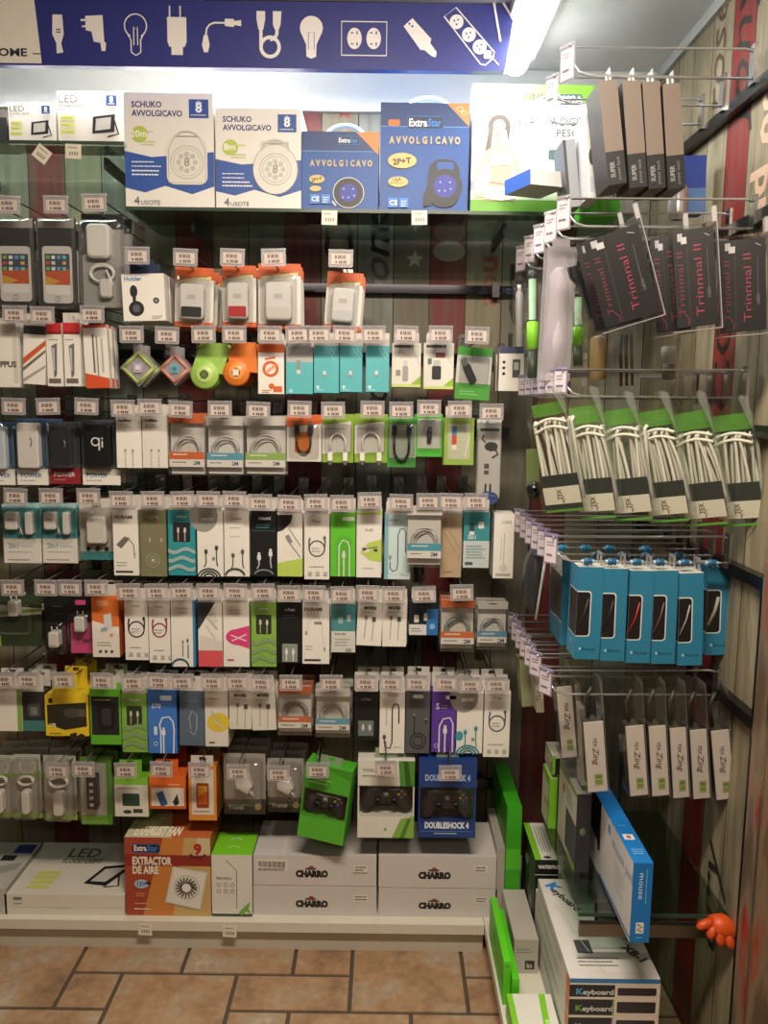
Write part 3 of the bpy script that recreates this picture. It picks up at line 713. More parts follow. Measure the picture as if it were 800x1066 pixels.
def art_extra(big):
    def f(F):
        W_, H_ = F.W, F.H; k = W_ / 92 if big else W_ / 80
        hb = 24 * k if big else 20 * k
        F.r(0, 0, W_, hb, '#153a74'); F.r(0, hb, W_, hb + 1, '#5d8cc4')
        F.p([(W_, 0), (W_, 24 * k), (W_ - 24 * k, 0)], '#d98a4a'); 
        if big: F.ring(W_ - 10 * k, 6 * k, 3.4 * k, .8, '#f0c89a', 14, 2.2 * k); F.ring(W_ - 6 * k, 10 * k, 2.6 * k, .8, '#f0c89a', 14, 1.8 * k); F.rrect(8 * k, 17.5 * k, 20 * k, 24 * k, 2, '#d9772f')
        lx, ly = (28 * k, 14 * k) if big else (37 * k, 5 * k); s = 1.0 if big else .62
        F.rrect(lx, ly, lx + 37 * k * s, ly + 13 * k * s, 2, '#0e2648'); F.l([(lx, ly), (lx + 37 * k * s, ly), (lx + 37 * k * s, ly + 13 * k * s), (lx, ly + 13 * k * s)], .6, '#2f7ed0', True)
        F.t('Extra', lx + 1.5 * k, ly + 10 * k * s, 7.6 * k * s, '#e9eef2', .03, w=19 * k * s); F.t('Star', lx + 21 * k * s, ly + 10 * k * s, 7.6 * k * s, '#2f7ed0', .03, w=14 * k * s)
        y = 42 * k if big else 36 * k
        for i, ch in enumerate('AVVOLGICAVO'): F.t(ch, (12 + i * 6.8) * k if big else (11 + i * 6.0) * k, y, (7 if big else 6.2) * k, '#c8b27c', .05, 'c', sx=.70)
        if big:
            F.e(23 * k, 60 * k, 15 * k, 8 * k, '#d9bc74'); F.t('2P+T', 23 * k, 63.5 * k, 6 * k, '#2b2417', .04, 'c', sx=1.0, rot=-6); F.e(19 * k, 82 * k, 10.5 * k, 5.5 * k, '#d9bc74'); F.t('16A', 14 * k, 82 * k, 4 * k, '#55472b', .02, rot=-6); F.lines(10 * k, 83 * k, 17 * k, 1, 2, '#7a683e')
            cx, cy, r = 68 * k, 86 * k, 18 * k
            F.rrect(cx - 17 * k, cy - 28 * k, cx + 15 * k, cy + 22 * k, 13 * k, '#16181f'); F.rrect(cx - 9 * k, cy - 25 * k, cx + 9 * k, cy - 16 * k, 3.5 * k, BB)
            F.e(cx, cy, r, r, '#1b1d26'); F.e(cx, cy, 12 * k, 12 * k, '#26309a')
            F.p([(cx - 22 * k, cy + 10 * k), (cx - 15 * k, cy - 8 * k), (cx - 14 * k, cy + 20 * k), (cx - 22 * k, cy + 22 * k)], '#16181f')
        else:
            F.e(16 * k, 50 * k, 8 * k, 4.5 * k, '#d9bc74'); F.t('2P+T', 16 * k, 52 * k, 3.6 * k, '#2b2417', .03, 'c', rot=-8); F.e(14.5 * k, 60 * k, 6 * k, 3 * k, '#d9bc74')
            cx, cy, r = 49 * k, 64 * k, 15.5 * k
            F.e(cx, cy, 16.5 * k, 16.5 * k, '#c6c8cc'); F.e(cx, cy, r, r, '#1b1d26'); F.e(cx, cy, 9.5 * k, 9.5 * k, '#26309a'); F.l([(cx - 17 * k, cy + 9 * k), (cx - 13 * k, cy + 14 * k)], 2, '#c6c8cc')
        for i, (a, b) in enumerate(((-5, -4), (5, -4), (0, 5), (-6, 5), (6, 3))): F.e(cx + a * k, cy + b * k, 1.1 * k, 1.1 * k, '#9aa4ee', 8)
        yb = H_ - 14 * k if big else H_ - 17 * k
        for i in range(2):
            x = (9 + 11.5 * i) * k; F.r(x, yb, x + 9.5 * k, yb + 10 * k, '#3f82d4')
        F.t('CE', 10.4 * k, yb + 7.4 * k, 5 * k, '#e6ecf4', .02); F.lines(22.5 * k, yb + 3 * k, 6 * k, 3, 2.4, '#dfe8f4', 1)
    return f
def handle_on(root, w, D):
    pass
carton('dark carton with plain front', (-30, 122, 8, 153), '#2b2d30', None, D=.08, Y=2.14, name='floodlight_box', rest=ZS2 + .0003, group='floodlight boxes on the higher glass shelf', ctx='cut by the photo edge beside the small LED box')
for short, rect, big, ctx in (('lower blue AVVOLGICAVO cable reel carton', (314, 137, 394, 220), False, 'round reel printed in a white ring'), ('taller blue AVVOLGICAVO cable reel carton', (395, 107, 487, 220), True, 'gold 2P+T oval on it')):
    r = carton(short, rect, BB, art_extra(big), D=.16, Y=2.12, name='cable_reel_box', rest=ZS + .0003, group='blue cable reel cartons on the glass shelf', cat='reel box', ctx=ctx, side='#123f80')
    loc, w, h, sx, sy = spot(rect, 2.12)
    mb = MB(); hw = w * .26; mb.tube([(hw * math.cos(a) + .01, .05, h - .004 + .034 * math.sin(a)) for a in [math.pi * i / 12 for i in range(13)]], 0.0045, M('#d9d9d6', .35), 8); mb.build('carry_handle', r)
def art_scale(F):
    G = '#7fbf3a'; W_, H_ = F.W, F.H
    F.r(0, 0, W_, 16, '#a9d66a'); F.p([(70, 0), (W_, 0), (W_, 22), (95, 14)], G); F.r(0, 116, W_, H_, '#6fae34'); F.p([(0, 108), (W_, 112), (W_, 117), (0, 117)], '#d9ecc0')
    F.t('TSK', 5, 15, 6, '#57534c', .02, sx=1.3); F.t('ONE', 52, 15, 6, '#57534c', .02, sx=1.3); F.e(30, 11, 3.5, 5, '#eef3e2')
    F.rrect(88, 9, 113, 20, 3, '#57636b'); F.t('2092A', 100, 18, 7, '#eceff0', .03, 'c')
    F.t('BILANCIA DIGITALE', 47, 41, 8.6, '#3f474c', 0.0, w=84); F.t('PESO P', 88, 52, 7.4, '#3f474c', 0.0)
    sk = '#dfb795'; x = 28
    F.p([(x - 8, 60), (x + 9, 60), (x + 16, 72), (x + 15, 92), (x + 20, 118), (x - 14, 118), (x - 6, 92), (x - 12, 74)], sk)
    F.p([(x - 10, 62), (x - 5, 60), (x - 20, 92), (x - 24, 90)], sk); F.p([(x + 9, 60), (x + 15, 64), (x + 24, 86), (x + 19, 90)], sk)
    F.r(x - 3, 53, x + 3, 62, sk); F.e(x, 45, 8, 10.5, sk); F.arc(x, 42, 9, 150, 390, 5, '#5d5249'); F.p([(x - 10, 40), (x - 6, 40), (x - 8, 64), (x - 14, 68)], '#6b5d52'); F.p([(x + 6, 38), (x + 12, 42), (x + 10, 58)], '#5d5249')
    F.e(x - 3, 44, 1, .7, '#4a4038', 8); F.e(x + 3, 44, 1, .7, '#4a4038', 8); F.arc(x, 48, 3, 20, 160, .9, '#c2625a')
    F.p([(x - 11, 70), (x + 14, 70), (x + 14, 81), (x - 8, 83)], '#f4f3f0'); F.l([(x - 6, 60), (x - 4, 71)], 1.4, '#f4f3f0'); F.l([(x + 7, 60), (x + 9, 71)], 1.4, '#f4f3f0')
    F.p([(x - 13, 104), (x + 17, 104), (x + 20, 116), (x + 4, 118), (x - 14, 116)], '#eef0ee'); F.l([(x - 9, 98), (x + 16, 102)], 1.6, '#e5a4a8')
    F.lines(4, 112, 26, 2, 2.4, '#8b8f86', .9); F.t('2092', 3.6, 108, 4, '#5b5f58', 0, rot=-90)
    F.rrect(60, 62, 124, 104, 4, '#cfe0e4'); F.rrect(80, 66, 104, 76, 2, '#5f7a72'); F.r(92, 40, 92.6, 41, '#3f474c')
carton('pale green and white bathroom scale box', (489, 88, 621, 221), '#eef0ea', art_scale, D=.06, Y=2.145, name='bathroom_scale_box', cat='box', rest=ZS + .0003, group='scale box', ctx='woman in white printed on it')
# tickets on the shelf edges
for i, (x, y, l, Yt) in enumerate(((76, 158, 'under the taller floodlight box', 2.096), (39, 159, 'hanging askew under the small floodlight box', 2.096), (343, 227, 'under the lower blue reel carton', 2.096), (437, 227, 'under the taller blue reel carton', 2.096), (151, 968, 'on the base shelf edge under the fan carton', 2.086), (239, 970, 'on the base shelf edge under the green topped box', 2.086))):
    p = at(x, y, Yt); r = empty('price_ticket', (p.x, Yt, p.z - .016)); r.rotation_euler = (0, math.radians((2, 38, 1, -1, 2, 3)[i]), 0)
    tag(r, 'small paper price ticket ' + l, 'price ticket', 'price tickets on shelf edges')
    mb = MB(); mb.box(-.019, .019, 0, .0008, 0, .034, '#e3dccb'); F = Face(mb, (-.019, 0, .034), (1, 0, 0), (0, 0, -1), .002); F.lines(3, 3.5, 13, 1, 2, '#8d857a', 1.4)
    for k in range(4): F.r(4.5 + k * 3, 9, 6.3 + k * 3, 13, '#8d857a')
    mb.build('paper', r)

# ================================================================== row A (under the shelf)
def phone(x, y, w, h):
    def f(F):
        F.r(0, 0, F.W, F.H, '#1d1e22'); F.r(1.5, 0, F.W - 1.5, 10, '#aaa7a2')
        F.rrect(x, y, x + w, y + h, 4, '#e0dedb'); F.r(x + 2.5, y + 8, x + w - 2.5, y + h - 9, '#3b4a63')
        F.p([(x + 2.5, y + h * .45), (x + w - 2.5, y + h * .40), (x + w - 2.5, y + h - 9), (x + 2.5, y + h - 9)], '#cf5a2c'); F.p([(x + 2.5, y + h * .52), (x + w * .6, y + h * .62), (x + 2.5, y + h * .72)], '#e2a93a'); F.r(x + 2.5, y + h * .68, x + w - 2.5, y + h - 9, '#d8d6d2')
        cs = ('#7fae4b', '#d8d6d0', '#5f9bd4', '#d9a33c', '#c44a44', '#e0e0e0', '#4a4a4e', '#6fc0b8')
        for i in range(12): F.r(x + 4 + (i % 4) * (w - 8) / 4, y + 10 + (i // 4) * 6, x + 4 + (i % 4) * (w - 8) / 4 + (w - 8) / 6, y + 13.5 + (i // 4) * 6, cs[(i * 5) % 8])
        F.ring(x + w / 2, y + h - 4.5, 2.6, .7, '#9b9995', 12)
    return f
def pouch(short, rect, ctx, seed, hk, frame='#1d1e22'):
    return blister(short, rect, '#2a2a2e', phone(5, 29, rect[2] - rect[0] - 10, rect[3] - rect[1] - 36), None, n=2, hk=hk, ctx=ctx, D=.012, name='phone_pouch', bub=(.01, .01, .99, .99), radius=.012, group='waterproof phone pouches', cat='phone pouch', shell=FILM)
pouch('black waterproof pouch with phone picture', (-6, 226, 37, 320), 'cut by the photo edge', 1, (8, 214))
pouch('grey edged waterproof pouch with phone picture', (39, 226, 80, 322), 'next to white wrapped chargers', 2, (58, 214))
def wrapped(mb, w, h, D):
    mb.prism(rr(w * .55, h * .36, .012, 4, -.005, h * .52), .003, D, '#d9d7d3', inset=.005); mb.prism(rr(w * .3, h * .2, .008, 4, .01, h * .10), .006, D, '#cfccc8', inset=.004)
    coil_tube(mb, 0, h * .36, D * .5, w * .30, 3, .0028, M('#dddad6', .4), .7); mb.tube([(w * .1, D * .5, h * .4), (w * .25, D * .5, h * .25), (w * .12, D * .5, h * .12)], .0028, '#dddad6')
blister('clear bag with a white charger and lead', (83, 220, 127, 319), '#b8b6b2', None, wrapped, n=2, hk=(100, 212), D=.03, name='charger_bag', bub=(0, 0.1, 1, 1), shell=FILM, ctx='black folded top', cat='charger', group='bagged chargers', art=None) if False else None
def art_dark(F): F.r(0, 0, F.W, 16, '#1b1b1e'); F.p([(0, 16), (20, 16), (8, 40), (0, 44)], '#1b1b1e')
blister('clear bag holding a white charger and lead', (83, 220, 127, 319), '#a9a7a4', art_dark, wrapped, n=2, hk=(98, 212), D=.03, name='charger_bag', bub=(0, 0.08, 1, 1), shell=FILM, ctx='black folded top', cat='charger', group='bagged chargers')
def art_holder(F):
    F.e(12, 18, 4, 6.5, K); F.r(10.5, 20, 14, 32, K); F.e(14, 36, 8, 8, K); F.e(14, 36, 4, 4, '#5d5d62'); F.e(35, 28, 3.2, 3.2, '#3c3c40'); F.e(35, 28, 1.6, 1.6, '#8b8b8f'); F.t('Holder', 3, 7, 4.5, '#3a7fb8', .02); F.lines(30, 44, 12, 2, 2, '#8d8983', .8)
carton('white box picturing a black car holder', (129, 285, 173, 334), Wh, art_holder, D=.045, n=2, Y=2.09, name='car_holder_box', hk=(143, 267), ctx='dark blue header behind its ticket', group='car holder boxes', tilt=-2, tab='#232c4c')
def art_orange(F):
    F.p([(0, 0), (F.W, 0), (F.W, 13), (F.W * .5, 11), (0, 17)], '#d2602c'); F.r(0, F.H - 5, F.W, F.H, '#d2602c'); F.p([(3, 14), (F.W - 3, 9), (F.W - 3, 12), (3, 17)], '#ecd9a0'); F.lines(6, F.H - 3.4, 26, 1, 2, '#f0d3c2', 1); F.lines(F.W * .5, 9, 15, 1, 2, '#5d7a34', 1)
for short, rect, hk, face, ctx, tilt in (
        ('orange topped blister with black faced charger', (178, 276, 219, 339), (193, 269), '#2a2a2e', 'second charger pack after the holder box', 2),
        ('orange topped blister with red faced charger', (229, 274, 265, 339), (242, 269), '#b3262c', '', 0),
        ('broad orange topped blister with white charger', (267, 272, 312, 341), (285, 269), '#cfccc6', 'yellow spot at its foot', 0),
        ('tilted orange topped blister with white charger', (336, 281, 374, 342), (355, 270), '#c9c9cc', 'alone by the bare rail', 4)):
    def cont(face):
        def f(mb, w, h, D):
            mb.prism(rr(w * .60, h * .58, .009, 4, 0, h * .12), .004, D - .002, '#d9d7d4', inset=.003)
            mb.prism(rr(w * .52, h * .17, .004, 3, 0, h * .15), .0028, .0045, face); mb.box(-.010, .010, .003, .005, h * .45, h * .52, '#bdbab5')
        return f
    blister(short, rect, '#e2ded6', art_orange, cont(face), n=3, hk=hk, D=.035, tilt=tilt, ctx=ctx, name='charger_blister', bub=(.08, .18, .92, .94), group='orange topped charger blisters', radius=.018, cat='charger')

# ================================================================== row B
def art_case(F): F.r(0, 0, F.W, F.H, '#e4e0d8'); F.r(F.W - 6, 4, F.W - 1, F.H - 4, '#cfcac2'); F.t('OPPUS', 3, 36, 6, '#4b4843', .04, sx=.9)
carton('rounded white phone case pack', (-8, 346, 21, 403), Wh, art_case, D=.012, n=4, name='phone_case_pack', hk=(15, 328), group='phone case packs', ctx='cut by the photo edge', cat='phone case')
def art_stripe(F): F.r(0, 0, F.W, 9, '#3a3a3e'); F.p([(0, 34), (F.W, 14), (F.W, 20), (0, 41)], '#c95a3a'); F.p([(0, 44), (F.W, 24), (F.W, 27), (0, 48)], '#6f6a62'); F.p([(0, 56), (F.W, 40), (F.W, 43), (0, 60)], '#a89f95')
carton('white pack with slanting orange stripe', (24, 339, 47, 400), Wh, art_stripe, D=.015, n=3, name='cable_pack', hk=(44, 329), ctx='dark top', tilt=3)
def art_redcap(F): F.r(0, 0, F.W, 9, '#c22d34'); F.r(0, 9, F.W, 12, '#8a2228'); F.p([(5, 24), (11, 21), (10, 54), (7, 58)], '#6d6d70'); F.p([(6, 26), (8, 26), (8, 50), (7, 50)], '#c9c9cb'); F.r(1.5, 58, 14, 63, '#6b6660'); F.lines(2, 17, 11, 1, 2, '#8d8983', .9)
carton('white pack with red cap and silver stick', (50, 336, 66, 402), Wh, art_redcap, D=.014, n=2, name='stylus_pack', ctx='beside an orange striped pack', group='red capped stick packs', cat='stylus pack')
carton('second white pack with red cap, silver stick', (68, 336, 85, 402), Wh, art_redcap, D=.014, n=2, name='stylus_pack', hk=(96, 328), ctx='nearer the orange footed pack', group='red capped stick packs', cat='stylus pack')
def art_orfoot(F): F.p([(0, 50), (F.W, 56), (F.W, F.H), (0, F.H)], '#d2532c'); F.r(9, 10, 11, 50, '#6d6a66'); F.r(13, 12, 14.5, 54, '#8d8a85'); F.r(0, 0, F.W, 3, '#c9483a'); F.r(18, 14, 20, 50, '#b3aea6')
carton('white pack with bright orange foot', (90, 338, 115, 404), Wh, art_orfoot, D=.018, n=3, name='cable_pack', ctx='short rods printed on it', tilt=-2)
def diamond(short, rect, edge, inner, mid, hk, ctx):
    loc, w, h, sx, sy = spot(rect, 2.1); r = empty('cable_winder', loc); cz = h * .47; a = w * .5
    mb = MB(); mb.prism([(0, cz - a), (a, cz), (0, cz + a), (-a, cz)], 0.004, .012, MILKY); mb.prism([(-.012, cz + a * .7), (.012, cz + a * .7), (.012, h), (-.012, h)], .006, .009, MILKY); mb.build('clear_case', r)
    mb = MB(); b = a * .82
    for k in range(4):
        p = [(0, -b), (b, 0), (0, b), (-b, 0)]; x0, z0 = p[k]; x1, z1 = p[(k + 1) % 4]
        mb.tube([(x0, .003, cz + z0), (x1, .003, cz + z1)], .0035, edge, 6)
    mb.build('coloured_edge', r)
    mb = MB(); mb.prism(rr(a * .5, a * .5, .004, 3, 0, cz - a * .25), .0005, .004, inner); mb.prism(rr(a * .25, a * .25, .003, 3, 0, cz - a * .12), -.001, .0005, mid); mb.build('centre_block', r)
    hook(hk[0], hk[1], short); finish(r, short, 'cable winder', 'diamond shaped winders', 3, .014, 2.1, ctx, .004)
diamond('clear diamond case with lime edge', (125, 358, 163, 405), '#b5c96a', '#b9a7c4', '#d9d4dc', (137, 349), 'next to the white and orange packs')
diamond('clear diamond case with salmon edge', (165, 360, 199, 405), '#d98a78', '#6fa9b8', '#3d7f95', (174, 350), 'blue centre')
def roundcase(short, cx, cy, rad, col, mid, hk, ctx, dx):
    p = at(cx, cy + rad, 2.095); s = (at(cx + 10, cy, 2.095).x - at(cx, cy, 2.095).x) / 10
    r = empty('earphone_case', p); R = rad * s
    mb = MB(); mb.lathe([(R * .2, -.001), (R * .9, -.001), (R, .003), (R, .014), (R * .9, .017), (R * .2, .017)], col, 26, (0, 0, R), 'y')
    mb.prism([(-R * .95, R * 1.2), (R * .95 + dx * s, R * 1.0), (R * .8 + dx * s, R * 2 + 17 * s), (-R * .25, R * 2 + 18 * s)], .005, .014, col); mb.build('body', r)
    mb = MB(); mb.lathe([(R * .3, -.003), (R * .55, -.003), (R * .62, -.0008), (R * .62, .001)], M(mid, .3), 20, (0, 0, R), 'y'); mb.prism(rr(R * .45, R * .45, .002, 3, 0, R * .78), -.0045, -.003, '#5d6d3c' if col != '#e07a2c' else '#e6e0d6'); mb.build('window', r)
    hook(hk[0], hk[1], short); finish(r, short, 'earphone case', 'round earphone cases', 4, .017, 2.1, ctx, .005)
roundcase('lime green round earphone case', 213, 390, 15, '#9cc45a', '#b9d67c', (212, 349), 'dark square in its window', 12)
roundcase('orange round earphone case', 246, 388, 14, '#e07a2c', '#ec9a4c', (244, 349), 'pale square in its window', 9)
def art_emblem(F): F.r(0, 0, F.W, 9, '#d2602c'); F.ring(13, 26, 7, 3, '#d2602c'); F.l([(7, 16), (18, 14)], 2, '#d2602c'); F.l([(8, 30), (18, 22)], 3, '#e8a07c'); F.e(14, 44, 3, 3, '#d2602c'); F.r(16, 44, 25, 50, '#d2602c'); F.lines(4, 48, 10, 2, 2, '#b3593a', .9)
carton('white rounded pack with orange ring print', (269, 358, 296, 410), Wh, art_emblem, D=.02, n=3, name='earphone_pack', hk=(281, 349), group='earphone packs', cat='earphones', side='#d9d5cd')
CYAN = '#5ab6bd'
def art_cyan(first):
    def f(F):
        if first: F.r(0, 0, F.W, 16, '#b4b4b2'); F.r(11, 14, 15, 24, '#8d9294'); F.r(11, 24, 15, 28, '#d5d5d5'); F.e(5, 46, 2, 2, '#9adbe0')
        else: F.r(9.5, 26, 12.5, 30, '#d5d5d5'); F.r(9.5, 30, 12.5, 33, '#8d9294'); F.e(4, 43, 1.8, 1.8, '#c0e8ea'); F.lines(3, 45.5, 8, 1, 2, '#c0e8ea', .8); F.l([(13, 2), (21, 14)], .9, '#8fd2d6'); F.l([(17, 2), (23, 11)], .9, '#8fd2d6')
    return f
for i, (short, rect, tx, ctx) in enumerate((('cyan stick pack with clear grey top', (298, 361, 326, 410), 310, ''), ('cyan stick pack after the grey topped one', (327, 360, 353, 409), 332, ''), ('cyan stick pack in the middle of its four', (354, 360, 377, 408), 359, 'third of the cyan row'), ('cyan stick pack beside the white ones', (381, 360, 405, 408), 389, 'last of the cyan row'))):
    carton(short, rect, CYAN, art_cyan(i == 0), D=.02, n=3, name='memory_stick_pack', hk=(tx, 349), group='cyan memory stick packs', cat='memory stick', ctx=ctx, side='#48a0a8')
def art_wgreen(black):
    def f(F):
        F.p([(F.W * .55, F.H), (F.W, F.H - 12), (F.W, F.H)], '#8fb83a'); F.r(0, F.H - 3, F.W, F.H, '#c2cf7c'); F.r(2, 2, F.W - 8, 5, '#59554f'); F.lines(2, 7.5, 14, 2, 2, '#a5a199', .8)
        if black: F.r(10, 18, 17, 24, '#b9b9bb'); F.rrect(8.5, 24, 18, 38, 1.5, K); F.r(4, 16, 8, 22, '#5d6f62'); F.r(12, 10, 22, 15, '#8a4a44')
        else: F.rrect(11, 24, 17, 40, 2, '#9a9a98'); F.r(12, 18, 16, 24, '#c4c4c4'); F.r(4, 28, 9, 34, '#8d8a85')
        F.l([(19, 2), (29, 22)], .8, '#c5c0b8')
    return f
carton('white stick pack with grey device print', (408, 357, 438, 403), '#dcd9cf', art_wgreen(False), D=.02, n=3, name='memory_stick_pack', hk=(423, 349), group='white memory stick packs', cat='memory stick')
carton('white stick pack with black device print', (441, 357, 472, 405), '#dcd9cf', art_wgreen(True), D=.02, n=3, name='memory_stick_pack', hk=(459, 349), group='white memory stick packs', cat='memory stick')
def art_gframe(F): F.r(0, 0, F.W, 9, '#4c9a3c'); F.r(0, F.H - 17, F.W, F.H, '#4c9a3c'); F.lines(5, F.H - 9, 20, 2, 3, '#8fc77f', 1)
blister('green ended pack with black memory stick', (474, 361, 511, 416), '#c9c9c2', art_gframe, dongle(K, .34, 1.35, lean=.5), n=2, hk=(497, 350), D=.018, name='memory_stick_blister', bub=(.08, .16, .92, .72), group='green memory stick blisters', cat='memory stick', ctx='', turn=4, cname='memory_stick', tilt=3)
def art_meter(F): F.r(0, 0, F.W, 7, '#3c4668'); F.r(14, 13, 22, 32, '#4b4b4c'); F.r(15.5, 16, 20.5, 24, '#b9bcb2'); F.e(5, 16, 1.6, 1.6, K); F.e(5, 22, 1.6, 1.6, K); F.e(5, 28, 1.6, 1.6, K)
carton('white box with small grey meter print', (519, 361, 545, 407), Wh, art_meter, D=.04, n=2, Y=2.16, name='meter_box', group='meter boxes', ctx='tucked behind the side hooks')

# ================================================================== row C
def art_pb(face, foot, qi=False, blue=False):
    def f(F):
        F.r(0, 0, F.W, F.H, '#3d5f86' if blue else '#49505a'); F.r(0, F.H - 17, F.W, F.H, foot); F.t('POWER', 4, F.H - 8, 4.5, '#cfd4da' if foot != Wh else '#4c7fb8', .02); F.lines(4, F.H - 5, F.W * .5, 1, 2, '#9a9690', .9)
    return f
def bank(col, qi=False):
    def f(mb, w, h, D):
        mb.prism(rr(w * .68, h * .68, .008, 4, 0, h * .26), .004, D - .003, col, inset=.003)
        if qi:
            F = Face(mb, (-w * .34, .0036, h * .94), (1, 0, 0), (0, 0, -1), .0024); F.ring(12, 18, 4, 1.5, '#e6e6e6', 18); F.r(15.2, 14, 16.8, 27, '#e6e6e6'); F.r(18.5, 17, 20, 24, '#e6e6e6'); F.e(19.2, 14.5, 1, 1, '#e6e6e6', 8)
        else: mb.tube([(w * .12, .003, h * .72), (w * .16, .002, h * .66), (w * .12, .003, h * .6)], .0016, '#8b8f96')
    return f
blister('clear pack with white power bank', (13, 436, 46, 506), '#3d5f86', art_pb(Wh, Wh, blue=True), bank('#e4e1dc'), n=3, hk=(14, 424), D=.03, name='power_bank_pack', bub=(.02, .02, .98, .76), group='power bank packs', cat='power bank', cname='power_bank', shell=CLEAR)
blister('clear pack with dark power bank, red foot', (48, 440, 80, 505), '#2f343b', art_pb(K, '#8e2730'), bank('#2b2e33'), n=3, hk=(50, 424), D=.03, name='power_bank_pack', bub=(.02, .02, .98, .72), group='power bank packs', cat='power bank', cname='power_bank')
blister('clear pack with black wireless power bank', (82, 438, 122, 506), '#3b4652', art_pb(K, Wh, True), bank('#141417', True), n=3, hk=(90, 424), D=.03, name='power_bank_pack', bub=(.02, .02, .98, .74), group='power bank packs', cat='power bank', cname='power_bank', ctx='white charging sign on its face')
blister('blue and white power bank pack', (-20, 440, 11, 506), '#41618a', art_pb(Wh, Wh, blue=True), bank('#c8d2de'), n=2, D=.03, name='power_bank_pack', bub=(.02, .02, .98, .74), group='power bank packs', cat='power bank', cname='power_bank', ctx='cut by the photo edge')
def art_twoplug(F):
    F.t('hoMeo', 3, 8, 3.2, '#4b4843', .04); F.lines(3, 11, 14, 2, 2.2, '#8d8983', .8)
    for x in (9, 17): F.usb(x, F.H - 17, 1.2, '#cfcac2', '#8d8a85'); F.l([(x, F.H - 12), (x, F.H - 1)], 1.2, '#b9b4ac')
carton('white cable box, first of a pair', (122, 431, 148, 487), Wh, art_twoplug, D=.02, n=2, name='cable_box', hk=(128, 426), ctx='beside the wireless power bank')
carton('white cable box, second of a pair', (149, 431, 175, 487), '#dedad3', art_twoplug, D=.02, n=2, name='cable_box', hk=(156, 425), ctx='beside an orange topped bag')
cable_bag('orange topped white cable bag', (176, 430, 214, 495), '#d5682f', '#d5682f', n=3, hk=(188, 427), ctx='under the salmon diamond case')
cable_bag('white cable bag with blue band', (215, 433, 254, 495), '#d9d5ce', '#5d9fb8', n=3, hk=(229, 427), ctx='under the green round case', body='#d8d6d2')
cable_bag('white cable bag with lime band', (255, 433, 298, 495), '#d9d5ce', '#93b85a', n=3, hk=(269, 428), ctx='after the blue banded one')
def art_ob(F): F.r(0, 0, F.W, F.H, '#e1dcd4'); F.p([(0, 0), (F.W, 0), (F.W, 9), (0, 13)], '#d2602c'); F.rrect(8, 18, 25, 40, 2, '#d9772f')
blister('orange blister with short black cable', (298, 432, 334, 481), '#dedad2', art_ob, loop_cable(K, .0026, .2, .2, .6, up=False), n=3, hk=(312, 427), D=.02, name='adapter_blister', bub=(.06, .2, .94, .95), group='adapter cable packs', cat='adapter cable', cname='short_cable')
def art_lime(F): F.p([(0, 0), (F.W, 0), (F.W, 7), (0, 12)], '#86a83a'); F.p([(0, F.H - 9), (F.W, F.H - 12), (F.W, F.H), (0, F.H)], '#86a83a'); F.p([(F.W - 3, 0), (F.W, 0), (F.W, F.H), (F.W - 3, F.H)], '#86a83a'); F.lines(4, 15, 22, 1, 2, '#9a9690', .9)
blister('lime edged pack with white cable loop', (335, 431, 368, 482), '#dcd9d1', art_lime, loop_cable('#e8e5df', .0024, .24, .22, .6), n=3, hk=(347, 428), D=.018, name='adapter_blister', bub=(.06, .2, .94, .8), group='adapter cable packs', cat='adapter cable', cname='short_cable', ctx='beside the orange blister')
blister('second lime edged pack with white loop', (369, 431, 403, 482), '#dcd9d1', art_lime, loop_cable('#e8e5df', .0026, .26, .22, .62), n=3, hk=(388, 427), D=.018, name='adapter_blister', bub=(.06, .2, .94, .8), group='adapter cable packs', cat='adapter cable', cname='short_cable', ctx='beside the green card')
def art_green2(F): F.r(0, 0, F.W, F.H, '#a9b3a2'); F.r(0, F.H - 10, F.W, F.H, '#3c8a3a'); F.r(0, 0, F.W, 8, '#4c9a3c'); F.r(0, 8, 2, F.H, '#4c9a3c'); F.lines(4, 12, 20, 1, 2, '#e6e8e0', .9)
blister('green card with black adapter cable loop', (403, 434, 433, 487), '#a9b3a2', art_green2, loop_cable('#1b1b1e', .0034, .26, .14, .66, up=False), n=3, hk=(418, 428), D=.02, name='adapter_blister', bub=(.04, .14, .96, .86), group='adapter cable packs', cat='adapter cable', cname='short_cable')
def art_green3(F): F.r(0, 0, F.W, 5, '#4cae3c'); F.r(0, F.H - 9, F.W, F.H, '#4cae3c'); F.r(0, 5, 2, F.H - 9, '#4cae3c'); F.r(F.W - 2, 5, F.W, F.H - 9, '#4cae3c')
blister('green framed pack with tiny black adapter', (433, 431, 461, 476), '#d9d8d0', art_green3, dongle('#2a2a2e', .36, .8), n=3, hk=(447, 426), D=.02, name='adapter_blister', bub=(.08, .14, .92, .8), group='adapter cable packs', cat='adapter cable', cname='adapter')
def art_green4(F): F.r(0, 0, F.W, F.H, '#8fae4c'); F.r(4, 6, F.W - 4, F.H - 6, '#b3b79c'); F.r(8, 9, 13, 18, '#4a7fb0'); F.r(8, 18, 13, 28, '#c04a3c'); F.r(8, 28, 13, 33, '#d9d6cf'); F.l([(22, 6), (26, 20), (22, 40)], .8, '#d6d8cc')
carton('lime framed pack with red and blue stick', (462, 435, 493, 484), '#8fae4c', art_green4, D=.02, n=3, name='memory_stick_pack', hk=(479, 427), group='adapter cable packs', cat='memory stick')
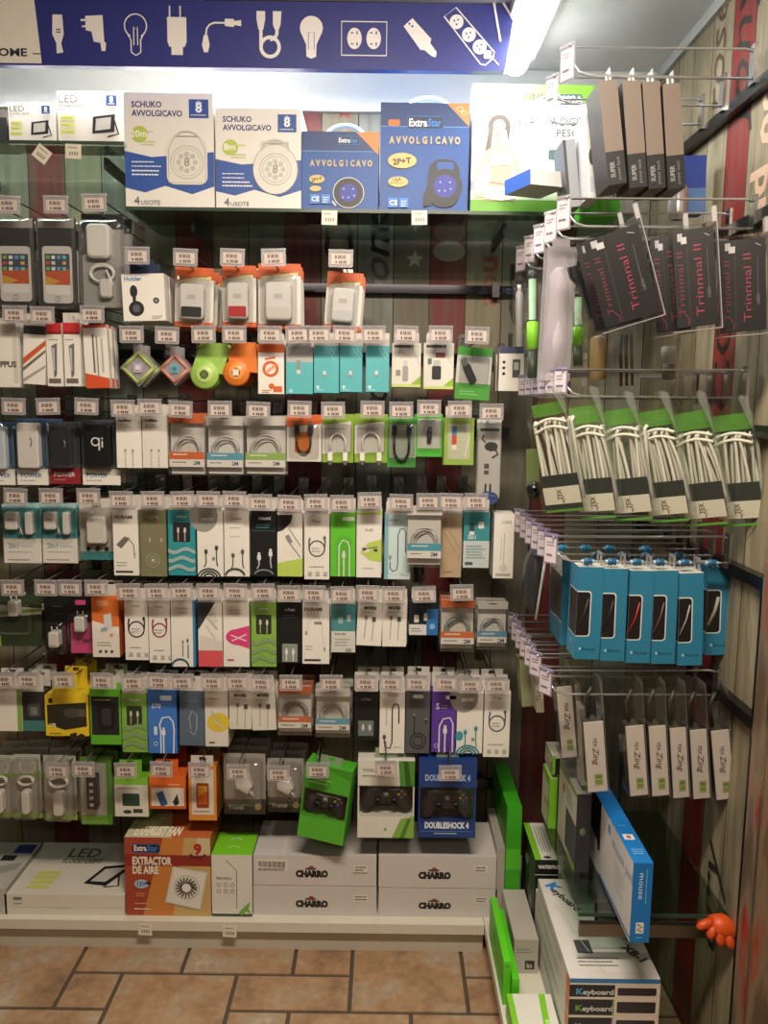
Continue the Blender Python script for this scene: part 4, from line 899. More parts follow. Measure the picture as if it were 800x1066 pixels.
def art_tall(F): F.r(0, 0, F.W, F.H, '#d9d6d0'); F.r(2, 9, F.W - 2, 12, '#3a3f52'); F.e(14, 28, 7, 5, '#232327'); F.l([(8, 24), (4, 20), (6, 16)], 1.6, '#232327'); F.l([(18, 30), (21, 36), (15, 40)], 2, '#232327'); F.r(7, 46, 12, 51, '#55524d'); F.r(7, 53, 12, 57, '#55524d'); F.r(8, 67, 10, 76, '#232327'); F.r(13, 67, 15, 76, '#232327'); F.e(12, F.H, 11, 7, '#3a4f86')
blister('tall white pack with black cable print', (497, 437, 521, 519), '#d9d6d0', art_tall, None, n=2, hk=(512, 430), D=.016, name='cable_pack', bub=(.0, .02, 1, .98), group='tall cable packs', cat='cable', shell=FILM, ctx='last of the coil row')

# ================================================================== row D (tall boxes at eye height)
TE = '#3f8f95'
def art_duo(F): F.r(0, F.H - 26, F.W, F.H, '#d9d6cf'); F.t('2in1', 5, F.H - 16, 5, '#6f8f95', .02); F.lines(18, F.H - 18, 17, 1, 2, '#8d9a9c', 1); F.lines(5, F.H - 12, 30, 1, 2, '#9a9690', .9); F.lines(4, F.H - 4, 32, 1, 2, '#8d8983', 1.2); F.r(0, 0, F.W, 4, '#9fc9cc')
def duo(mb, w, h, D):
    mb.prism(rr(w * .34, h * .30, .006, 4, -w * .2, h * .58), .004, D - .002, '#dedbd6', inset=.003); mb.box(-w * .28, -w * .12, .0028, .0045, h * .74, h * .77, '#b8b4ae')
    mb.prism(rr(w * .2, h * .38, .006, 4, w * .25, h * .50), .005, D - .002, '#d9d6d1', inset=.003); mb.tube([(w * .0, D * .5, h * .5), (w * .02, D * .5, h * .62), (w * .06, D * .5, h * .5)], .0022, '#dedbd6')
blister('teal pack with white charger and stick', (0, 526, 40, 588), TE, art_duo, duo, n=2, hk=(16, 518), D=.025, name='charger_blister', bub=(.03, .03, .97, .58), group='teal two piece charger packs', cat='charger', ctx='cut by the photo edge')
blister('teal pack with white charger, cable plug', (41, 526, 78, 588), TE, art_duo, duo, n=2, hk=(53, 518), D=.025, name='charger_blister', bub=(.03, .03, .97, .58), group='teal two piece charger packs', cat='charger', ctx='beside the clear bag')
def art_cb(F): F.r(0, F.H - 9, F.W, F.H, TE); F.t('Kalli', 18, 9, 4, '#6b6660', .02, 'c')
def bigch(mb, w, h, D):
    mb.prism(rr(w * .56, h * .44, .008, 4, .004, h * .28), .004, D - .002, '#dcd8d0', inset=.004); mb.tube([(-w * .2, D * .4, h * .55), (-w * .2, D * .4, h * .76), (-w * .05, D * .4, h * .8)], .003, '#dcd8d0')
    for x in (-.2, 0, .2): mb.lathe([(.002, .0), (.0055, .001), (.0055, .004)], '#3a3a3c', 12, (w * x * 1.3, D - .006, h * .19), 'y')
blister('pale clear pack with square white charger', (80, 520, 117, 585), '#cfcabf', art_cb, bigch, n=2, hk=(92, 518), D=.03, name='charger_blister', bub=(.06, .14, .94, .9), group='pale charger packs', cat='charger', ctx='teal foot')
def art_hur(F): F.t('HURAMI', 2, 9, 3.6, '#3c3a37', .03); F.p([(3, 36), (12, 27), (17, 30), (8, 40)], '#6d6a66'); F.l([(15, 28), (21, 36), (22, 50)], 1, '#7d7a75'); F.micro(22, 44, .9, '#7d7a75'); F.lines(3, 54, 12, 2, 3, '#9a9690', .9); F.r(2, F.H - 5, 20, F.H - 3, '#3c3a37')
carton('white cable box with grey plug print', (119, 531, 145, 599), Wh, art_hur, D=.03, hk=(126, 521), ctx='next to the olive box')
OL = '#7b7a5d'
def art_olive(F): F.t('MaxMi', 13, 9, 3.4, '#b5b39a', .02, 'c'); F.micro(10, 30, .9, '#b5b39a'); F.micro(22, 30, .9, '#b5b39a'); F.ring(13, 52, 7, .6, '#b5b39a'); F.ring(13, 52, 4, .6, '#b5b39a'); F.r(11.5, 50.5, 14.5, 53.5, '#c9c7b0')
carton('olive cable box with faint coil print', (147, 531, 174, 600), OL, art_olive, D=.03, hk=(159, 521))
def art_tealw(c1, c2, win=K):
    def f(F):
        F.t('Unico', F.W / 2, 8, 3.2, '#cfe4e4', .02, 'c'); F.rrect(5, 13, F.W - 5, 33, 1.5, win)
        F.usb(F.W / 2 - 3.5, 20, .95, '#d5c3a5'); F.usb(F.W / 2 + 3.5, 20, .95, '#d5d2cc'); F.l([(F.W / 2 - 3.5, 24), (F.W / 2 - 3.5, 32)], 1.2, '#a89a80'); F.l([(F.W / 2 + 3.5, 24), (F.W / 2 + 3.5, 32)], 1.2, '#a8a5a0')
        for i in range(3):
            y = F.H - 28 + i * 9; n = 8
            F.p([(F.W * j / n, y + 2 * math.sin(j * .9 + i)) for j in range(n + 1)] + [(F.W * j / n, y + 4 + 2 * math.sin(j * .9 + i)) for j in range(n, -1, -1)], c2)
    return f
carton('teal cable box with grey waves', (176, 531, 204, 599), '#2f929b', art_tealw(0, '#9ab4b6'), D=.03, hk=(190, 521))
def art_coilfoot(lead, blob, disc=None):
    def f(F):
        F.e(F.W * .25, 5, 15, 17, blob); F.r(0, 0, 0.1, .1, Wh); F.t('JEKOD', 4, 10, 3, '#f0ede6', .03)
        if disc: F.e(3, 46, 4, 5, disc)
        F.plugpair(9, 20, 40, lead, 60); F.e(F.W - 12, F.H - 4, 0, 0, lead)
        for r in (12, 9, 6): F.arc(12, F.H + 2, r, 190, 350, 1.5, lead, 14, r * .85)
        F.e(17, 49, 1.6, 1.6, '#6b8f8f')
    return f
carton('white cable box with grey corner blob', (206, 532, 233, 600), Wh, art_coilfoot('#3c3f42', '#97958f'), D=.03, hk=(217, 521), ctx='black coil at its foot')
def art_dark2(F): F.t('Dmax', 13, 9, 3.2, '#8d8983', .02, 'c'); F.lines(6, 17, 14, 1, 2, '#9a9690', .9); F.lines(6, 26, 14, 1, 2, '#b5b0a8', .9); F.plugpair(9, 19, 44, '#57564f', 62, '#4b5248'); F.arc(11, F.H, 10, 190, 350, 2.2, '#4b5248', 14, 8)
carton('white cable box with dark braided leads', (234, 532, 260, 600), Wh, art_dark2, D=.03, hk=(244, 521), ctx='beside the black box')
def art_black(F): F.t('maoni', 14, 9, 3.6, '#d6d6d6', .03, 'c'); F.lines(5, 14, 17, 2, 2.5, '#4f8f95', .9); F.r(0, 20, F.W, 21, '#2f4a4c'); F.plugpair(8, 20, 46, '#dcdcdc', 62, '#bdbdbd', 1.5); F.arc(13, F.H - 1, 10, 195, 345, 1.6, '#7d8a8a', 14, 6)
carton('black cable box with white plugs', (262, 532, 288, 600), '#17191c', art_black, D=.03, hk=(271, 524))
def art_lg(F): F.p([(0, 2), (16, 2), (14, 10), (6, 18), (0, 20)], '#26262b'); F.p([(0, F.H - 14), (F.W, F.H - 19), (F.W, F.H), (0, F.H)], '#b7cf5f'); F.l([(12, 16), (24, 34)], 1.2, '#9a9a98'); F.l([(9, 26), (24, 46)], 1.4, '#9a9a98'); F.p([(8, 24), (12, 22), (16, 30), (13, 32)], '#8a8a88')
carton('white and lime cable box, black corner', (289, 534, 315, 600), Wh, art_lg, D=.03, hk=(301, 525))
def art_ring(c, y=35, r=8, lead=12):
    def f(F): F.t('Puke', F.W / 2, 8, 3, '#8d8983', .02, 'c'); F.ringcable(F.W / 2, y, r, 1.5, c, lead); F.lines(F.W / 2 - 5, y - 1, 10, 2, 3, '#a5a199', .9); [F.r(4 + i * 8, F.H - 8, 8 + i * 8, F.H - 4, '#b5b0a8') for i in range(3)]; F.lines(5, F.H - 14, F.W - 10, 1, 2, '#b5b0a8', .8)
    return f
carton('white cable box with grey cable ring', (317, 536, 343, 603), Wh, art_ring('#55595a', 35, 8, 13), D=.03, hk=(329, 524), ctx='beside the bright green box')
def art_grn(F): F.rrect(12, 4, 25, 8, 1.5, '#d9e8c4'); F.rrect(6, 24, 22, F.H - 1, 5, '#57b32e'); F.l([(9, F.H), (9, 34), (13, 28), (18, 30), (20, 36), (20, F.H)], 1.3, '#d6dccf'); F.usb(14, 42, 1.4, '#d6dccf'); F.l([(14, 48), (14, F.H)], 1.4, '#d6dccf')
carton('bright green cable box', (344, 534, 370, 600), '#62c036', art_grn, D=.03, hk=(356, 525), ctx='white plug print')
def art_ell(F): F.t('Redfi', 13, 20, 2.8, '#8d8983', .02, 'c'); F.r(0, 0, F.W, 3, '#b7cf5f'); F.p([(4, 42), (12, 32), (26, 28), (26, 52), (14, 50)], '#b7cf5f'); F.e(10, 39, 4, 3, '#dedbd3'); F.l([(10, 38), (22, 36)], 1.2, '#6d6d6a'); F.r(6, 37, 10, 40, '#4f4f4c'); F.r(18, 38, 22, 41, '#4f4f4c'); F.lines(7, 58, 14, 1, 2, '#b5b0a8', .9)
carton('white cable box with lime ellipse', (371, 533, 397, 601), Wh, art_ell, D=.03, hk=(385, 522))
def art_s(c, base2=None):
    def f(F):
        if base2: F.r(0, 0, 4, F.H, base2)
        F.l([(6, 50), (6, 56), (9, 60), (13, 58), (14, 52), (14, 22), (16, 16), (20, 15), (22, 19), (22, 40)], 1.1, c); F.usb(6, 43, 1.2, '#8f9aa0'); F.lines(4, 6, 12, 1, 2, '#8d9a9c', .9); F.t('Type C', 16, 64, 2.4, '#7d8f95', 0)
    return f
carton('pale blue box with S shaped cable', (400, 535, 427, 603), '#c9dbde', art_s('#4b5457', '#7fb4bf'), D=.03, hk=(418, 524))
cable_bag('white cable bag with teal band', (423, 526, 460, 590), '#dcd9d3', '#4f9fb4', n=1, Y=2.055, hk=(446, 523), ctx='hung before a beige box')
def art_bei(F): F.l([(4, 20), (20, 46)], .7, '#8f7a62'); F.l([(8, 16), (20, 36)], .7, '#8f7a62'); F.p([(2, 44), (18, 40), (18, 58), (2, 60)], '#b59c80'); F.lines(4, 60, 11, 1, 2, '#7a6750', .9)
carton('beige cable box', (458, 535, 480, 601), '#b29b80', art_bei, D=.03, hk=(470, 523), ctx='partly behind the coil bag', Y=2.11)
def art_ts(F): F.r(0, 30, F.W, F.H, '#bfc9c9'); F.r(6, 12, 11, 20, '#31474b'); F.rrect(15, 10, 21, 17, 1.5, '#e2dfd9'); F.r(6, 20, 11, 24, '#d9d9d6'); F.t('2in1', 4, 28, 4, '#d5e6e6', .02); F.lines(3, 35, 22, 5, 3, '#6d8a90', 1.1); F.r(2, 52, 10, 55, '#4a5f66')
carton('teal and grey adapter card', (482, 533, 509, 591), '#3d8a92', art_ts, D=.02, n=2, hk=(496, 523), name='adapter_card', ctx='beside the narrow white box')
def art_nar(F): F.t('LUKE', 8, 10, 3, '#8d8983', .02); F.l([(11, 20), (11, 52)], .9, '#b5b0a8'); F.l([(8, 24), (8, 48)], .9, '#c4bfb6'); F.e(11, 56, 4, 4, '#d0ccc4'); F.r(3, F.H - 5, 18, F.H - 2.5, '#b0aba3')
carton('narrow white box by the side hooks', (513, 535, 534, 602), Wh, art_nar, D=.03, n=2, Y=2.12, ctx='last of the tall box row')

# ================================================================== row E
def art_dgreen(F): F.r(0, 0, F.W, F.H, '#35402c'); F.p([(0, 10), (F.W, 14), (F.W, 20), (0, 24)], '#c9c9bd'); F.p([(0, 18), (F.W, 14), (F.W, 17), (0, 22)], '#6f9a3c'); F.r(0, F.H - 11, 8, F.H, '#7fb83c')
blister('dark green clear pack with white charger', (-12, 622, 40, 676), '#2f3a28', art_dgreen, usb_charger('#d9d6cf', .62, .9), n=2, hk=(13, 613), D=.03, name='charger_blister', group='dark charger packs', cat='charger', ctx='cut by the photo edge')
def art_blackc(F): F.lines(9, 10, 13, 1, 2, '#5d5d5a', 1); F.lines(9, 18, 13, 1, 2, '#3f4f3f', .9)
def art_pink(F): F.r(0, 0, F.W, 27, '#151517'); F.r(6, 4, 17, 9, '#d84f86'); F.r(0, 28, F.W, F.H, '#d8548e'); F.r(13, 45, 20, 49, '#8a2d58'); F.lines(5, 22, 12, 1, 2, '#77757a', .8)
blister('black box with white wall charger', (42, 624, 68, 684), '#19191c', art_blackc, usb_charger('#dedbd5', .15, .9), n=2, hk=(48, 613), D=.035, name='charger_blister', bub=(.05, .4, .95, .98), group='dark charger packs', cat='charger')
blister('black and pink box with white charger', (69, 624, 96, 684), '#19191c', art_pink, usb_charger('#dedbd5', .42, .9), n=2, hk=(73, 613), D=.035, name='charger_blister', bub=(.05, .25, .95, .8), group='dark charger packs', cat='charger')
def art_orw(F): F.r(0, 0, F.W, 32, '#dd7434'); F.p([(0, 26), (F.W, 34), (F.W, 40), (0, 33)], '#e8e2d9'); F.rrect(5, 5, 17, 11, 2, '#e8a070'); F.p([(12, 20), (20, 18), (21, 34), (13, 37)], '#cfd3d6'); F.p([(9, 34), (15, 32), (16, 36), (9, 38)], '#9aa4ae'); F.e(20, 41, 1.8, 1.8, '#dd9a3c'); [F.e(8 + i * 6, F.H - 6, 1.6, 1.6, '#4f4b47') for i in range(3)]; F.lines(5, 48, 16, 2, 3, '#a5a199', .9)
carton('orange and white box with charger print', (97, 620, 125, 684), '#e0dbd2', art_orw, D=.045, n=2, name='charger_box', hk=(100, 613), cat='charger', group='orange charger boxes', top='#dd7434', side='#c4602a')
carton('white cable box with black cable ring', (131, 624, 155, 687), Wh, art_ring('#26262b', 31, 8, 13), D=.03, hk=(134, 617), ctx='beside the orange box')
carton('white cable box with dark red cable ring', (156, 625, 178, 690), Wh, art_ring('#8f3a44', 31, 7, 13), D=.03, hk=(163, 617), Y=2.102)
def art_blside(F): F.r(F.W - 2.5, 0, F.W, F.H, '#3f86b4'); F.micro(12, 42, .9, '#55646a'); F.micro(17, 40, 1.1, '#3a5f80'); F.l([(12, 46), (12, 58)], 1, '#55646a'); F.l([(17.5, 46), (17.5, 60)], 1.2, '#3a5f80'); F.arc(9, F.H + 1, 9, 190, 350, 2, '#31556b', 14, 9); F.lines(8, 8, 12, 2, 4, '#a5a199', .9)
carton('white cable box with blue edge, coil', (179, 625, 204, 694), Wh, art_blside, D=.03, hk=(189, 617), side='#3f86b4')
def art_redfoot(F): F.p([(0, 0), (18, 0), (2, 26), (0, 28)], '#3a3a3d'); F.r(0, F.H - 17, F.W, F.H, '#d8565e'); F.l([(10, 16), (20, 28)], 2.2, '#b9b6b0'); F.l([(8, 24), (18, 38)], 1.6, '#c9c6c0'); F.p([(12, 12), (18, 10), (21, 20), (16, 23)], '#d6d3cd'); F.p([(2, 34), (F.W, 40), (F.W, F.H - 17), (2, F.H - 17)], '#d9d2cc')
carton('white cable box with coral foot', (207, 627, 232, 694), Wh, art_redfoot, D=.03, hk=(217, 617), ctx='dark slanting corner')
def art_pinkell(F): F.e(15, 36, 12.5, 8.5, '#d9447c'); F.p([(12, 28), (27, 24), (27, 48), (14, 44)], '#d9447c'); F.l([(8, 34), (24, 40)], 1.2, '#f0d9e2'); F.l([(9, 40), (24, 33)], 1.2, '#f0d9e2'); F.lines(7, 8, 13, 2, 3, '#d28aa6', .9); F.r(4, F.H - 8, 11, F.H - 6, '#c4587f')
carton('white cable box with pink ellipse', (233, 627, 260, 694), Wh, art_pinkell, D=.03, hk=(245, 617))
def art_gwave(F): art_tealw(0, '#7f9f6c', '#2a3a22')(F)
carton('light green cable box with dark window', (262, 627, 288, 694), '#86b24e', art_gwave, D=.03, hk=(274, 617), ctx='second of the green boxes')
def art_bw(F): F.t('e-Fast', 13, 9, 3, '#cfcfcf', .02, 'c'); F.lines(6, 13, 15, 2, 2.5, '#4f6f72', .8); F.r(5, 43, 21, 62, '#8b938f'); F.usb(9.5, 50, 1.1, '#e6e4df'); F.usb(16.5, 50, 1.1, '#e6e4df'); F.l([(9.5, 54), (9.5, 61)], 1, '#e6e4df'); F.l([(16.5, 54), (16.5, 61)], 1, '#e6e4df')
carton('black cable box with low plug window', (289, 627, 314, 690), '#16191c', art_bw, D=.03, hk=(301, 619), ctx='beside the light green box')
def art_loop(F): F.t('HURAMI', 2, 8, 3.6, '#4b4843', .03); F.l([(5, 30), (6, 20), (10, 15), (16, 15), (20, 20), (21, 32), (22, 44)], 1, '#cfcbc2'); F.rrect(12, 19, 20, 22, 1, '#8d8983'); F.e(4, 31, 1.2, 2.4, '#9a9690'); F.micro(23, 46, 1, '#8d8983'); F.r(2, F.H - 5, 19, F.H - 3, '#3c3a37'); F.lines(3, 44, 9, 2, 3, '#b0aba3', .9)
carton('white cable box with pale loop print', (315, 628, 343, 691), Wh, art_loop, D=.03, hk=(327, 619))
def art_tw(F): F.r(0, 28, F.W, F.H, '#cfcfc9'); F.rrect(7, 13, 12, 20, 1.5, '#9ab4b8'); F.rrect(16, 11, 20, 18, 1.5, '#b4c4c4'); F.t('Lm-on', 4, 32, 3, '#55666a', .02); F.lines(4, 36, 18, 3, 3, '#8a9496', 1); F.r(15, 46, 21, 50, '#9a9a92')
carton('teal topped white adapter card', (345, 629, 370, 679), '#4a8a90', art_tw, D=.02, n=2, hk=(356, 620), name='adapter_card')
def art_emz(F): F.t('emzip', F.W / 2, 9, 3.8, '#3c3a37', .05, 'c'); F.lines(5, 12, 16, 1, 2, '#a5a199', .8); F.l([(9, 20), (8, 40)], 1, '#a5a199'); F.l([(17, 22), (16, 42)], 1, '#a5a199'); F.r(15.3, 17, 19.3, 22, '#55524d'); F.r(7.6, 16, 10.4, 20, '#77746e')
carton('white card with two plugs, first of pair', (371, 625, 397, 672), Wh, art_emz, D=.012, n=2, hk=(383, 619), name='cable_card', ctx='beside the teal topped card', tilt=2)
carton('white card with two plugs, second of pair', (398, 625, 423, 673), Wh, art_emz, D=.012, n=2, hk=(410, 620), name='cable_card', ctx='beside the black and blue card')
def art_bkbl(F): F.r(0, 0, F.W, 24, '#1c2430'); F.r(18, 8, F.W, F.H, '#2f6fae'); F.r(0, 24, 18, F.H, '#d4d4d0'); F.rrect(5, 14, 10, 22, 1.5, '#dedbd5'); F.rrect(15, 12, 19, 20, 1.5, '#dedbd5'); F.lines(2, 28, 13, 2, 2.5, '#77808a', .9); F.e(24, 26, 3, 3, '#7ab0e0')
carton('black, blue and white adapter card', (426, 626, 456, 661), '#1c2430', art_bkbl, D=.02, n=3, hk=(442, 620), name='adapter_card')
cable_bag('orange headed grey cable bag', (458, 624, 494, 678), '#cf6a34', '#d2703c', n=3, hk=(481, 618), ctx='under the teal and grey card', coil='#8f8f8d')
cable_bag('clear cable bag with blue strip', (496, 626, 528, 676), '#bdbab4', '#5f93b0', n=2, Y=2.11, ctx='half hidden by the side tickets', coil='#a9a9ab')

# ================================================================== row F
def art_wslope(F): F.r(0, 0, F.W, 4, '#cfcac0'); F.r(F.W - 5, 4, F.W, F.H, '#7fae4c'); F.e(5, 36, 4, 4, '#6d6a64'); F.l([(3, 33), (9, 26)], 1.6, '#55524d')
carton('white box with narrow green edge', (-10, 714, 24, 761), Wh, art_wslope, D=.05, n=2, name='charger_box', hk=(4, 709), ctx='cut by the photo edge', group='small boxes beside the yellow box')
def art_dteal(F): F.r(0, 30, F.W, F.H, '#3f7a78'); F.rrect(5, 12, 18, 26, 2, '#4b4c4e'); F.rrect(8, 16, 15, 24, 1, '#77787a')
carton('dark pack with teal foot', (25, 720, 47, 761), '#2b2c2e', art_dteal, D=.03, n=2, name='charger_box', hk=(29, 709), ctx='beside the yellow box', group='small boxes beside the yellow box')
YE = '#e5c62e'
def art_yel(F): F.p([(2, 10), (F.W - 2, 7), (F.W - 2, 32), (20, 36), (2, 30)], '#2b2920'); F.e(28, 18, 9, 5, '#4a463a'); F.r(34, 14, 42, 22, '#5a5648'); F.r(4, 3, 8, 8, '#2b2920'); F.t('VR', 4, 33, 4, '#e0d9b8', .03); F.lines(4, 39, 16, 2, 3, '#6d601c', 1); F.p([(25, 40), (32, 38), (33, 46), (26, 47)], '#2b2920'); F.e(37, 43, 4, 3.4, '#2b2920'); F.r(5, 46, 15, 48, '#2b2920')
def top_yel(F): F.lines(16, 5, 20, 2, 4, '#8a7620', 1.5)
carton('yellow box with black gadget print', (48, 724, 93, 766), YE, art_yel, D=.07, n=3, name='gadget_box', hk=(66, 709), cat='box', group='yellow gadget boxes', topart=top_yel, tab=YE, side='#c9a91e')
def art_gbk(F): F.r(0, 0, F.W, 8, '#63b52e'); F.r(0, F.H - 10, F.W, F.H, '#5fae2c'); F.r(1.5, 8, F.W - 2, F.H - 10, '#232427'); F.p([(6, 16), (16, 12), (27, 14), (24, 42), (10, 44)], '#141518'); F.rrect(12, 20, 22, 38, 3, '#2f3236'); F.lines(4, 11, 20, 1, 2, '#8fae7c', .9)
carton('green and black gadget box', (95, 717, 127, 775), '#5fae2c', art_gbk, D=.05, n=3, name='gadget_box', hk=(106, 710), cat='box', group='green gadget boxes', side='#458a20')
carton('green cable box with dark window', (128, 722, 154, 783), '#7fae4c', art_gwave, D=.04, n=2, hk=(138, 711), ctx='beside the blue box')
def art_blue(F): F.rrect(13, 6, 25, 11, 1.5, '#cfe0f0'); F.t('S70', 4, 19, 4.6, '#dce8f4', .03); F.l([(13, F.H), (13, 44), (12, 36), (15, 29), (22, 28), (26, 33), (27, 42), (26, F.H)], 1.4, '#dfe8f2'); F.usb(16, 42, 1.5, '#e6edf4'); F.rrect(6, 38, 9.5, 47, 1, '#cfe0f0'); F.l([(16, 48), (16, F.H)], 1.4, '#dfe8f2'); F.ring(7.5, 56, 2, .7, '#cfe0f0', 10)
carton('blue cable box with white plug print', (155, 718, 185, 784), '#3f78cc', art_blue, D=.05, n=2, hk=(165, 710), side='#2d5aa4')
def art_slate(F): F.l([(12, 40), (10, 28), (13, 21), (18, 25), (18, 40), (15, 46), (11, 42)], 1, '#9aa8b4'); F.lines(6, 10, 14, 1, 2, '#7d8a98', .9)
carton('slate blue cable box', (187, 719, 213, 776), '#59697c', art_slate, D=.05, n=2, hk=(190, 711), ctx='faint pale cable print', tilt=1, Y=2.105)
def art_ywh(F): F.e(14, 34, 12, 10, '#d9c23c'); F.l([(6, 22), (16, 34)], 1.4, '#b5b2ab'); F.l([(9, 32), (20, 40)], 1.4, '#cfcbc2'); F.r(4, F.H - 5, 10, F.H - 3, '#6d6a64'); F.lines(5, 9, 12, 1, 2, '#a5a199', .9)
carton('white cable box with yellow blot', (214, 718, 238, 777), '#d9d5cc', art_ywh, D=.04, n=3, hk=(221, 711))
carton('white card with two plugs, square ticket', (239, 716, 262, 759), '#d6d2ca', art_emz, D=.012, n=3, hk=(247, 711), name='cable_card', ctx='in the row with the yellow box', Y=2.097)
carton('white card with plugs beside orange bag', (263, 716, 288, 760), '#d6d2ca', art_emz, D=.012, n=3, hk=(272, 712), name='cable_card', ctx='in the row with the yellow box', tilt=-2)
cable_bag('orange headed bag with grey coil', (289, 714, 325, 765), '#b8592c', '#c9683a', n=3, hk=(303, 712), ctx='under the black box with low window', coil='#8a8a88')
cable_bag('pale cable bag with blue band, silver coil', (328, 717, 365, 767), '#c9c6c0', '#5f9fbb', n=3, hk=(345, 712), ctx='beside the lone black box')
carton('black cable box with two pale plugs', (369, 720, 394, 770), '#14171a', lambda F: (F.r(4, 30, 20, 46, '#6b7674'), F.usb(9, 36, 1, '#d6d4cf'), F.usb(16, 36, 1, '#d6d4cf'), F.t('e-Fast', 12, 9, 3, '#9a9a9a', .02, 'c')), D=.03, n=3, hk=(381, 712), ctx='dark blue packs behind')
def art_blackS(F): F.rrect(8, 3, 20, 7, 1.5, '#bdb8b0'); F.l([(5, 52), (6, 59), (11, 60), (13, 54), (13, 18), (15, 14), (19, 14), (20, 20), (20, 34)], 1.4, '#2a2a2d'); F.usb(5, 46, 1.3, '#55524d'); F.r(6, 16, 8, 36, '#c9c5bd'); F.lines(15, 58, 8, 1, 2, '#b5b0a8', .9)
carton('white cable box with black S cable', (395, 719, 421, 784), Wh, art_blackS, D=.03, n=2, hk=(407, 712))
def art_dg(F): F.rrect(7, 4, 18, 8, 1.5, '#c4c4c2'); F.micro(9, 26, 1, '#1f2022'); F.micro(21, 30, 1, '#1f2022'); F.l([(9, 30), (9, 46)], 1, '#1f2022'); F.ring(13, 52, 8, 1.2, '#2a2b2d'); F.ring(13, 52, 5, 1, '#2a2b2d')
carton('dark grey cable box', (422, 719, 447, 784), '#55565a', art_dg, D=.03, n=2, hk=(434, 712), ctx='between white and purple boxes')
def art_pur(F): F.rrect(14, 4, 25, 8, 1.5, '#d6cfe4'); F.t('S', 4, 18, 6, '#e6e0f0', .03); F.lines(9, 14, 9, 2, 2.5, '#b8a8d8', .9); F.l([(8, F.H), (8, 36), (12, 28), (19, 27), (22, 33), (22, F.H)], 1.4, '#dcd6ea'); F.usb(14, 38, 1.6, '#e2dcee'); F.l([(14, 44), (14, F.H)], 1.5, '#dcd6ea'); F.ring(5, 56, 2, .7, '#c9bce0', 10)
carton('purple cable box with white plug print', (449, 720, 474, 783), '#5a3a9c', art_pur, D=.03, n=2, hk=(465, 712))
carton('white cable box with teal coil, grey blob', (475, 720, 502, 784), Wh, art_coilfoot('#2f8a98', '#9a9790', '#3f9aa8'), D=.03, n=2, hk=(490, 714), ctx='beside the purple box')
carton('white cable box with slate cable ring', (503, 720, 530, 788), Wh, art_ring('#4b5a66', 33, 8, 14), D=.03, n=2, hk=(517, 714), ctx='last of the lower box row')

# ================================================================== row G
def art_wl(F): F.r(0, 0, F.W, 20, '#b8bbb2'); F.ring(F.W / 2, 12, 8, 1.6, '#d9d9d2'); F.r(0, F.H - 6, F.W, F.H, '#8fae5c'); F.p([(0, 22), (F.W, 18), (F.W, 22), (0, 27)], '#8fb45c'); F.lines(3, 26, 18, 2, 3, '#7d8a70', 1)
def car(mb, w, h, D):
    mb.prism(rr(w * .3, h * .36, .008, 4, .0, h * .12), .004, D - .002, '#dcdad4', inset=.003); coil_tube(mb, 0, h * .62, D * .5, w * .30, 3, .003, M('#d5d3cd', .4), .6)
for short, rect, hk, ctx in (('pale rounded blister with white lead', (-16, 791, 12, 856), None, 'cut by the photo edge'), ('pale rounded blister with white car charger', (12, 790, 40, 857), None, 'first whole one in the lowest row'), ('rounded blister with white lead and ring', (43, 791, 77, 859), (60, 803), 'between pale blister and black charger')):
    blister(short, rect, '#a9a8a0', art_wl, car, n=3, hk=hk, ctx=ctx, D=.03, name='lead_blister', radius=.03, bub=(.04, .04, .96, .96), group='pale lead blisters', cat='charger', cname='car_charger', Y=2.12)
def art_bc(F): F.r(0, F.H - 10, F.W, F.H, '#6fae34'); F.r(0, 0, F.W, 6, '#4f8a2c'); F.r(F.W - 5, 0, F.W, F.H, '#4f8a2c')
def carb(mb, w, h, D):
    mb.prism(rr(w * .34, h * .5, .006, 4, -.004, h * .28), .004, D - .002, '#1d1d20', inset=.003)
    for i in range(4): mb.box(-.009, .001, .0025, .0045, h * (.34 + i * .1), h * (.38 + i * .1), '#b5b3ae')
blister('green backed blister with black strip device', (81, 793, 114, 864), '#b9bbb2', art_bc, carb, n=3, hk=(87, 802), ctx='beside the green topped box', D=.03, name='lead_blister', radius=.012, bub=(.03, .03, .9, .9), group='green backed blisters', cat='charger', cname='device', Y=2.12)
def art_gtop(F): F.r(0, 0, F.W, 7, '#7fbf3a'); F.rrect(8, 16, 26, 29, 1, '#2c4a3c'); F.e(13, 35, 4.5, 2, '#3a3d38'); F.r(19, 32, 29, 36, '#3a3d38'); F.lines(4, 10, 22, 1, 2, '#9a9690', .9)
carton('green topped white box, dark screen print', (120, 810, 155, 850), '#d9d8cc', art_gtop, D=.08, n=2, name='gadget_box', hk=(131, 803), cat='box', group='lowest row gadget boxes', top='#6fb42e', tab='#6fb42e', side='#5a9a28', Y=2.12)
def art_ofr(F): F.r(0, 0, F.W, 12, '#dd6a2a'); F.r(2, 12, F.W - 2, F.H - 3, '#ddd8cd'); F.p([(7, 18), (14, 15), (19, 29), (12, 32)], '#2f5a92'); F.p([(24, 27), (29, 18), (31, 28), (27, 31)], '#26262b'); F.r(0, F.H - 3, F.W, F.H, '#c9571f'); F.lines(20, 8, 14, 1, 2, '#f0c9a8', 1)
carton('orange box with blue phone print', (156, 808, 194, 842), '#dd6a2a', art_ofr, D=.10, n=2, name='gadget_box', hk=(168, 802), cat='box', group='lowest row gadget boxes', top='#dd6424', tab='#dd6424', side='#b9501c', Y=2.12)
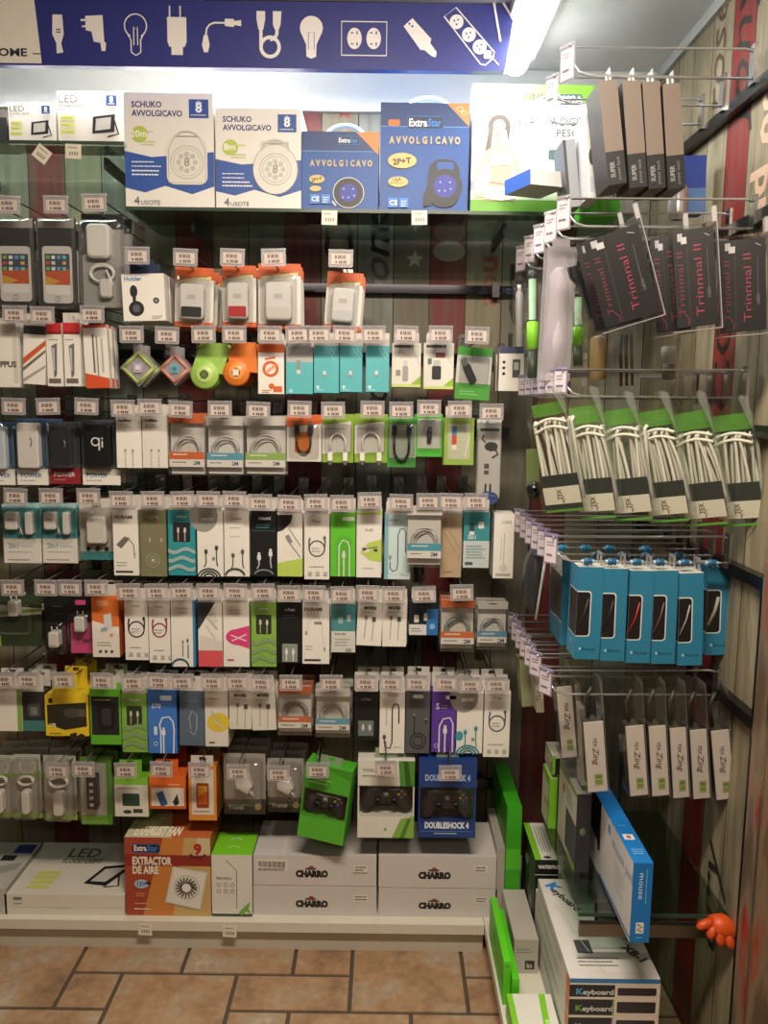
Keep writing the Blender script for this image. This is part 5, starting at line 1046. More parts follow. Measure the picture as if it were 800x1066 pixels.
def art_oy(F): F.r(0, 0, F.W, F.H, '#d98a3a'); F.r(3, 4, F.W - 3, F.H - 6, '#d9d2c4'); F.rrect(8, 18, 21, 44, 1.5, '#8f3c1c'); F.r(9.5, 21, 19.5, 40, '#e0a03a'); F.p([(9.5, 32), (19.5, 26), (19.5, 40), (9.5, 40)], '#d2602c'); F.r(7, 9, 12, 13, '#6b8a3c'); F.lines(5, 47, 18, 1, 2, '#8d6a3c', 1)
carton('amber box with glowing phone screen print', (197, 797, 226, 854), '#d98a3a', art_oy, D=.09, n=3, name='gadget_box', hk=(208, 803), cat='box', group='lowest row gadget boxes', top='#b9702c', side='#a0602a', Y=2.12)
def art_dft(F): F.r(0, 0, F.W, F.H, '#9a9894'); F.r(0, F.H - 16, F.W, F.H, '#3c3e3c'); F.t('Travel', 4, F.H - 5, 4.5, '#c4c4bd', .02); F.e(F.W - 8, F.H - 8, 3.5, 3.5, '#a89a5c')
def ch2(mb, w, h, D):
    mb.prism([(-.02, h * .50), (.012, h * .40), (.024, h * .52), (.015, h * .66), (-.012, h * .70), (-.022, h * .6)], .004, D - .002, '#e2e0dc', inset=.004)
    for s in (-.004, .006): mb.tube([(.016, D * .5 + s, h * .44), (.028, D * .5 + s, h * .34)], .002, '#d5d3ce')
blister('grey blister with white plug adapter', (231, 790, 275, 854), '#9a9894', art_dft, ch2, n=3, hk=(248, 805), D=.035, name='adapter_blister', bub=(.04, .06, .96, .78), group='grey adapter blisters', cat='adapter', cname='plug_adapter', Y=2.12, ctx='beside the amber box')
def ch3(mb, w, h, D):
    ch2(mb, w, h, D); mb.lathe([(.002, .002), (.008, .003), (.008, .010)], '#1f1f22', 14, (.014, 0, h * .28), 'y')
blister('grey blister with white and black adapter', (277, 795, 315, 852), '#8f8e8a', art_dft, ch3, n=3, hk=(290, 806), D=.035, name='adapter_blister', bub=(.04, .06, .96, .78), group='grey adapter blisters', cat='adapter', cname='plug_adapter', Y=2.12, ctx='beside the leaning green box')

def gamepad(mb, w, z0, h, D, col, acc):
    """controller: body with two grips, two sticks, a cross and four buttons"""
    a = w * .5
    out = []
    top = [(-.42, .86), (-.30, .98), (-.12, .93), (.12, .93), (.30, .98), (.42, .86)]
    rgt = [(.50, .55), (.54, .20), (.48, .02), (.38, .06), (.27, .30), (.12, .34)]
    pts = rgt + [(-x, z) for x, z in reversed(rgt)] + top
    out = [(x * w * .92, z0 + z * h) for x, z in pts]
    mb.prism(list(reversed(out)), 0.004, D * .75, col, inset=.008)
    for x, z in ((-.16, .48), (.16, .48)):
        mb.lathe([(.003, -.006), (.0095, -.006), (.0095, -.003), (.006, -.001), (.006, .006)], M('#0f0f11', .5), 14, (x * w, 0, z0 + z * h), 'y')
    mb.box(-.30 * w - .009, -.30 * w + .009, .001, .006, z0 + .70 * h - .003, z0 + .70 * h + .003, '#3a3b40'); mb.box(-.30 * w - .003, -.30 * w + .003, .001, .006, z0 + .70 * h - .009, z0 + .70 * h + .009, '#3a3b40')
    for k, (dx, dz) in enumerate(((0, 1), (1, 0), (0, -1), (-1, 0))): mb.lathe([(.001, .001), (.0034, .0015), (.0034, .006)], acc[k % len(acc)], 10, (.30 * w + dx * .008, 0, z0 + .70 * h + dz * .008), 'y')
    mb.lathe([(.001, .0005), (.007, .001), (.007, .005)], '#8d9092', 14, (0, 0, z0 + .70 * h), 'y')
def padbox(short, rect, sidec, art, cz, Y, tilt, turn, hk, ctx, D=.06, glass_z=None, col='#1b1c1f'):
    loc, w, h, sx, sy = spot(rect, Y); r = empty('game_controller_box', loc); r.rotation_euler = (0, math.radians(tilt), math.radians(turn))
    W0, H0 = rect[2] - rect[0], rect[3] - rect[1]; zl, zh = cz
    mb = MB(); e = .004
    mb.box(-w / 2, w / 2, 0, D, 0, h * zl, sidec); mb.box(-w / 2, w / 2, 0, D, h * zh, h, sidec); mb.box(-w / 2, w / 2, D - .003, D, h * zl, h * zh, '#3a3c3a')
    mb.box(-w / 2, -w / 2 + e, .002, D - .003, h * zl, h * zh, sidec); mb.box(w / 2 - e, w / 2, .002, D - .003, h * zl, h * zh, sidec)
    F = Face(mb, (-w / 2, 0, h), (1, 0, 0), (0, 0, -1), sx, sy); F.W, F.H = W0, H0; art(F); mb.build('carton', r)
    mb = MB(); gamepad(mb, w * .92, h * (zl + .02), h * (zh - zl) * .92, D, col, ('#4a7f3c', '#a33a34', '#3f66a8', '#b59a3c')); mb.build('controller', r)
    mb = MB(); mb.box(-w / 2 + e, w / 2 - e, -.0008, 0.0, h * zl - .002, h * zh + .002, WINDOW); mb.build('window', r)
    zp = hook(hk[0], hk[1], short, Y=2.04, top=loc.z + h)
    mt = MB(); tabs(mt, w * .6, h, D * .3, max(.02, min(.06, zp + .01 - loc.z - h)), mat_of('#8f9a84')); mt.build('hang_tab', r)
    finish(r, short, 'game controller', 'boxed game controllers', 1, D, Y, ctx)
GG = '#4aa52c'
padbox('bright green controller box leaning over', (308, 797, 358, 875), GG, lambda F: (F.p([(0, F.H - 22), (F.W, F.H - 26), (F.W, F.H), (0, F.H)], '#55b032'), F.lines(6, 14, 26, 2, 4, '#a9d694', 1.2), F.p([(F.W * .3, 0), (F.W, 0), (F.W, 10)], '#3c8f22')), (.30, .66), 2.08, 7, -12, (331, 803), 'black gamepad behind its window')
def art_xb(F): F.r(0, 0, F.W, 26, '#d8d6cc'); F.p([(42, 0), (F.W, 0), (F.W, 26), (44, 26)], '#4f8a34'); F.p([(47, 0), (52, 0), (56, 26), (50, 26)], '#2f5a20'); F.r(0, 57, F.W, F.H, '#d8d6cc'); F.p([(36, F.H), (45, 60), (F.W, 57), (F.W, F.H)], '#7fae4c'); F.p([(44, F.H), (52, 60), (56, 60), (49, F.H)], '#4f7f2c'); F.lines(5, 15, 24, 1, 2, '#77756d', 1.2); F.t('WIRELESS', 5, 11, 3, '#9a978d', .02); F.e(29, 71, 1.6, 1.6, '#7fae4c')
padbox('white and green controller box', (372, 792, 431, 872), '#d8d6cc', art_xb, (.29, .675), 2.09, 0, 0, (402, 801), 'black gamepad with coloured buttons', D=.06)
def art_ps(F): F.t('DOUBLESHOCK 4', 30, 21.5, 6, '#9ab0d4', .05, 'c', w=47); F.t('DOUBLESHOCK 4', 30, F.H - 10, 6.2, '#dfe6f2', .05, 'c', w=46); F.lines(17, F.H - 5, 26, 1, 2, '#a9bcdc', 1.2); F.r(2, F.H - 7, F.W - 2, F.H - 6.4, '#5d82bc')
padbox('dark blue DOUBLESHOCK 4 controller box', (435, 791, 495, 872), '#1d3d80', art_ps, (.20, .645), 2.09, 0, 0, (469, 806), 'black gamepad with light bar', D=.06)

# ================================================================== goods on the base shelf
def art_ext(F):
    W_, H_ = F.W, F.H
    F.r(0, 0, W_, H_, '#a5452f'); F.p([(W_ * .45, 0), (W_, 0), (W_, H_), (W_ * .2, H_)], '#c9803c'); F.p([(W_ * .70, 0), (W_, 0), (W_, H_), (W_ * .55, H_)], '#c4a56c'); F.p([(W_ * .85, 0), (W_, 0), (W_, H_ * .2), (W_ * .8, 20)], '#cfbf9a')
    F.r(0, 19, W_, 31, '#8a2a22')
    F.rrect(8, 7, 37, 17, 3, '#12213c'); F.l([(8.6, 7.6), (36.4, 7.6), (36.4, 16.4), (8.6, 16.4)], .5, '#3f7ec4', True); F.t('Extra', 10, 14.6, 6.2, '#e6e2da', .03, w=13); F.t('Star', 23.5, 14.6, 6.2, '#3f7ec4', .03, w=11)
    F.t('9', 76, 17.5, 11, '#b3201c', .05, 'c'); F.arc(76, 13, 9, 30, 150, 2.2, '#5d1c18')
    F.t('EXTRACTOR', 8, 29.5, 8.4, '#e6ddcb', .05, w=41); F.t('DE AIRE', 8, 39.5, 8.0, '#e6ddcb', .05, w=27)
    F.e(17, 51, 7.5, 5, '#a8c0d4'); F.t('12V', 17, 53, 4.4, '#2f5a92', .03, 'c'); F.e(24, 50, 3, 1.6, '#26262b')
    F.lines(11, 61, 12, 2, 2.6, '#d99a6a', 1.2); F.lines(9, 72, 18, 1, 2, '#d9a27a', 1.4); F.lines(9, 78, 18, 1, 2, '#ecd9c0', 1.4)
    F.p([(50, 31), (86, 37), (78, 79), (41, 71)], '#cfcbc2'); F.p([(52, 33), (84, 38.5), (77, 77), (43, 69.5)], '#dedbd2'); F.ring(64, 54, 13, .8, '#a5a29a')
    for i in range(18):
        a = math.radians(i * 20); F.l([(64 + 5 * math.cos(a), 54 + 5 * math.sin(a)), (64 + 8.5 * math.cos(a + .25), 54 + 8.5 * math.sin(a + .25)), (64 + 11.5 * math.cos(a + .3), 54 + 11.5 * math.sin(a + .3))], 1.5, '#4b4842')
    F.e(64, 54, 4.6, 4.8, '#e6e3db')
def top_ext(F): F.r(0, 0, F.W, F.H, '#d2c6a8'); F.p([(F.W * .4, 0), (F.W, 0), (F.W, F.H), (F.W * .55, F.H)], '#c46a3c'); F.t('TOILET', 10, F.H * .55, F.H * .26, '#fff7e0', .04, w=22, slant=.2); F.t('EXHAUST FAN', 8, F.H * .92, F.H * .30, '#fff7e0', .04, w=48, slant=.2)
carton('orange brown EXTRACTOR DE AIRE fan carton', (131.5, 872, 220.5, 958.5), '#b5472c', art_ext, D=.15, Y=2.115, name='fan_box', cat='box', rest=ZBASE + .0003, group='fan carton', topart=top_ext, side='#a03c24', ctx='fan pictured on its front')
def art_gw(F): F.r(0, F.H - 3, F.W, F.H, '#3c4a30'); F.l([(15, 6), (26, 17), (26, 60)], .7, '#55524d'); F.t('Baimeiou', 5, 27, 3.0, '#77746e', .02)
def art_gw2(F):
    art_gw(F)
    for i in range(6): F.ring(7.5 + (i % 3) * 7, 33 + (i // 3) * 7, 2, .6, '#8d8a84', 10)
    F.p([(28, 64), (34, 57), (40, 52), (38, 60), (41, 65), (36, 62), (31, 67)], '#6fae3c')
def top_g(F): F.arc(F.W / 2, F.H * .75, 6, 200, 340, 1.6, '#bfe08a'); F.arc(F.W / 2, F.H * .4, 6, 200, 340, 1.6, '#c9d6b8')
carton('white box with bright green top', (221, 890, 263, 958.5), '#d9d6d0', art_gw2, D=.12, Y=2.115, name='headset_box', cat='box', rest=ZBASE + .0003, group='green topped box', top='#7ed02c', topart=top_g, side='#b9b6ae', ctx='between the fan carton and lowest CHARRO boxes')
def art_charro(sticker):
    def f(F):
        F.t('CHARRO', F.W * .475, F.H * .64 + 2, 6.2, '#1f1c1a', .09, 'c', w=34); cx = F.W * .475
        F.e(cx - 1, F.H * .64 - 6.4, 6, 1.2, '#2a211c'); F.e(cx - .5, F.H * .64 - 7.6, 2.6, 1.8, '#8a3a2c')
        if sticker:
            F.r(3, 4, 36, 16, '#d9d5cc'); x = 5
            for i in range(17): wv = (0.7, 1.1, .5)[i % 3]; F.r(x, 6, x + wv, 12, '#2a2826'); x += wv + .9
            F.lines(5, 13.3, 28, 1, 2, '#55524d', .9)
        F.r(F.W - 24, F.H * .26, F.W - 9, F.H * .26 + 8, '#d9d5cc'); F.lines(F.W - 22, F.H * .26 + 2, 12, 2, 3, '#55524d', 1.2)
    return f
def top_ch(F): F.lines(36, F.H * .5, 60, 1, 4, '#a9a6a2', 1.5); F.r(30, 2, 32, F.H - 2, '#d6d4d0')
CHW = '#cbc6c4'
for short, rect, st, ctx, n in (('lower white CHARRO box beside green topped one', (264, 922.5, 392, 954), False, '', 0), ('upper white CHARRO box with barcode sticker', (264, 891, 392, 922), True, '', 0), ('lower white CHARRO box near the corner', (394, 925, 517, 958), False, 'barcode scrap at its edge', 0), ('upper white CHARRO box near the corner', (394, 891.5, 517, 924.5), False, 'without the large sticker', 0)):
    carton(short, rect, CHW, art_charro(st), D=.19, Y=2.125, rest=(ZBASE + .0003) if 'lower' in short else at((rect[0] + rect[2]) / 2, 922.5 if rect[0] < 300 else 925, 2.125).z + .0022, name='flat_goods_box', cat='box', group='stacked CHARRO boxes on the base shelf', topart=top_ch if 'upper' in short else None, ctx=ctx)
# LED floodlight cartons lying at the end of the base
def top_led(F):
    k = F.W / 130
    F.t('LED', 40 * k, F.H * .30, F.H * .18, '#55524b', .01, w=36 * k); F.t('FLOOD LIGHT', 38 * k, F.H * .42, F.H * .09, '#55524b', .02, w=46 * k)
    for i in range(4): F.r((20 - i * .5) * k, F.H * (.58 + i * .085), (46 - i) * k, F.H * (.64 + i * .085), '#cdd46a')
    x, y = 78 * k, F.H * .44
    F.p([(x, F.H * .80), (x + 12 * k, F.H * .48), (x + 46 * k, F.H * .42), (x + 26 * k, F.H * .84)], K); F.p([(x + 6 * k, F.H * .76), (x + 15 * k, F.H * .53), (x + 38 * k, F.H * .49), (x + 23 * k, F.H * .77)], '#c9c6c0'); F.l([(x + 34 * k, F.H * .64), (x + 40 * k, F.H * .84), (x + 24 * k, F.H * .86)], 2, K)
p = at(67, 958, 2.12)
for i, (rect, short) in enumerate((((6, 945, 130, 958.5), 'flat white LED floodlight carton under its twin'), ((5, 931.5, 130, 944.6), 'flat white LED floodlight carton lying on top'))):
    carton(short, rect, '#d9d4c8', (lambda F: (F.r(9, 3, 18, 6, '#77746c'), F.lines(9, 9, 11, 1, 2, '#8d8a82', 1.4))) if i else (lambda F: F.r(52, 0, 68, 2.5, '#c4beb0')), D=.27, Y=2.112, rest=(ZBASE + .0003) if i == 0 else at(67.5, 945, 2.112).z + .001, name='floodlight_box', group='flat floodlight cartons on the base shelf', topart=top_led if i else None, ctx='beside the fan carton')
def art_cam(F): F.t('CCTV', 6, 15, 6, '#3c3f44', .02)
r = carton('silver grey case with blue label', (-44, 925, 8, 957.5), '#b9b7b2', None, D=.24, Y=2.112, name='flat_goods_box', cat='box', rest=ZBASE + .0003, group='silver case', side='#8a8884', topart=lambda F: (F.r(F.W * .55, F.H * .05, F.W * .95, F.H * .25, '#1f3d80'), F.r(F.W * .4, F.H * .3, F.W * .7, F.H * .42, '#2a2a2d'), F.p([(F.W * .3, F.H * .6), (F.W * .9, F.H * .45), (F.W * .9, F.H * .6), (F.W * .3, F.H * .8)], '#9a9893')), ctx='cut by the photo edge', tilt=0)
# ================================================================== side wall: hooks pointing into the shop
SIDE_PROTO = {}
def make_side_hook(L, th, mat, key):
    r = empty('side_display_hook', (0, 0, 0))      # origin at the tip, wall towards +x
    mb = MB(); mb.tube([(L, 0, -0.022), (0.045, 0, -0.022), (0.025, 0, -0.016), (0.012, 0, -0.002)], 0.0026, WIRE); mb.build('prong', r)
    mb = MB(); mb.tube([(L - .004, 0, 0.030), (L - .02, 0, .034), (0.004, 0, 0.030), (0.002, -.014, 0.030)], 0.0024, WIRE); mb.tube([(0.004, 0, .030), (0.002, .014, .030)], .002, WIRE); mb.build('ticket_arm', r)
    mb = MB(); mb.box(L - .006, L, -.012, .012, -.034, .042, CHROME); mb.build('back_plate', r)
    mb = MB(); mb.box(0.0, 0.0014, -.019, .019, .032 - th, .031, mat); mb.box(-.002, .004, -.019, .019, .031, .036, mat); hd = mb.build('ticket_holder', r); hd.rotation_euler = (0, 0, .6)
    mb = MB(); mb.box(-.0006, -.0001, -.016, .016, .035 - th, .027, M('#d6cbd2')); F = Face(mb, (-.0006, .016, .027), (0, -1, 0), (0, 0, -1), .001); F.lines(5, 8, 22, 2, 6, '#8d7f8d', 3); F.lines(5, th * 700 - 8, 20, 1, 3, '#6d5f6d', 5); mb.build('price_label', hd)
    return r
def side_hook(Y, z, xt, label, group, th=.062, mat=None):
    key = (round(th, 3), (mat or MILKY).name, round(xt, 3))
    if key not in SIDE_PROTO: r = SIDE_PROTO[key] = make_side_hook(XR - .0235 - xt, th, mat or MILKY, key)
    else: r = copy_tree(SIDE_PROTO[key])
    r.location = (xt, Y, z); r.rotation_euler = (random.uniform(-.03, .03), 0, random.uniform(-.02, .02))
    tag(r, label, 'display hook', group); return r
WORD = ['nearest', 'second', 'third', 'fourth', 'fifth', 'sixth', 'seventh', 'eighth', 'ninth', 'tenth']
Z4 = at(660, 585, 1.71).z + .022
for z, ys, xt, word, th, mat in (
        (at(650, 79, 1.745).z + .022, (1.745, 1.90, 2.03), .352, 'top side row, over the spine boxes', .066, MILKY),
        (1.875, (1.70, 1.83, 1.96, 2.09, 2.22), .347, 'side row of black pink lettered boxes', .062, MILKY),
        (at(650, 413, 1.69).z + .022, (1.69, 1.78, 1.87, 1.96, 2.05, 2.14), .352, 'side row of grey cable packs', .05, LILAC),
        (Z4, (1.71, 1.79, 1.87, 1.95, 2.03, 2.12), .350, 'side row of blue window boxes', .06, LILAC),
        (0.905, (1.72, 1.84, 1.91, 1.98, 2.05, 2.12, 2.19), .352, 'side row of long white labels', .055, LILAC)):
    for i, y in enumerate(ys):
        side_hook(y, z, xt, '%s hook from the camera side, %s' % (WORD[i], word), 'price hooks on the side wall', th, mat)

def qframe(tl, bl, Y, dx=0.0):
    a, b = at(tl[0], tl[1], Y), at(bl[0], bl[1], Y); V = (a - b); h = V.length; V.normalize(); U = Vector((V.z, 0, -V.x))
    s = (at(tl[0] + 10, tl[1], Y) - a).length / 10
    return b, U, V, h, s
def qroot(name, tl, bl, wpx, Y, turn=0.0):
    b, U, V, h, s = qframe(tl, bl, Y); w = wpx * s; half = w / 2; w /= math.cos(math.radians(turn))
    Mx = Matrix(((U.x, 0, V.x, 0), (U.y, 1, V.y, 0), (U.z, 0, V.z, 0), (0, 0, 0, 1))); o = b + U * half
    r = empty(name, None, Matrix.Translation(o) @ Mx @ Matrix.Rotation(math.radians(turn), 4, 'Z'))
    return r, w, h, s
def qbox(name, short, tl, bl, wpx, Y, depth, col, cat, group=None, front=None, left=None, top=None, faces=None, turn=0.0, lab=None, H=None, tab=None):
    r, w, h, s = qroot(name, tl, bl, wpx, Y, turn)
    mb = MB(); d = {'*': col}; d.update(faces or {}); mb.box(-w / 2, w / 2, 0, depth, 0, h, d)
    hp = bl[1] - tl[1]; sy = h / hp
    if front: F = Face(mb, (-w / 2, 0, h), (1, 0, 0), (0, 0, -1), s, sy); F.W, F.H = wpx, hp; front(F)
    if left: F = Face(mb, (-w / 2, depth, h), (0, -1, 0), (0, 0, -1), s, sy); F.W, F.H = depth / s, hp; left(F)
    if top: F = Face(mb, (-w / 2, depth, h), (1, 0, 0), (0, -1, 0), s); F.W, F.H = wpx, depth / s; top(F)
    mb.build('carton', r)
    if tab:
        mt = MB(); mt.box(w / 2 - .002, w / 2 - .001, depth * .5 - .02, depth * .5 - .006, h - .001, h + tab, MILKY); mt.box(w / 2 - .002, w / 2 - .001, depth * .5 + .006, depth * .5 + .02, h - .001, h + tab, MILKY); mt.box(w / 2 - .002, w / 2 - .001, depth * .5 - .006, depth * .5 + .006, h + tab - .008, h + tab, MILKY); mt.build('hang_tab', r)
    tag(r, lab or short, cat, group); return r

# top side row: four spine boxes
def spine(F): F.r(0, 0, F.W, F.H * .68, '#786a61'); F.r(0, F.H * .68, F.W, F.H, '#17171a'); F.t('SUPER', F.W * .42, F.H * .93, 4.6, '#8d8d90', .02, rot=-90, sx=.9); F.t('power bank', F.W * .72, F.H * .96, 3.6, '#77777a', .0, rot=-90)
for i, (tl, bl, wd) in enumerate((((623, 85), (634, 193), 19.5), ((648, 85), (656, 196), 19), ((669, 86), (676, 197), 18), ((690, 88), (696, 197), 18.5))):
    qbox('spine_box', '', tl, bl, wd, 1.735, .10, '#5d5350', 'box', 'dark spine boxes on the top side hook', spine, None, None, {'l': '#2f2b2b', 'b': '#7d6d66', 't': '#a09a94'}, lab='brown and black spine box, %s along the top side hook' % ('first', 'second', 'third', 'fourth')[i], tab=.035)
# behind them
qbox('gadget_box', '', (551, 178), (551, 194), 42, 1.98, .11, '#d5d3d0', 'box', 'mixed boxes on the top side hooks', None, None, None, {'l': '#2f62c0', 't': '#2f62c0'}, turn=24, lab='blue and white box tilted before the bathroom scale carton')
qbox('gadget_box', '', (586, 146), (592, 216), 13, 1.95, .10, '#8d8f94', 'box', 'mixed boxes on the top side hooks', lambda F: F.r(0, 0, 3, F.H, '#2f3136'), None, None, {'l': '#5d6066'}, lab='tall grey box behind the brown spine boxes')
qbox('gadget_box', '', (609, 118), (612, 206), 13, 1.88, .10, '#dcdad8', 'box', 'mixed boxes on the top side hooks', lambda F: (F.e(6, 45, 3.2, 9, '#4b4c48'), F.r(3, 66, 9, 82, '#c5c4cc')), None, None, {'l': '#d0ced0'}, lab='narrow white box with dark oval beside the spine boxes')
qbox('gadget_box', '', (608, 207), (608, 226), 38, 2.0, .10, '#58c035', 'box', 'mixed boxes on the top side hooks', lambda F: F.r(18, 0, 24, F.H, '#7fd05c'), lab='bright green box low behind the brown spine boxes')
qbox('gadget_box', '', (713, 162), (712, 222), 23, 1.95, .05, '#2f4aa0', 'box', 'mixed boxes on the top side hooks', lambda F: F.r(0, 34, F.W, F.H, '#5b82b8'), lab='blue panel box close to the red wall plank')
r, w, h, s = qroot('silver_canister', (702, 187), (700, 226), 20, 1.875)
mb = MB(); mb.lathe([(w * .3, 0), (w * .48, .004), (w * .5, h * .2), (w * .5, h * .85), (w * .3, h)], M('#c9c7c8', .3, .6), 20, (0, .03, 0)); mb.build('body', r); mb = MB(); mb.lathe([(w * .2, h), (w * .3, h + .002), (w * .28, h + .018), (w * .1, h + .02)], '#2b2b2e', 16, (0, .03, 0)); mb.build('cap', r)
mb = MB(); mb.tube([(0, .03, h + .018), (-.006, .028, h + .05), (0, .026, 2.113 - r.matrix_world.translation.z), (.006, .028, h + .05), (.002, .03, h + .019)], .0015, '#d9d9d9', 5); mb.build('hang_loop', r)
tag(r, 'silver rounded canister under the last spine box', 'canister')

# second side row: black boxes in clear cases, swung towards the aisle
def tri(F):
    F.r(0, 0, F.W, F.H, '#111012'); F.t('Trinnnal II', F.W * .68, F.H * .90, 7.5, '#98304f', -.008, rot=-90, w=F.H * .74); F.r(F.W * .33, 0, F.W * .34, F.H, '#3d3a40'); F.t('Trinnnal II', F.W * .22, F.H * .88, 6, '#74263f', -.008, rot=-90, w=F.H * .66); F.t('cable', F.W * .86, F.H * .72, 4, '#6d6a70', 0, rot=-90); F.r(F.W * .82, F.H * .2, F.W * .83, F.H * .7, '#5d5a60')
    F.r(F.W * .12, F.H * .03, F.W * .24, F.H * .11, '#a9a8ac'); F.r(F.W * .20, F.H * .07, F.W * .34, F.H * .14, '#b9b8bc'); F.l([(F.W * .78, F.H * .06), (F.W * .9, F.H * .09)], 1, '#8d8a90'); F.l([(F.W * .2, F.H * .85), (F.W * .3, F.H * .92), (F.W * .28, F.H * .98)], .8, '#7d3048')
for i, (tl, bl, wd, Y, turn) in enumerate((((609, 250), (633, 341), 55, 1.53, -16), ((601, 254), (622, 345), 46, 1.64, -16), ((679, 247), (686, 346), 33, 1.585, -16), ((702, 240), (708, 341), 39, 1.53, -16), ((752, 250), (754, 346), 43, 1.55, -16))):
    r, w, h, s = qroot('clear_case_pack', tl, bl, wd, Y, turn)
    mb = MB(); mb.box(-w / 2, w / 2, .006, .026, 0.0, h, '#1b191c'); hp = bl[1] - tl[1]
    F = Face(mb, (-w / 2, .006, h), (1, 0, 0), (0, 0, -1), w / wd, h / hp); F.W, F.H = wd, hp; tri(F); mb.build('inner_box', r)
    mb = MB(); e = .007
    mb.box(-w / 2 - e, w / 2 + e, 0, .03, -e, h + e, CLEAR)
    mb.box(w / 2 - .001, w / 2 + e, 0.002, .028, h + e, h + .034, MILKY); mb.box(w / 2 + e - .0016, w / 2 + e, -.001, .031, -e, h + e, MILKY); mb.box(-w / 2 - e, w / 2 + e, -.001, .031, -e - .0016, -e, MILKY)
    mb.build('clear_case', r)
    tag(r, ('black pink lettered box in clear case, tilted, first on its hook', 'black pink lettered box mostly hidden behind the tilted first one', 'black pink lettered box half hidden behind the middle one', 'black pink lettered box in the middle of the side hook', 'black pink lettered box closest to the wall plate')[i], 'boxed cable', 'black boxes in clear cases')
# long clear packs hanging behind them
def tubepack(tl, bl, wd, Y, lab, shell, inner, cap):
    r, w, h, s = qroot('clear_tube_pack', tl, bl, wd, Y)
    mb = MB(); mb.box(-w / 2, w / 2, 0, .045, 0, h, shell); mb.prism(rr(w * .6, .02, .004, 3, 0, h), .02, .022, shell); mb.build('clear_sleeve', r)
    mb = MB(); inner(mb, w, h); mb.build('contents', r)
    tag(r, lab, 'tube pack', 'long clear packs on the side hooks'); return r
def in_silver(mb, w, h): mb.lathe([(w * .1, h * .06), (w * .36, h * .08), (w * .40, h * .3), (w * .30, h * .66), (w * .34, h * .8), (w * .12, h * .86)], '#b4abb8', 16, (0, .022, 0))
def in_green(mb, w, h): mb.lathe([(w * .2, h * .28), (w * .42, h * .29), (w * .42, h * .52), (w * .2, h * .53)], '#8ee02c', 14, (0, .022, 0)); mb.lathe([(w * .3, h * .02), (w * .36, h * .03), (w * .36, h * .27)], '#33402c', 12, (0, .022, 0)); mb.lathe([(w * .26, h * .54), (w * .28, h * .96)], '#8fb08a', 12, (0, .022, 0)); mb.lathe([(w * .3, h * .9), (w * .36, h * .91), (w * .3, h * .97)], '#26282b', 12, (0, .022, 0))
def in_black(mb, w, h): mb.prism([(-w * .3, h * .98), (w * .05, h), (w * .2, h * .7), (w * .4, h * .1), (0, h * .02), (-w * .05, h * .6), (-w * .35, h * .8)], .01, .03, '#1c1e21', inset=.004)
def in_clear(mb, w, h): mb.lathe([(w * .3, h * .1), (w * .36, h * .12), (w * .36, h * .8), (w * .2, h * .84)], '#a4a2a0', 12, (0, .022, 0)); mb.lathe([(w * .1, h * .84), (w * .2, h * .85), (w * .2, h * .92)], '#d9d8d6', 12, (0, .022, 0))
tubepack((571, 256), (563, 396), 31, 1.78, 'clear sleeve with silver lilac tube behind the tilted black box', MILKY, in_silver, None)
tubepack((549, 277), (549, 396), 15, 1.90, 'clear sleeve with bright green band in its tube', CLEAR, in_green, None)
tubepack((537, 289), (537, 368), 11, 2.04, 'narrow clear sleeve closest to the plank wall', CLEAR, in_clear, None)
tubepack((590, 277), (607, 336), 22, 1.68, 'clear pack with black curved holder left of the tilted box'.replace('left of', 'against'), CLEAR, in_black, None)
tubepack((597, 300), (597, 382), 15, 1.84, 'clear sleeve with dark green base beside the silver tube', GREENISH, in_green, None)
tubepack((613, 330), (611, 402), 28, 1.76, 'clear sleeve with amber tube under the tilted black box', CLEAR, lambda mb, w, h: mb.lathe([(w * .2, h * .1), (w * .34, h * .12), (w * .3, h * .7), (w * .1, h * .75)], '#b59a6a', 14, (0, .022, 0)), None)
tubepack((690, 352), (690, 398), 20, 1.74, 'clear sleeve with white cap under the middle black box', CLEAR, lambda mb, w, h: (mb.lathe([(w * .3, h * .45), (w * .38, h * .46), (w * .38, h * .8), (w * .3, h * .82)], '#d9d6d0', 14, (0, .022, 0)), mb.lathe([(w * .2, h * .05), (w * .36, h * .08), (w * .36, h * .42)], '#6b5f55', 14, (0, .022, 0))), None)
tubepack((645, 345), (646, 404), 20, 1.80, 'clear sleeve with black sticks beside the amber tube', CLEAR, lambda mb, w, h: [mb.tube([(w * x, .022, 0.004), (w * x * .9, .022, h * .95)], .0035, '#1f1d1c', 6) for x in (-.3, 0, .3)], None)

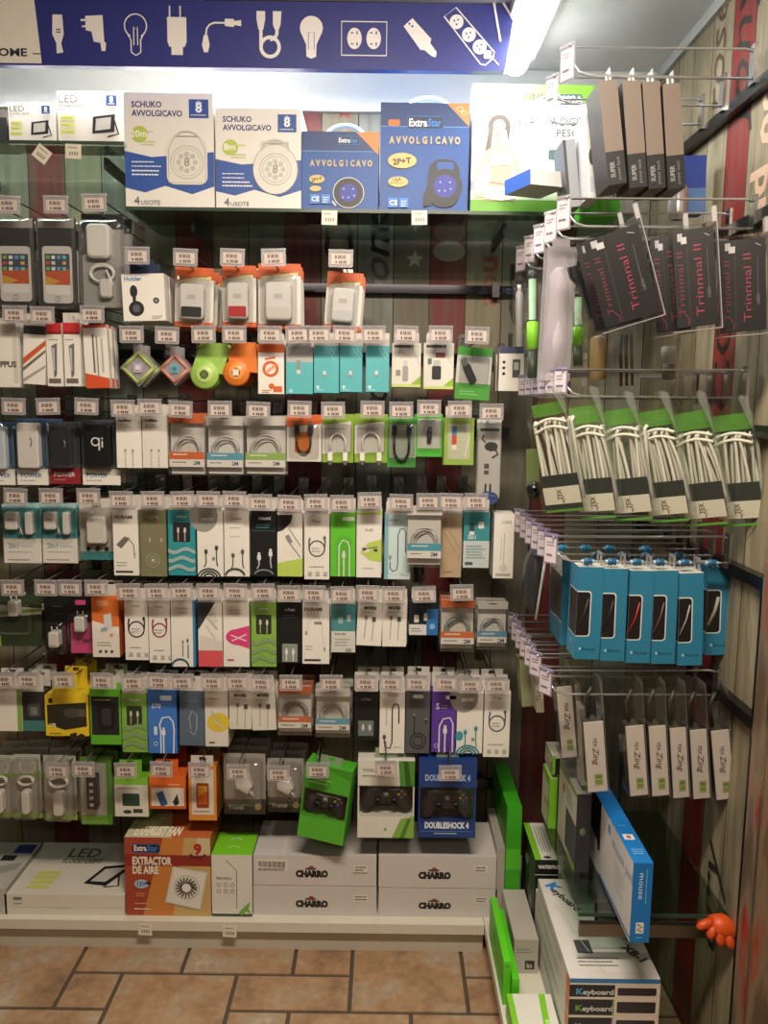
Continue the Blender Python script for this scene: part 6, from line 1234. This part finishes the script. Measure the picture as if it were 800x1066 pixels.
# third side row: grey cable packs in tapering clear packs
for i, (tl, bl, wd, top) in enumerate((((553, 440), (571, 536), 37, 408), ((592, 447), (605, 537), 36, 406), ((627, 449), (641, 536), 37, 412), ((664, 451), (679, 541), 37, 412), ((702, 455), (717, 541), 38, 412), ((742, 455), (753, 540), 39, 416))):
    Y = 1.66 + .004 * (i % 2)
    r, w, h, s = qroot('cable_pack', tl, bl, wd - 1, Y, -38); D = .022; sx_ = w / (wd - 1); up = (tl[1] - top) * s
    mb = MB()
    poly = [(-w / 2 - .004, 0), (w / 2 + .006, 0), (w / 2 + .004, h), (w * .36, h + up * .8), (w * .18, h + up), (0, h + up * .8), (-w / 2, h + .006)]
    mb.prism(poly, -.004, D, GREENISH); mb.build('clear_case', r)
    mb = MB(); mb.prism([(w / 2 + .002, 0), (w / 2 + .010, 0), (w * .34 + .010, h + up * .9), (w * .30, h + up), (w * .26, h + up * .92), (w * .5 - .001, h)], -.006, .001, FLANGE); mb.build('case_flange', r)
    mb = MB(); mb.box(-w * .42, w * .42, D * .5, D * .5 + .002, h * 1.03, h + up * .5, LIMEFILM); mb.build('green_card', r)
    mb = MB(); random.seed(40 + i)
    for k in range(13):
        f = k / 12; x0 = -w * .46 + w * .90 * f; bend = random.uniform(-.006, .010) - (1 - f) * .004
        pts = [(x0 + .004, D * .3 + .005 * (k % 3), h * .12)]
        for q_ in range(1, 7):
            t = q_ / 6; pts.append((x0 + .004 - bend * t * t * 1.6 + (-.20 * w * t ** 2.2 * (f if i in (3, 4) else .15)), D * .3 + .005 * (k % 3), h * (.12 + .82 * t)))
        pts.append((pts[-1][0] + .006, pts[-1][1], h * .985))
        mb.tube(pts, .0034, ('#d6cfc9', '#b9b2ac', '#e2dbd5')[k % 3], 6)
    for q_ in range(2): mb.tube([(-w * .42 + w * .84 * j / 12, D * .25, h * (.86 + .08 * q_) + .010 * math.sin(math.pi * j / 12)) for j in range(13)], .0034, '#e0d9d3', 6)
    mb.build('cable_bundle', r)
    mb = MB(); F = Face(mb, (-w * .46, .0, h), (1, 0, 0), (0, 0, -1), sx_, h / (bl[1] - tl[1])); W0 = (wd - 1) * .92
    mb.box(-w * .46, w * .46, 0.0, .003, h * .02, h * .40, '#26262a'); F.r(0, 70, W0, 88, '#cfc6bd'); F.r(0, 93.5, W0, 96, '#4f8a34'); F.t('TEX', W0 * .5, 78, 4.2, '#4b4038', .02, 'c', rot=-90) ; F.l([(W0 * .47, 79), (W0 * .56, 80), (W0 * .48, 83), (W0 * .57, 84)], .9, '#8a5f2c'); F.l([(W0 * .52, 84.5), (W0 * .52, 87)], 1, '#4b4038')
    mb.build('paper_label', r)
    tag(r, 'grey cable bundle in clear green pack, %s from the aisle end' % WORD[i].replace('nearest', 'first'), 'cable', 'grey cable packs on the third side hook')
# dark round thing behind them
r, w, h, s = qroot('webcam_pack', (549, 496), (549, 521), 17, 1.86)
mb = MB(); mb.lathe([(.004, -.001), (w * .45, 0), (w * .5, .012), (w * .4, .03)], M('#1c1d20', .25), 20, (0, 0, h * .45), 'y'); mb.build('lens', r); mb = MB(); mb.box(-w * .4, w * .4, .031, .033, 0, h + .06, '#5d6a3c'); mb.build('backing_card', r)
tag(r, 'black round lens pack behind the first grey cable pack', 'webcam')

# fourth side row: blue boxes with a window cut round the corner
BLU = '#2b7596'
def bfront(F):
    wx, y0, y1 = F.W * .52, F.H * .27, F.H * .74
    F.rrect(-.01, y0 - 1.2, wx + 1.2, y1 + 1.2, 3.5, '#cfd6d4'); F.r(0, y0 - 1.2, 4, y1 + 1.2, '#cfd6d4'); F.rrect(0, y0, wx, y1, 3, '#1a1616'); F.r(0, y0, 3.4, y1, '#1a1616')
    F.t('Phone case', F.W * .28, F.H * .90, 3.0, '#174a66', .0, w=14); F.e(F.W * .2, F.H * .885, 1.3, 1.6, '#9ac4d6', 8)
def bleft(F): F.r(F.W * .10, F.H * .27 - 1.2, F.W, F.H * .74 + 1.2, '#cfd6d4'); F.r(F.W * .12, F.H * .27, F.W, F.H * .74, '#2a2424'); F.e(F.W * .5, F.H * .84, 3, 3, '#7fb8cc')
for i, (tl, bl, wd, Y) in enumerate((((603, 590), (598, 686), 26.5, 1.70), ((629, 592), (625, 688), 25.5, 1.702), ((657, 594), (652, 690), 25, 1.70), ((682, 594), (678, 691), 25, 1.702), ((708, 597), (706, 693), 25.5, 1.70), ((738, 590), (735, 682), 26, 1.76))):
    r = qbox('window_box', '', tl, bl, wd, Y, .075, BLU, 'box', 'blue window boxes on the fourth side hook', bfront, bleft, None, {'t': '#cfccc0', 'l': '#3586a8'}, lab='blue carton with dark window, %s from the aisle end' % WORD[i].replace('nearest', 'first') if i < 5 else 'blue carton with grey window, set back close to the wall', tab=.028)
    w = wd * (at(tl[0] + 10, tl[1], Y).x - at(tl[0], tl[1], Y).x) / 10
    mb = MB(); hh = (at(bl[0], tl[1], Y) - at(bl[0], bl[1], Y)).length
    col = ('#3a3836', '#2a2627', '#b3202c', '#6b4a55', '#9a9a9c', '#8d8a7c')[i]
    mb.tube([(-w * .46, -.0015, hh * .34), (-w * .20, -.0015, hh * .50), (-w * .06, -.0015, hh * .66)], .0016 if i != 5 else .004, col, 6); mb.build('strap_in_window', r)
qbox('window_box', '', (586, 582), (584, 672), 8, 1.86, .14, BLU, 'box', 'blue window boxes on the fourth side hook', None, lambda F: (F.r(0, 0, F.W, F.H * .30, '#cfccc0'), F.r(F.W * .1, F.H * .2, F.W, F.H * .72, '#4a4540'), F.l([(F.W * .1, F.H * .76), (F.W * .6, F.H * .72), (F.W, F.H * .73)], 1.4, '#cfd6d4')), None, {'l': '#3586a8', 't': '#cfccc0'}, lab='blue carton seen from its side behind the first blue carton')
# headphones pouch with white strap
r, w, h, s = qroot('headphone_pouch', (549, 574), (546, 640), 20, 1.90)
mb = MB(); mb.prism([(w * .5 * math.cos(a), h * .5 + h * .5 * math.sin(a)) for a in [2 * math.pi * k / 24 for k in range(24)]], 0, .05, M('#34363a', .4), inset=.012, smooth=True); mb.build('pouch', r)
mb = MB(); mb.tube([(w * .5, -.004, h * 1.0), (w * .3, -.006, h * .5), (w * .1, -.004, -.01)], .0035, '#d9d7da'); mb.build('strap', r)
tag(r, 'dark oval pouch with white strap beside the blue cartons', 'pouch')
# blue stoppers on the wires above
for Y, c, pxs in ((1.71, '#22587e', (612, 637, 663, 687, 713, 741)), (1.79, '#22587e', (622, 649, 674, 706)), (1.87, '#2f9ad0', (585, 609, 634, 671))):
    for kn, px in enumerate(pxs):
        p = at(px, 584, Y); r = empty('hook_stopper', (p.x, Y, Z4 - .022 - .006))
        mb = MB(); mb.lathe([(.003, -.009), (.0075, -.007), (.0085, 0), (.006, .004), (.0085, .008), (.003, .010)], M(c, .35), 12, (0, 0, .006), 'x'); mb.build('knob', r)
        mb = MB(); mb.lathe([(.0035, -.014), (.0045, -.012), (.0045, .013), (.0035, .015)], M('#9fb4c4', .3), 10, (0, 0, .006), 'x'); mb.build('collar', r)
        tag(r, '%s stopper knob, %s along the %s wire over the blue cartons' % ('bright blue' if c == '#2f9ad0' else 'dark blue', ('first', 'second', 'third', 'fourth', 'fifth', 'sixth')[kn], {1.71: 'front', 1.79: 'middle', 1.87: 'rear'}[Y]), 'stopper', 'blue stoppers above the blue cartons')

# fifth side row: long clear packs with white labels
def zing(F):
    F.t('TEX', F.W * .62, F.H * .37, 5.4, '#3a3230', .03, rot=90, sx=1.0, anchor='c') if False else F.t('TEX', F.W * .40, F.H * .22, 3.6, '#3a3230', .02, rot=90)
    F.t('Zing', F.W * .36, F.H * .36, 6.0, '#5d3a2c', .01, rot=90, slant=.25, sx=1.15)
    F.r(F.W * .34, F.H * .74, F.W * .76, F.H * .91, '#b3b48a'); F.r(F.W * .40, F.H * .76, F.W * .70, F.H * .81, '#6f8f3c'); F.r(F.W * .40, F.H * .83, F.W * .70, F.H * .89, '#8a9a4c')
for i, (tl, bl, wd, Y, top) in enumerate((((607, 753), (612, 825), 22, 1.69, 712), ((651, 757), (656, 829), 20, 1.69, 714), ((675, 757), (679, 829), 19, 1.69, 714), ((697, 759), (701, 831), 18, 1.69, 715), ((718, 761), (722, 832), 18.5, 1.69, 716), ((740, 762), (746, 833), 20, 1.69, 717), ((579, 716), (585, 789), 17, 1.84, 700))):
    r, w, h, s = qroot('long_label_pack', tl, bl, wd, Y); up = (tl[1] - top) * s; w -= .003
    mb = MB(); mb.box(-w / 2 - .001, w / 2 + .001, -.003, .06, -.004, h + up, CLEAR); mb.build('clear_case', r)
    mb = MB(); mb.box(-w / 2, w / 2, 0, .004, 0, h, '#d9cfc6'); F = Face(mb, (-w / 2, 0, h), (1, 0, 0), (0, 0, -1), s, h / (bl[1] - tl[1])); F.W, F.H = wd, bl[1] - tl[1]; zing(F); mb.build('paper_label', r)
    mb = MB(); mb.box(-w * .35, w * .35, .006, .055, .002, h * .96, '#4a4a3c'); mb.tube([(-w * .1, .03, h), (-w * .2, .03, h + up * .5), (w * .2, .03, h + up * .8)], .004, '#3c3f36'); mb.build('cable_inside', r)
    mb = MB(); mb.box(w / 2 + .0011, w / 2 + .0022, -.005, .062, -.004, h + up + .01, FLANGE); mb.build('case_flange', r)
    tag(r, ('%s white labelled pack from the aisle end, lowest side hook' % WORD[i].replace('nearest', 'first')) if i < 6 else 'white labelled pack hanging alone deeper, above the green topped cartons', 'cable', 'white labelled packs on the lowest side hook')
qbox('cable_box', '', (556, 690), (559, 742), 8, 1.96, .06, '#b5ad98', 'box', 'cartons deep on the lowest side hooks', lambda F: F.t('TEX', 5, 40, 4.5, '#4b4038', .02, rot=-90), lambda F: F.r(0, 0, F.W, F.H * .4, '#8fa05c'), lab='beige carton with upright lettering deep on the lowest side hooks')
qbox('cable_box', '', (541, 688), (544, 736), 11, 2.08, .06, '#a3a784', 'box', 'cartons deep on the lowest side hooks', None, None, lab='olive beige carton deepest on the lowest side hooks')
qbox('cable_box', '', (604, 738), (606, 818), 6, 1.81, .05, '#b5aca2', 'box', 'cartons deep on the lowest side hooks', None, None, lab='thin pale carton behind the first white labelled pack')

# ------------------------------------------------------------------ cartons on the low glass shelf and side base
def wbox(name, lab, cat, x0, x1, y0, y1, z0, z1, col, front=None, left=None, top=None, faces=None, group=None, u=.002):
    r = empty(name, ((x0 + x1) / 2, (y0 + y1) / 2, z0)); hx, hy = (x1 - x0) / 2, (y1 - y0) / 2; h = z1 - z0
    mb = MB(); d = {'*': col}; d.update(faces or {}); mb.box(-hx, hx, -hy, hy, 0, h, d)
    for fn, O, U, D, W_, H_ in ((front, (-hx, -hy, h), (1, 0, 0), (0, 0, -1), 2 * hx, h), (left, (-hx, hy, h), (0, -1, 0), (0, 0, -1), 2 * hy, h), (top, (-hx, hy, h), (1, 0, 0), (0, -1, 0), 2 * hx, 2 * hy)):
        if fn: F = Face(mb, O, U, D, u); F.W, F.H = W_ / u, H_ / u; fn(F)
    mb.build('carton', r); tag(r, lab, cat, group); return r
zg = .4252
BLC = '#1672bd'
def blue_front(F): F.t('mouse', 9.5, 42, 7, '#cfe2f2', .02, rot=-90) if False else F.t('mouse', 6.6, 11, 5.4, '#cfe2f2', .0, rot=90, sx=1.4); F.l([(14, 6), (14, 44)], .5, '#8fc0e6'); F.r(5.5, 64, 13.5, 76, '#d9dcd6'); F.l([(7, 66), (12, 69), (7, 72), (12, 74)], 1.2, '#4a3a34'); F.lines(6, 80, 7, 1, 2, '#8fc0e6', 1)
def blue_left(F): F.r(0, 0, F.W, F.H, '#d6d2d0'); F.p([(0, 0), (F.W * .34, 0), (F.W * .34, F.H * .66), (F.W * .30, F.H * .7), (F.W * .26, F.H * .6), (0, F.H * .5)], '#1e2024'); F.r(F.W * .5, F.H * .08, F.W * .55, F.H * .2, '#6b8fb4'); F.t('mouse pad', F.W * .60, F.H * .28, 12, '#8aa4c0', .0); F.lines(F.W * .66, F.H * .40, 40, 5, 6, '#b0b4bc', 1.5); F.p([(F.W * .35, F.H * .95), (F.W, F.H * .93), (F.W, F.H * .96), (F.W * .35, F.H * .99)], '#3f66b0')
def blue_top(F): F.r(4, F.H * .70, 15, F.H * .76, '#d9d6d4'); F.e(9.5, F.H * .73, 2.5, 3.5, '#b36a5c'); F.lines(5, F.H * .86, 12, 3, 4, '#7fb8e6', 1.4); F.lines(5, F.H * .6, 12, 1, 4, '#5fa4dc', 1.6)
wbox('mouse_carton', 'tall bright blue and white carton jutting over the low glass shelf', 'box', .508, .5475, 1.549, 1.92, zg, .597, BLC, blue_front, blue_left, blue_top, {'r': '#d9d6d4'})
def dark_left(F): F.r(0, 0, F.W, F.H, '#c9c5bc'); F.r(F.W * .45, F.H * .42, F.W, F.H * .92, '#4a4750'); F.p([(0, 0), (F.W, 0), (F.W, F.H * .06), (0, F.H * .1)], '#7d9a4c'); F.e(F.W * .3, F.H * .25, 6, 6, '#d2602c'); F.lines(F.W * .45, F.H * .14, 35, 4, 5, '#77756d', 1.6); F.p([(F.W * .6, F.H * .95), (F.W, F.H * .9), (F.W, F.H), (F.W * .5, F.H)], '#8fae4c')
wbox('speaker_carton', 'slim dark grey carton with pale printed side on the glass shelf', 'box', .4525, .486, 1.80, 1.99, zg, .617, '#2e2c34', lambda F: (F.e(8, F.H * .48, 3.6, 5, '#55704a'), F.r(6, F.H * .44, 8, F.H * .5, '#7d9a6c')), dark_left, None, {'l': '#c9c5bc', 't': '#8a8a84'})
def one_front(F): F.t('one', 8, F.H * .62, 7, '#d9dcd6', .03, rot=-90, sx=1.1); F.e(10, F.H * .72, 4, 6, '#6f8f3c')
def grn_left(F): F.r(0, 0, F.W, F.H, '#dcd9d0'); F.p([(0, 0), (F.W, 0), (F.W, F.H * .2), (0, F.H * .1)], '#7fc82f'); F.r(F.W * .9, 0, F.W, F.H, '#7fc82f'); F.lines(F.W * .4, F.H * .5, 40, 2, 6, '#6b7a5c', 2)
wbox('camera_carton', 'black carton with upright white word on the glass shelf', 'box', .452, .486, 2.0, 2.095, zg, .57, '#1a1b1d', one_front, grn_left)
wbox('camera_carton', 'white and lime carton deep on the glass shelf, lower one', 'box', .431, .4505, 2.00, 2.09, zg, .56, '#7fc82f', None, grn_left, lambda F: F.r(2, 0, F.W - 2, F.H, '#dcd9d0'), group='white and lime cartons on the glass shelf')
wbox('camera_carton', 'small black and lime carton lying atop the black one', 'box', .435, .50, 2.0, 2.09, .5705, .62, '#1d1e20', lambda F: (F.r(0, 0, F.W, 3, '#dcd9d0'), F.r(F.W - 12, 3, F.W, 14, '#dcd9d0'), F.e(F.W * .6, 14, 5, 5, '#8d8a90'), F.r(0, 0, 4, F.H, '#7fc82f')), grn_left, lambda F: F.r(0, 0, F.W, F.H, '#d9d6cc'), group='white and lime cartons on the glass shelf')
# on the side base
zb = ZBASE + .0003
wbox('console_carton', 'tall green carton standing deep on the side base', 'box', .345, .385, 2.12, 2.40, zb, .42, '#3aa51e', lambda F: F.r(0, 60, F.W, 90, '#57c02c'), lambda F: (F.p([(0, 0), (F.W, 30), (F.W, 60), (0, 20)], '#2c8a18'), F.e(F.W * .8, F.H * .62, 6, 8, '#d98a2c'), F.p([(F.W * .7, F.H * .7), (F.W, F.H * .5), (F.W, F.H)], '#5fc834')))
def watch_top(F): F.r(0, 0, F.W * .28, F.H, '#7cc62c'); F.r(F.W * .28, 0, F.W, F.H, '#dcdad0'); [F.l([(F.W * (.42 + .12 * k), F.H * .12), (F.W * (.42 + .12 * k), F.H * .8)], 1, '#77756d') for k in range(4)]; F.e(F.W * .55, F.H * .94, 5, 3, '#3a3d38')
def watch_left(F): F.e(F.W * .55, F.H * .35, 16, 26, '#5d6358'); F.e(F.W * .55, F.H * .35, 10, 16, '#23262a'); F.e(F.W * .75, F.H * .66, 12, 18, '#8a9082'); F.t('K7', F.W * .3, F.H * .3, 12, '#d9dcd6', .03); F.r(F.W * .25, F.H * .55, F.W * .45, F.H * .8, '#4b5046')
wbox('camera_carton', 'black carton with lime striped white lid behind the keyboards', 'box', .402, .462, 2.0, 2.19, zb, .339, '#17191a', lambda F: (F.t('WATERPROOF', 4, 12, 4.6, '#e6e6e2', .04, sx=.75), F.r(0, 20, F.W, 21, '#d9d9d6')), watch_left, watch_top)
kb = '#d4cfca'
def kb_top(F): F.t('K', 6, 14, 15, '#2f7fc8', .05, rot=62, sx=1.1); F.t('eyboard', 11, 26, 9.5, '#26262b', .03, rot=62, sx=1.05); F.p([(F.W * .62, F.H * .28), (F.W, F.H * .24), (F.W, F.H * .52), (F.W * .48, F.H * .56)], '#1d1d20'); [F.lines(F.W * .58, F.H * (.36 + .04 * k), F.W * .38, 1, 3, '#8d8d90', 2.4) for k in range(4)]; F.r(F.W * .18, F.H * .66, F.W * .36, F.H * .78, '#4b4a4c'); F.lines(F.W * .15, F.H * .82, 50, 3, 6, '#77756f', 1.6); F.l([(F.W * .1, F.H * .3), (F.W * .4, F.H * .95)], 1, '#c4beb6'); F.t('X8-1', F.W * .70, F.H * .72, 11, '#3a3a3c', .03, rot=60)
def kb_front(i):
    c = ('#4a9ac8', '#c8404a', '#9a9a9c', '#6aa04a')[i % 4]
    def f(F): F.r(0, 0, F.W, F.H, '#141416'); F.r(0, 0, F.W, 2.6, '#d9cdc4'); F.t('K', 7, 16, 6.5, c, .04, sx=1.2); F.t('eyboard', 14, 16, 5.6, '#c9c9cb', .03, sx=1.25); F.r(F.W * .50, 0, F.W, F.H, '#d6c3b8'); F.rrect(F.W * .53, 5, F.W * .96, F.H - 3, 1.5, '#231d1c'); F.r(F.W * .48, 2, F.W * .5, F.H, c)
    return f
def kb_left(F): F.lines(F.W * .3, F.H * .4, F.W * .5, 2, 5, '#a59aa0', 1.6); F.r(F.W * .92, 2, F.W, F.H, '#d96a3c'); F.r(F.W * .1, F.H * .5, F.W * .3, F.H * .56, '#c46a6a')
z0 = zb; hs = .0418
for i in range(5):
    last = i == 4
    wbox('keyboard_carton', ('keyboard carton, top of the stack, blue front edge and big K', 'second keyboard carton from the top of the stack', 'third keyboard carton from the top of the stack', 'fourth keyboard carton from the top of the stack', 'keyboard carton resting on the base under four others')[4 - i], 'keyboard box', .405, .596, 1.602 - .0, 2.0 - .005 if not last else 1.97, z0 + i * (hs + .0004), z0 + i * (hs + .0004) + hs, kb, kb_front(i) if not last else (lambda F: (F.r(0, 0, F.W, F.H, '#161618'), F.r(0, 0, F.W, 5, '#2f74b4'), F.r(0, 5, F.W, 7, '#d9cdc4'), F.t('K', 7, 18, 6.5, '#4a9ac8', .04, sx=1.2), F.t('eyboard', 14, 18, 5.6, '#c9c9cb', .03, sx=1.25), F.r(F.W * .50, 7, F.W, F.H, '#d6c3b8'), F.rrect(F.W * .53, 10, F.W * .96, F.H - 2, 1.5, '#231d1c'))), kb_left, kb_top if last else None, group='stacked keyboard cartons')
GY = '#b5aea6'
wbox('flat_goods_box', 'long pale grey carton with small black mark on its end', 'box', .338, .398, 1.90, 2.115, zb, .185, GY, lambda F: (F.r(14, 28, 26, 40, '#26241f'), F.t('in', 16, 38, 7, GY, .03), F.lines(3, 12, 20, 2, 4, '#8d867e', 1.4)), lambda F: F.lines(F.W * .5, 20, 30, 2, 6, '#8d867e', 1.5), group='pale grey cartons on the side base')
wbox('flat_goods_box', 'pale grey carton lower and closer to the plank wall', 'box', .321, .3435, 2.125, 2.35, zb, .30, '#aaa49d', None, lambda F: F.r(F.W * .6, F.H * .3, F.W * .8, F.H * .34, '#8a847c'), group='pale grey cartons on the side base')
wbox('game_carton', 'bright green upright carton at the lip of the side base', 'box', .2955, .3120, 1.79, 2.045, zb, .205, '#5fd022', lambda F: F.r(2, 4, F.W - 2, 8, '#4ab016'), lambda F: (F.r(F.W * .3, F.H * .3, F.W * .4, F.H * .4, '#3a7f1c'), F.r(0, F.H * .45, F.W, F.H * .5, '#4ab016')), group='bright green cartons on the side base')
wbox('game_carton', 'second bright green upright carton against the grey one', 'box', .3135, .330, 1.77, 2.04, zb, .175, '#54c41c', None, None, group='bright green cartons on the side base')
def gw_top(F): F.r(0, 0, F.W, F.H, '#dcd9d0'); F.r(0, 0, F.W * .13, F.H, '#7cc62c'); F.p([(F.W * .72, 0), (F.W * .86, 0), (F.W * .76, F.H * .5), (F.W * .7, F.H), (F.W * .45, F.H), (F.W * .62, F.H * .5)], '#7cc62c'); F.t('Wireless', F.W * .09, F.H * .9, 7, '#b9e08a', .02, rot=-90); F.t('Game', F.W * .74, F.H * .38, 8, '#c9e8a0', .02, rot=-80)
wbox('flat_goods_box', 'white and lime carton lying flat at the near end of the base', 'box', .298, .4, 1.40, 1.755, zb, .150, '#8fd042', lambda F: F.r(F.W * .2, 0, F.W * .7, F.H, '#dcd9d0'), None, gw_top)

# orange glove hanging below the low glass shelf
p = at(727, 964, 1.62); q2 = at(770, 985, 1.62)
r = empty('work_glove', (p.x + .04, 1.62, q2.z)); tag(r, 'crumpled orange glove hanging under the low glass shelf', 'glove')
mb = MB(); W_ = q2.x - p.x
import bmesh
def blob(mb, pts, rad, col):
    mb.tube(pts, 1.0, col, 10, False, rad)
blob(mb, [(.045, .015, .012), (.030, .012, .028), (.008, .008, .042), (-.012, .006, .050)], (.012, .024, .026, .016), '#d9541c'); mb.build('palm', r)
for k, (a, b_, c) in enumerate((((-.008, .004, .052), (-.028, -.002, .050), (-.044, -.004, .044)), ((-.006, .0, .045), (-.014, -.008, .034), (-.020, -.010, .024)), ((.006, -.002, .036), (.004, -.010, .022), (.010, -.012, .008)), ((.022, -.002, .030), (.024, -.012, .016), (.034, -.014, .004)))):
    mb = MB(); blob(mb, [a, tuple((a[i] + b_[i]) / 2 for i in range(3)), b_, tuple((b_[i] + c[i]) / 2 for i in range(3)), c], (.010, .0105, .010, .009, .004), '#d04e1a'); mb.build('finger', r)
mb = MB(); mb.tube([(.040, .02, .02), (.058, .03, .045)], .016, '#b8441a', 10); mb.build('cuff', r)

# shelf uprights, front rail of the low shelf and steel column
r = empty('shelf_upright', (XR - .012, 1.56, 0.0)); tag(r, 'black slotted upright on the side wall beside the steel column', 'upright')
mb = MB(); mb.box(-.007, .0115, -.010, .010, 0, 1.15, M('#151516', .4, .3)); [mb.box(-.0076, -.007, -.004, .004, .06 + i * .05, .085 + i * .05, '#050505') for i in range(20)]; mb.build('post', r)
r = empty('shelf_rail', (.58, 1.637, .40)); tag(r, 'steel rail along the front of the low glass shelf', 'rail')
mb = MB(); mb.box(-.1525, .155, -.006, .006, -.020, .010, M('#7d7468', .3, .85)); mb.build('bar', r)
mb = MB(); mb.box(-.1525, .155, -.0075, -.006, .010, .0165, M('#1b1b1b', .3)); mb.build('edge_strip', r)
def steel():  # red reflections on the bare steel are painted into its base colour
    m = bpy.data.materials.new('steel_painted_reflection'); m.use_nodes = True; nt = m.node_tree; b = nt.nodes['Principled BSDF']; b.inputs['Roughness'].default_value = .32; b.inputs['Metallic'].default_value = .2
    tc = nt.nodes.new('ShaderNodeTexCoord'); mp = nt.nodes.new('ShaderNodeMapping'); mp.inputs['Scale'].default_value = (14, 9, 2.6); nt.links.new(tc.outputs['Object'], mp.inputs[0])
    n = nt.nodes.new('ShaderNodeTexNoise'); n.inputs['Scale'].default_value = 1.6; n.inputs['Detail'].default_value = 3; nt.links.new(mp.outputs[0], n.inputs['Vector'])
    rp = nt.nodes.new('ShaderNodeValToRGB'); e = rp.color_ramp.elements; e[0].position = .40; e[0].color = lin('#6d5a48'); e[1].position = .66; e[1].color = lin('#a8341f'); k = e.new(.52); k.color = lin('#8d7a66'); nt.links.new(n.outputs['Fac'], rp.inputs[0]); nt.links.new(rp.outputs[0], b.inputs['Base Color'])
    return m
r = empty('steel_column', (.735, 1.475, 0.0)); tag(r, 'steel column with red reflections painted in at the photo edge', 'column')
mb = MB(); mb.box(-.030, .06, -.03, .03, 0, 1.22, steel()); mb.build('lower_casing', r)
mb = MB(); mb.box(-.012, .02, -.014, .014, 1.22, 2.0, CHROME); mb.build('upper_tube', r)
mb = MB(); mb.box(-.0315, -.030, -.031, -.022, 0, 1.22, M('#b3a08a', .25, .9)); mb.build('corner_strip', r)
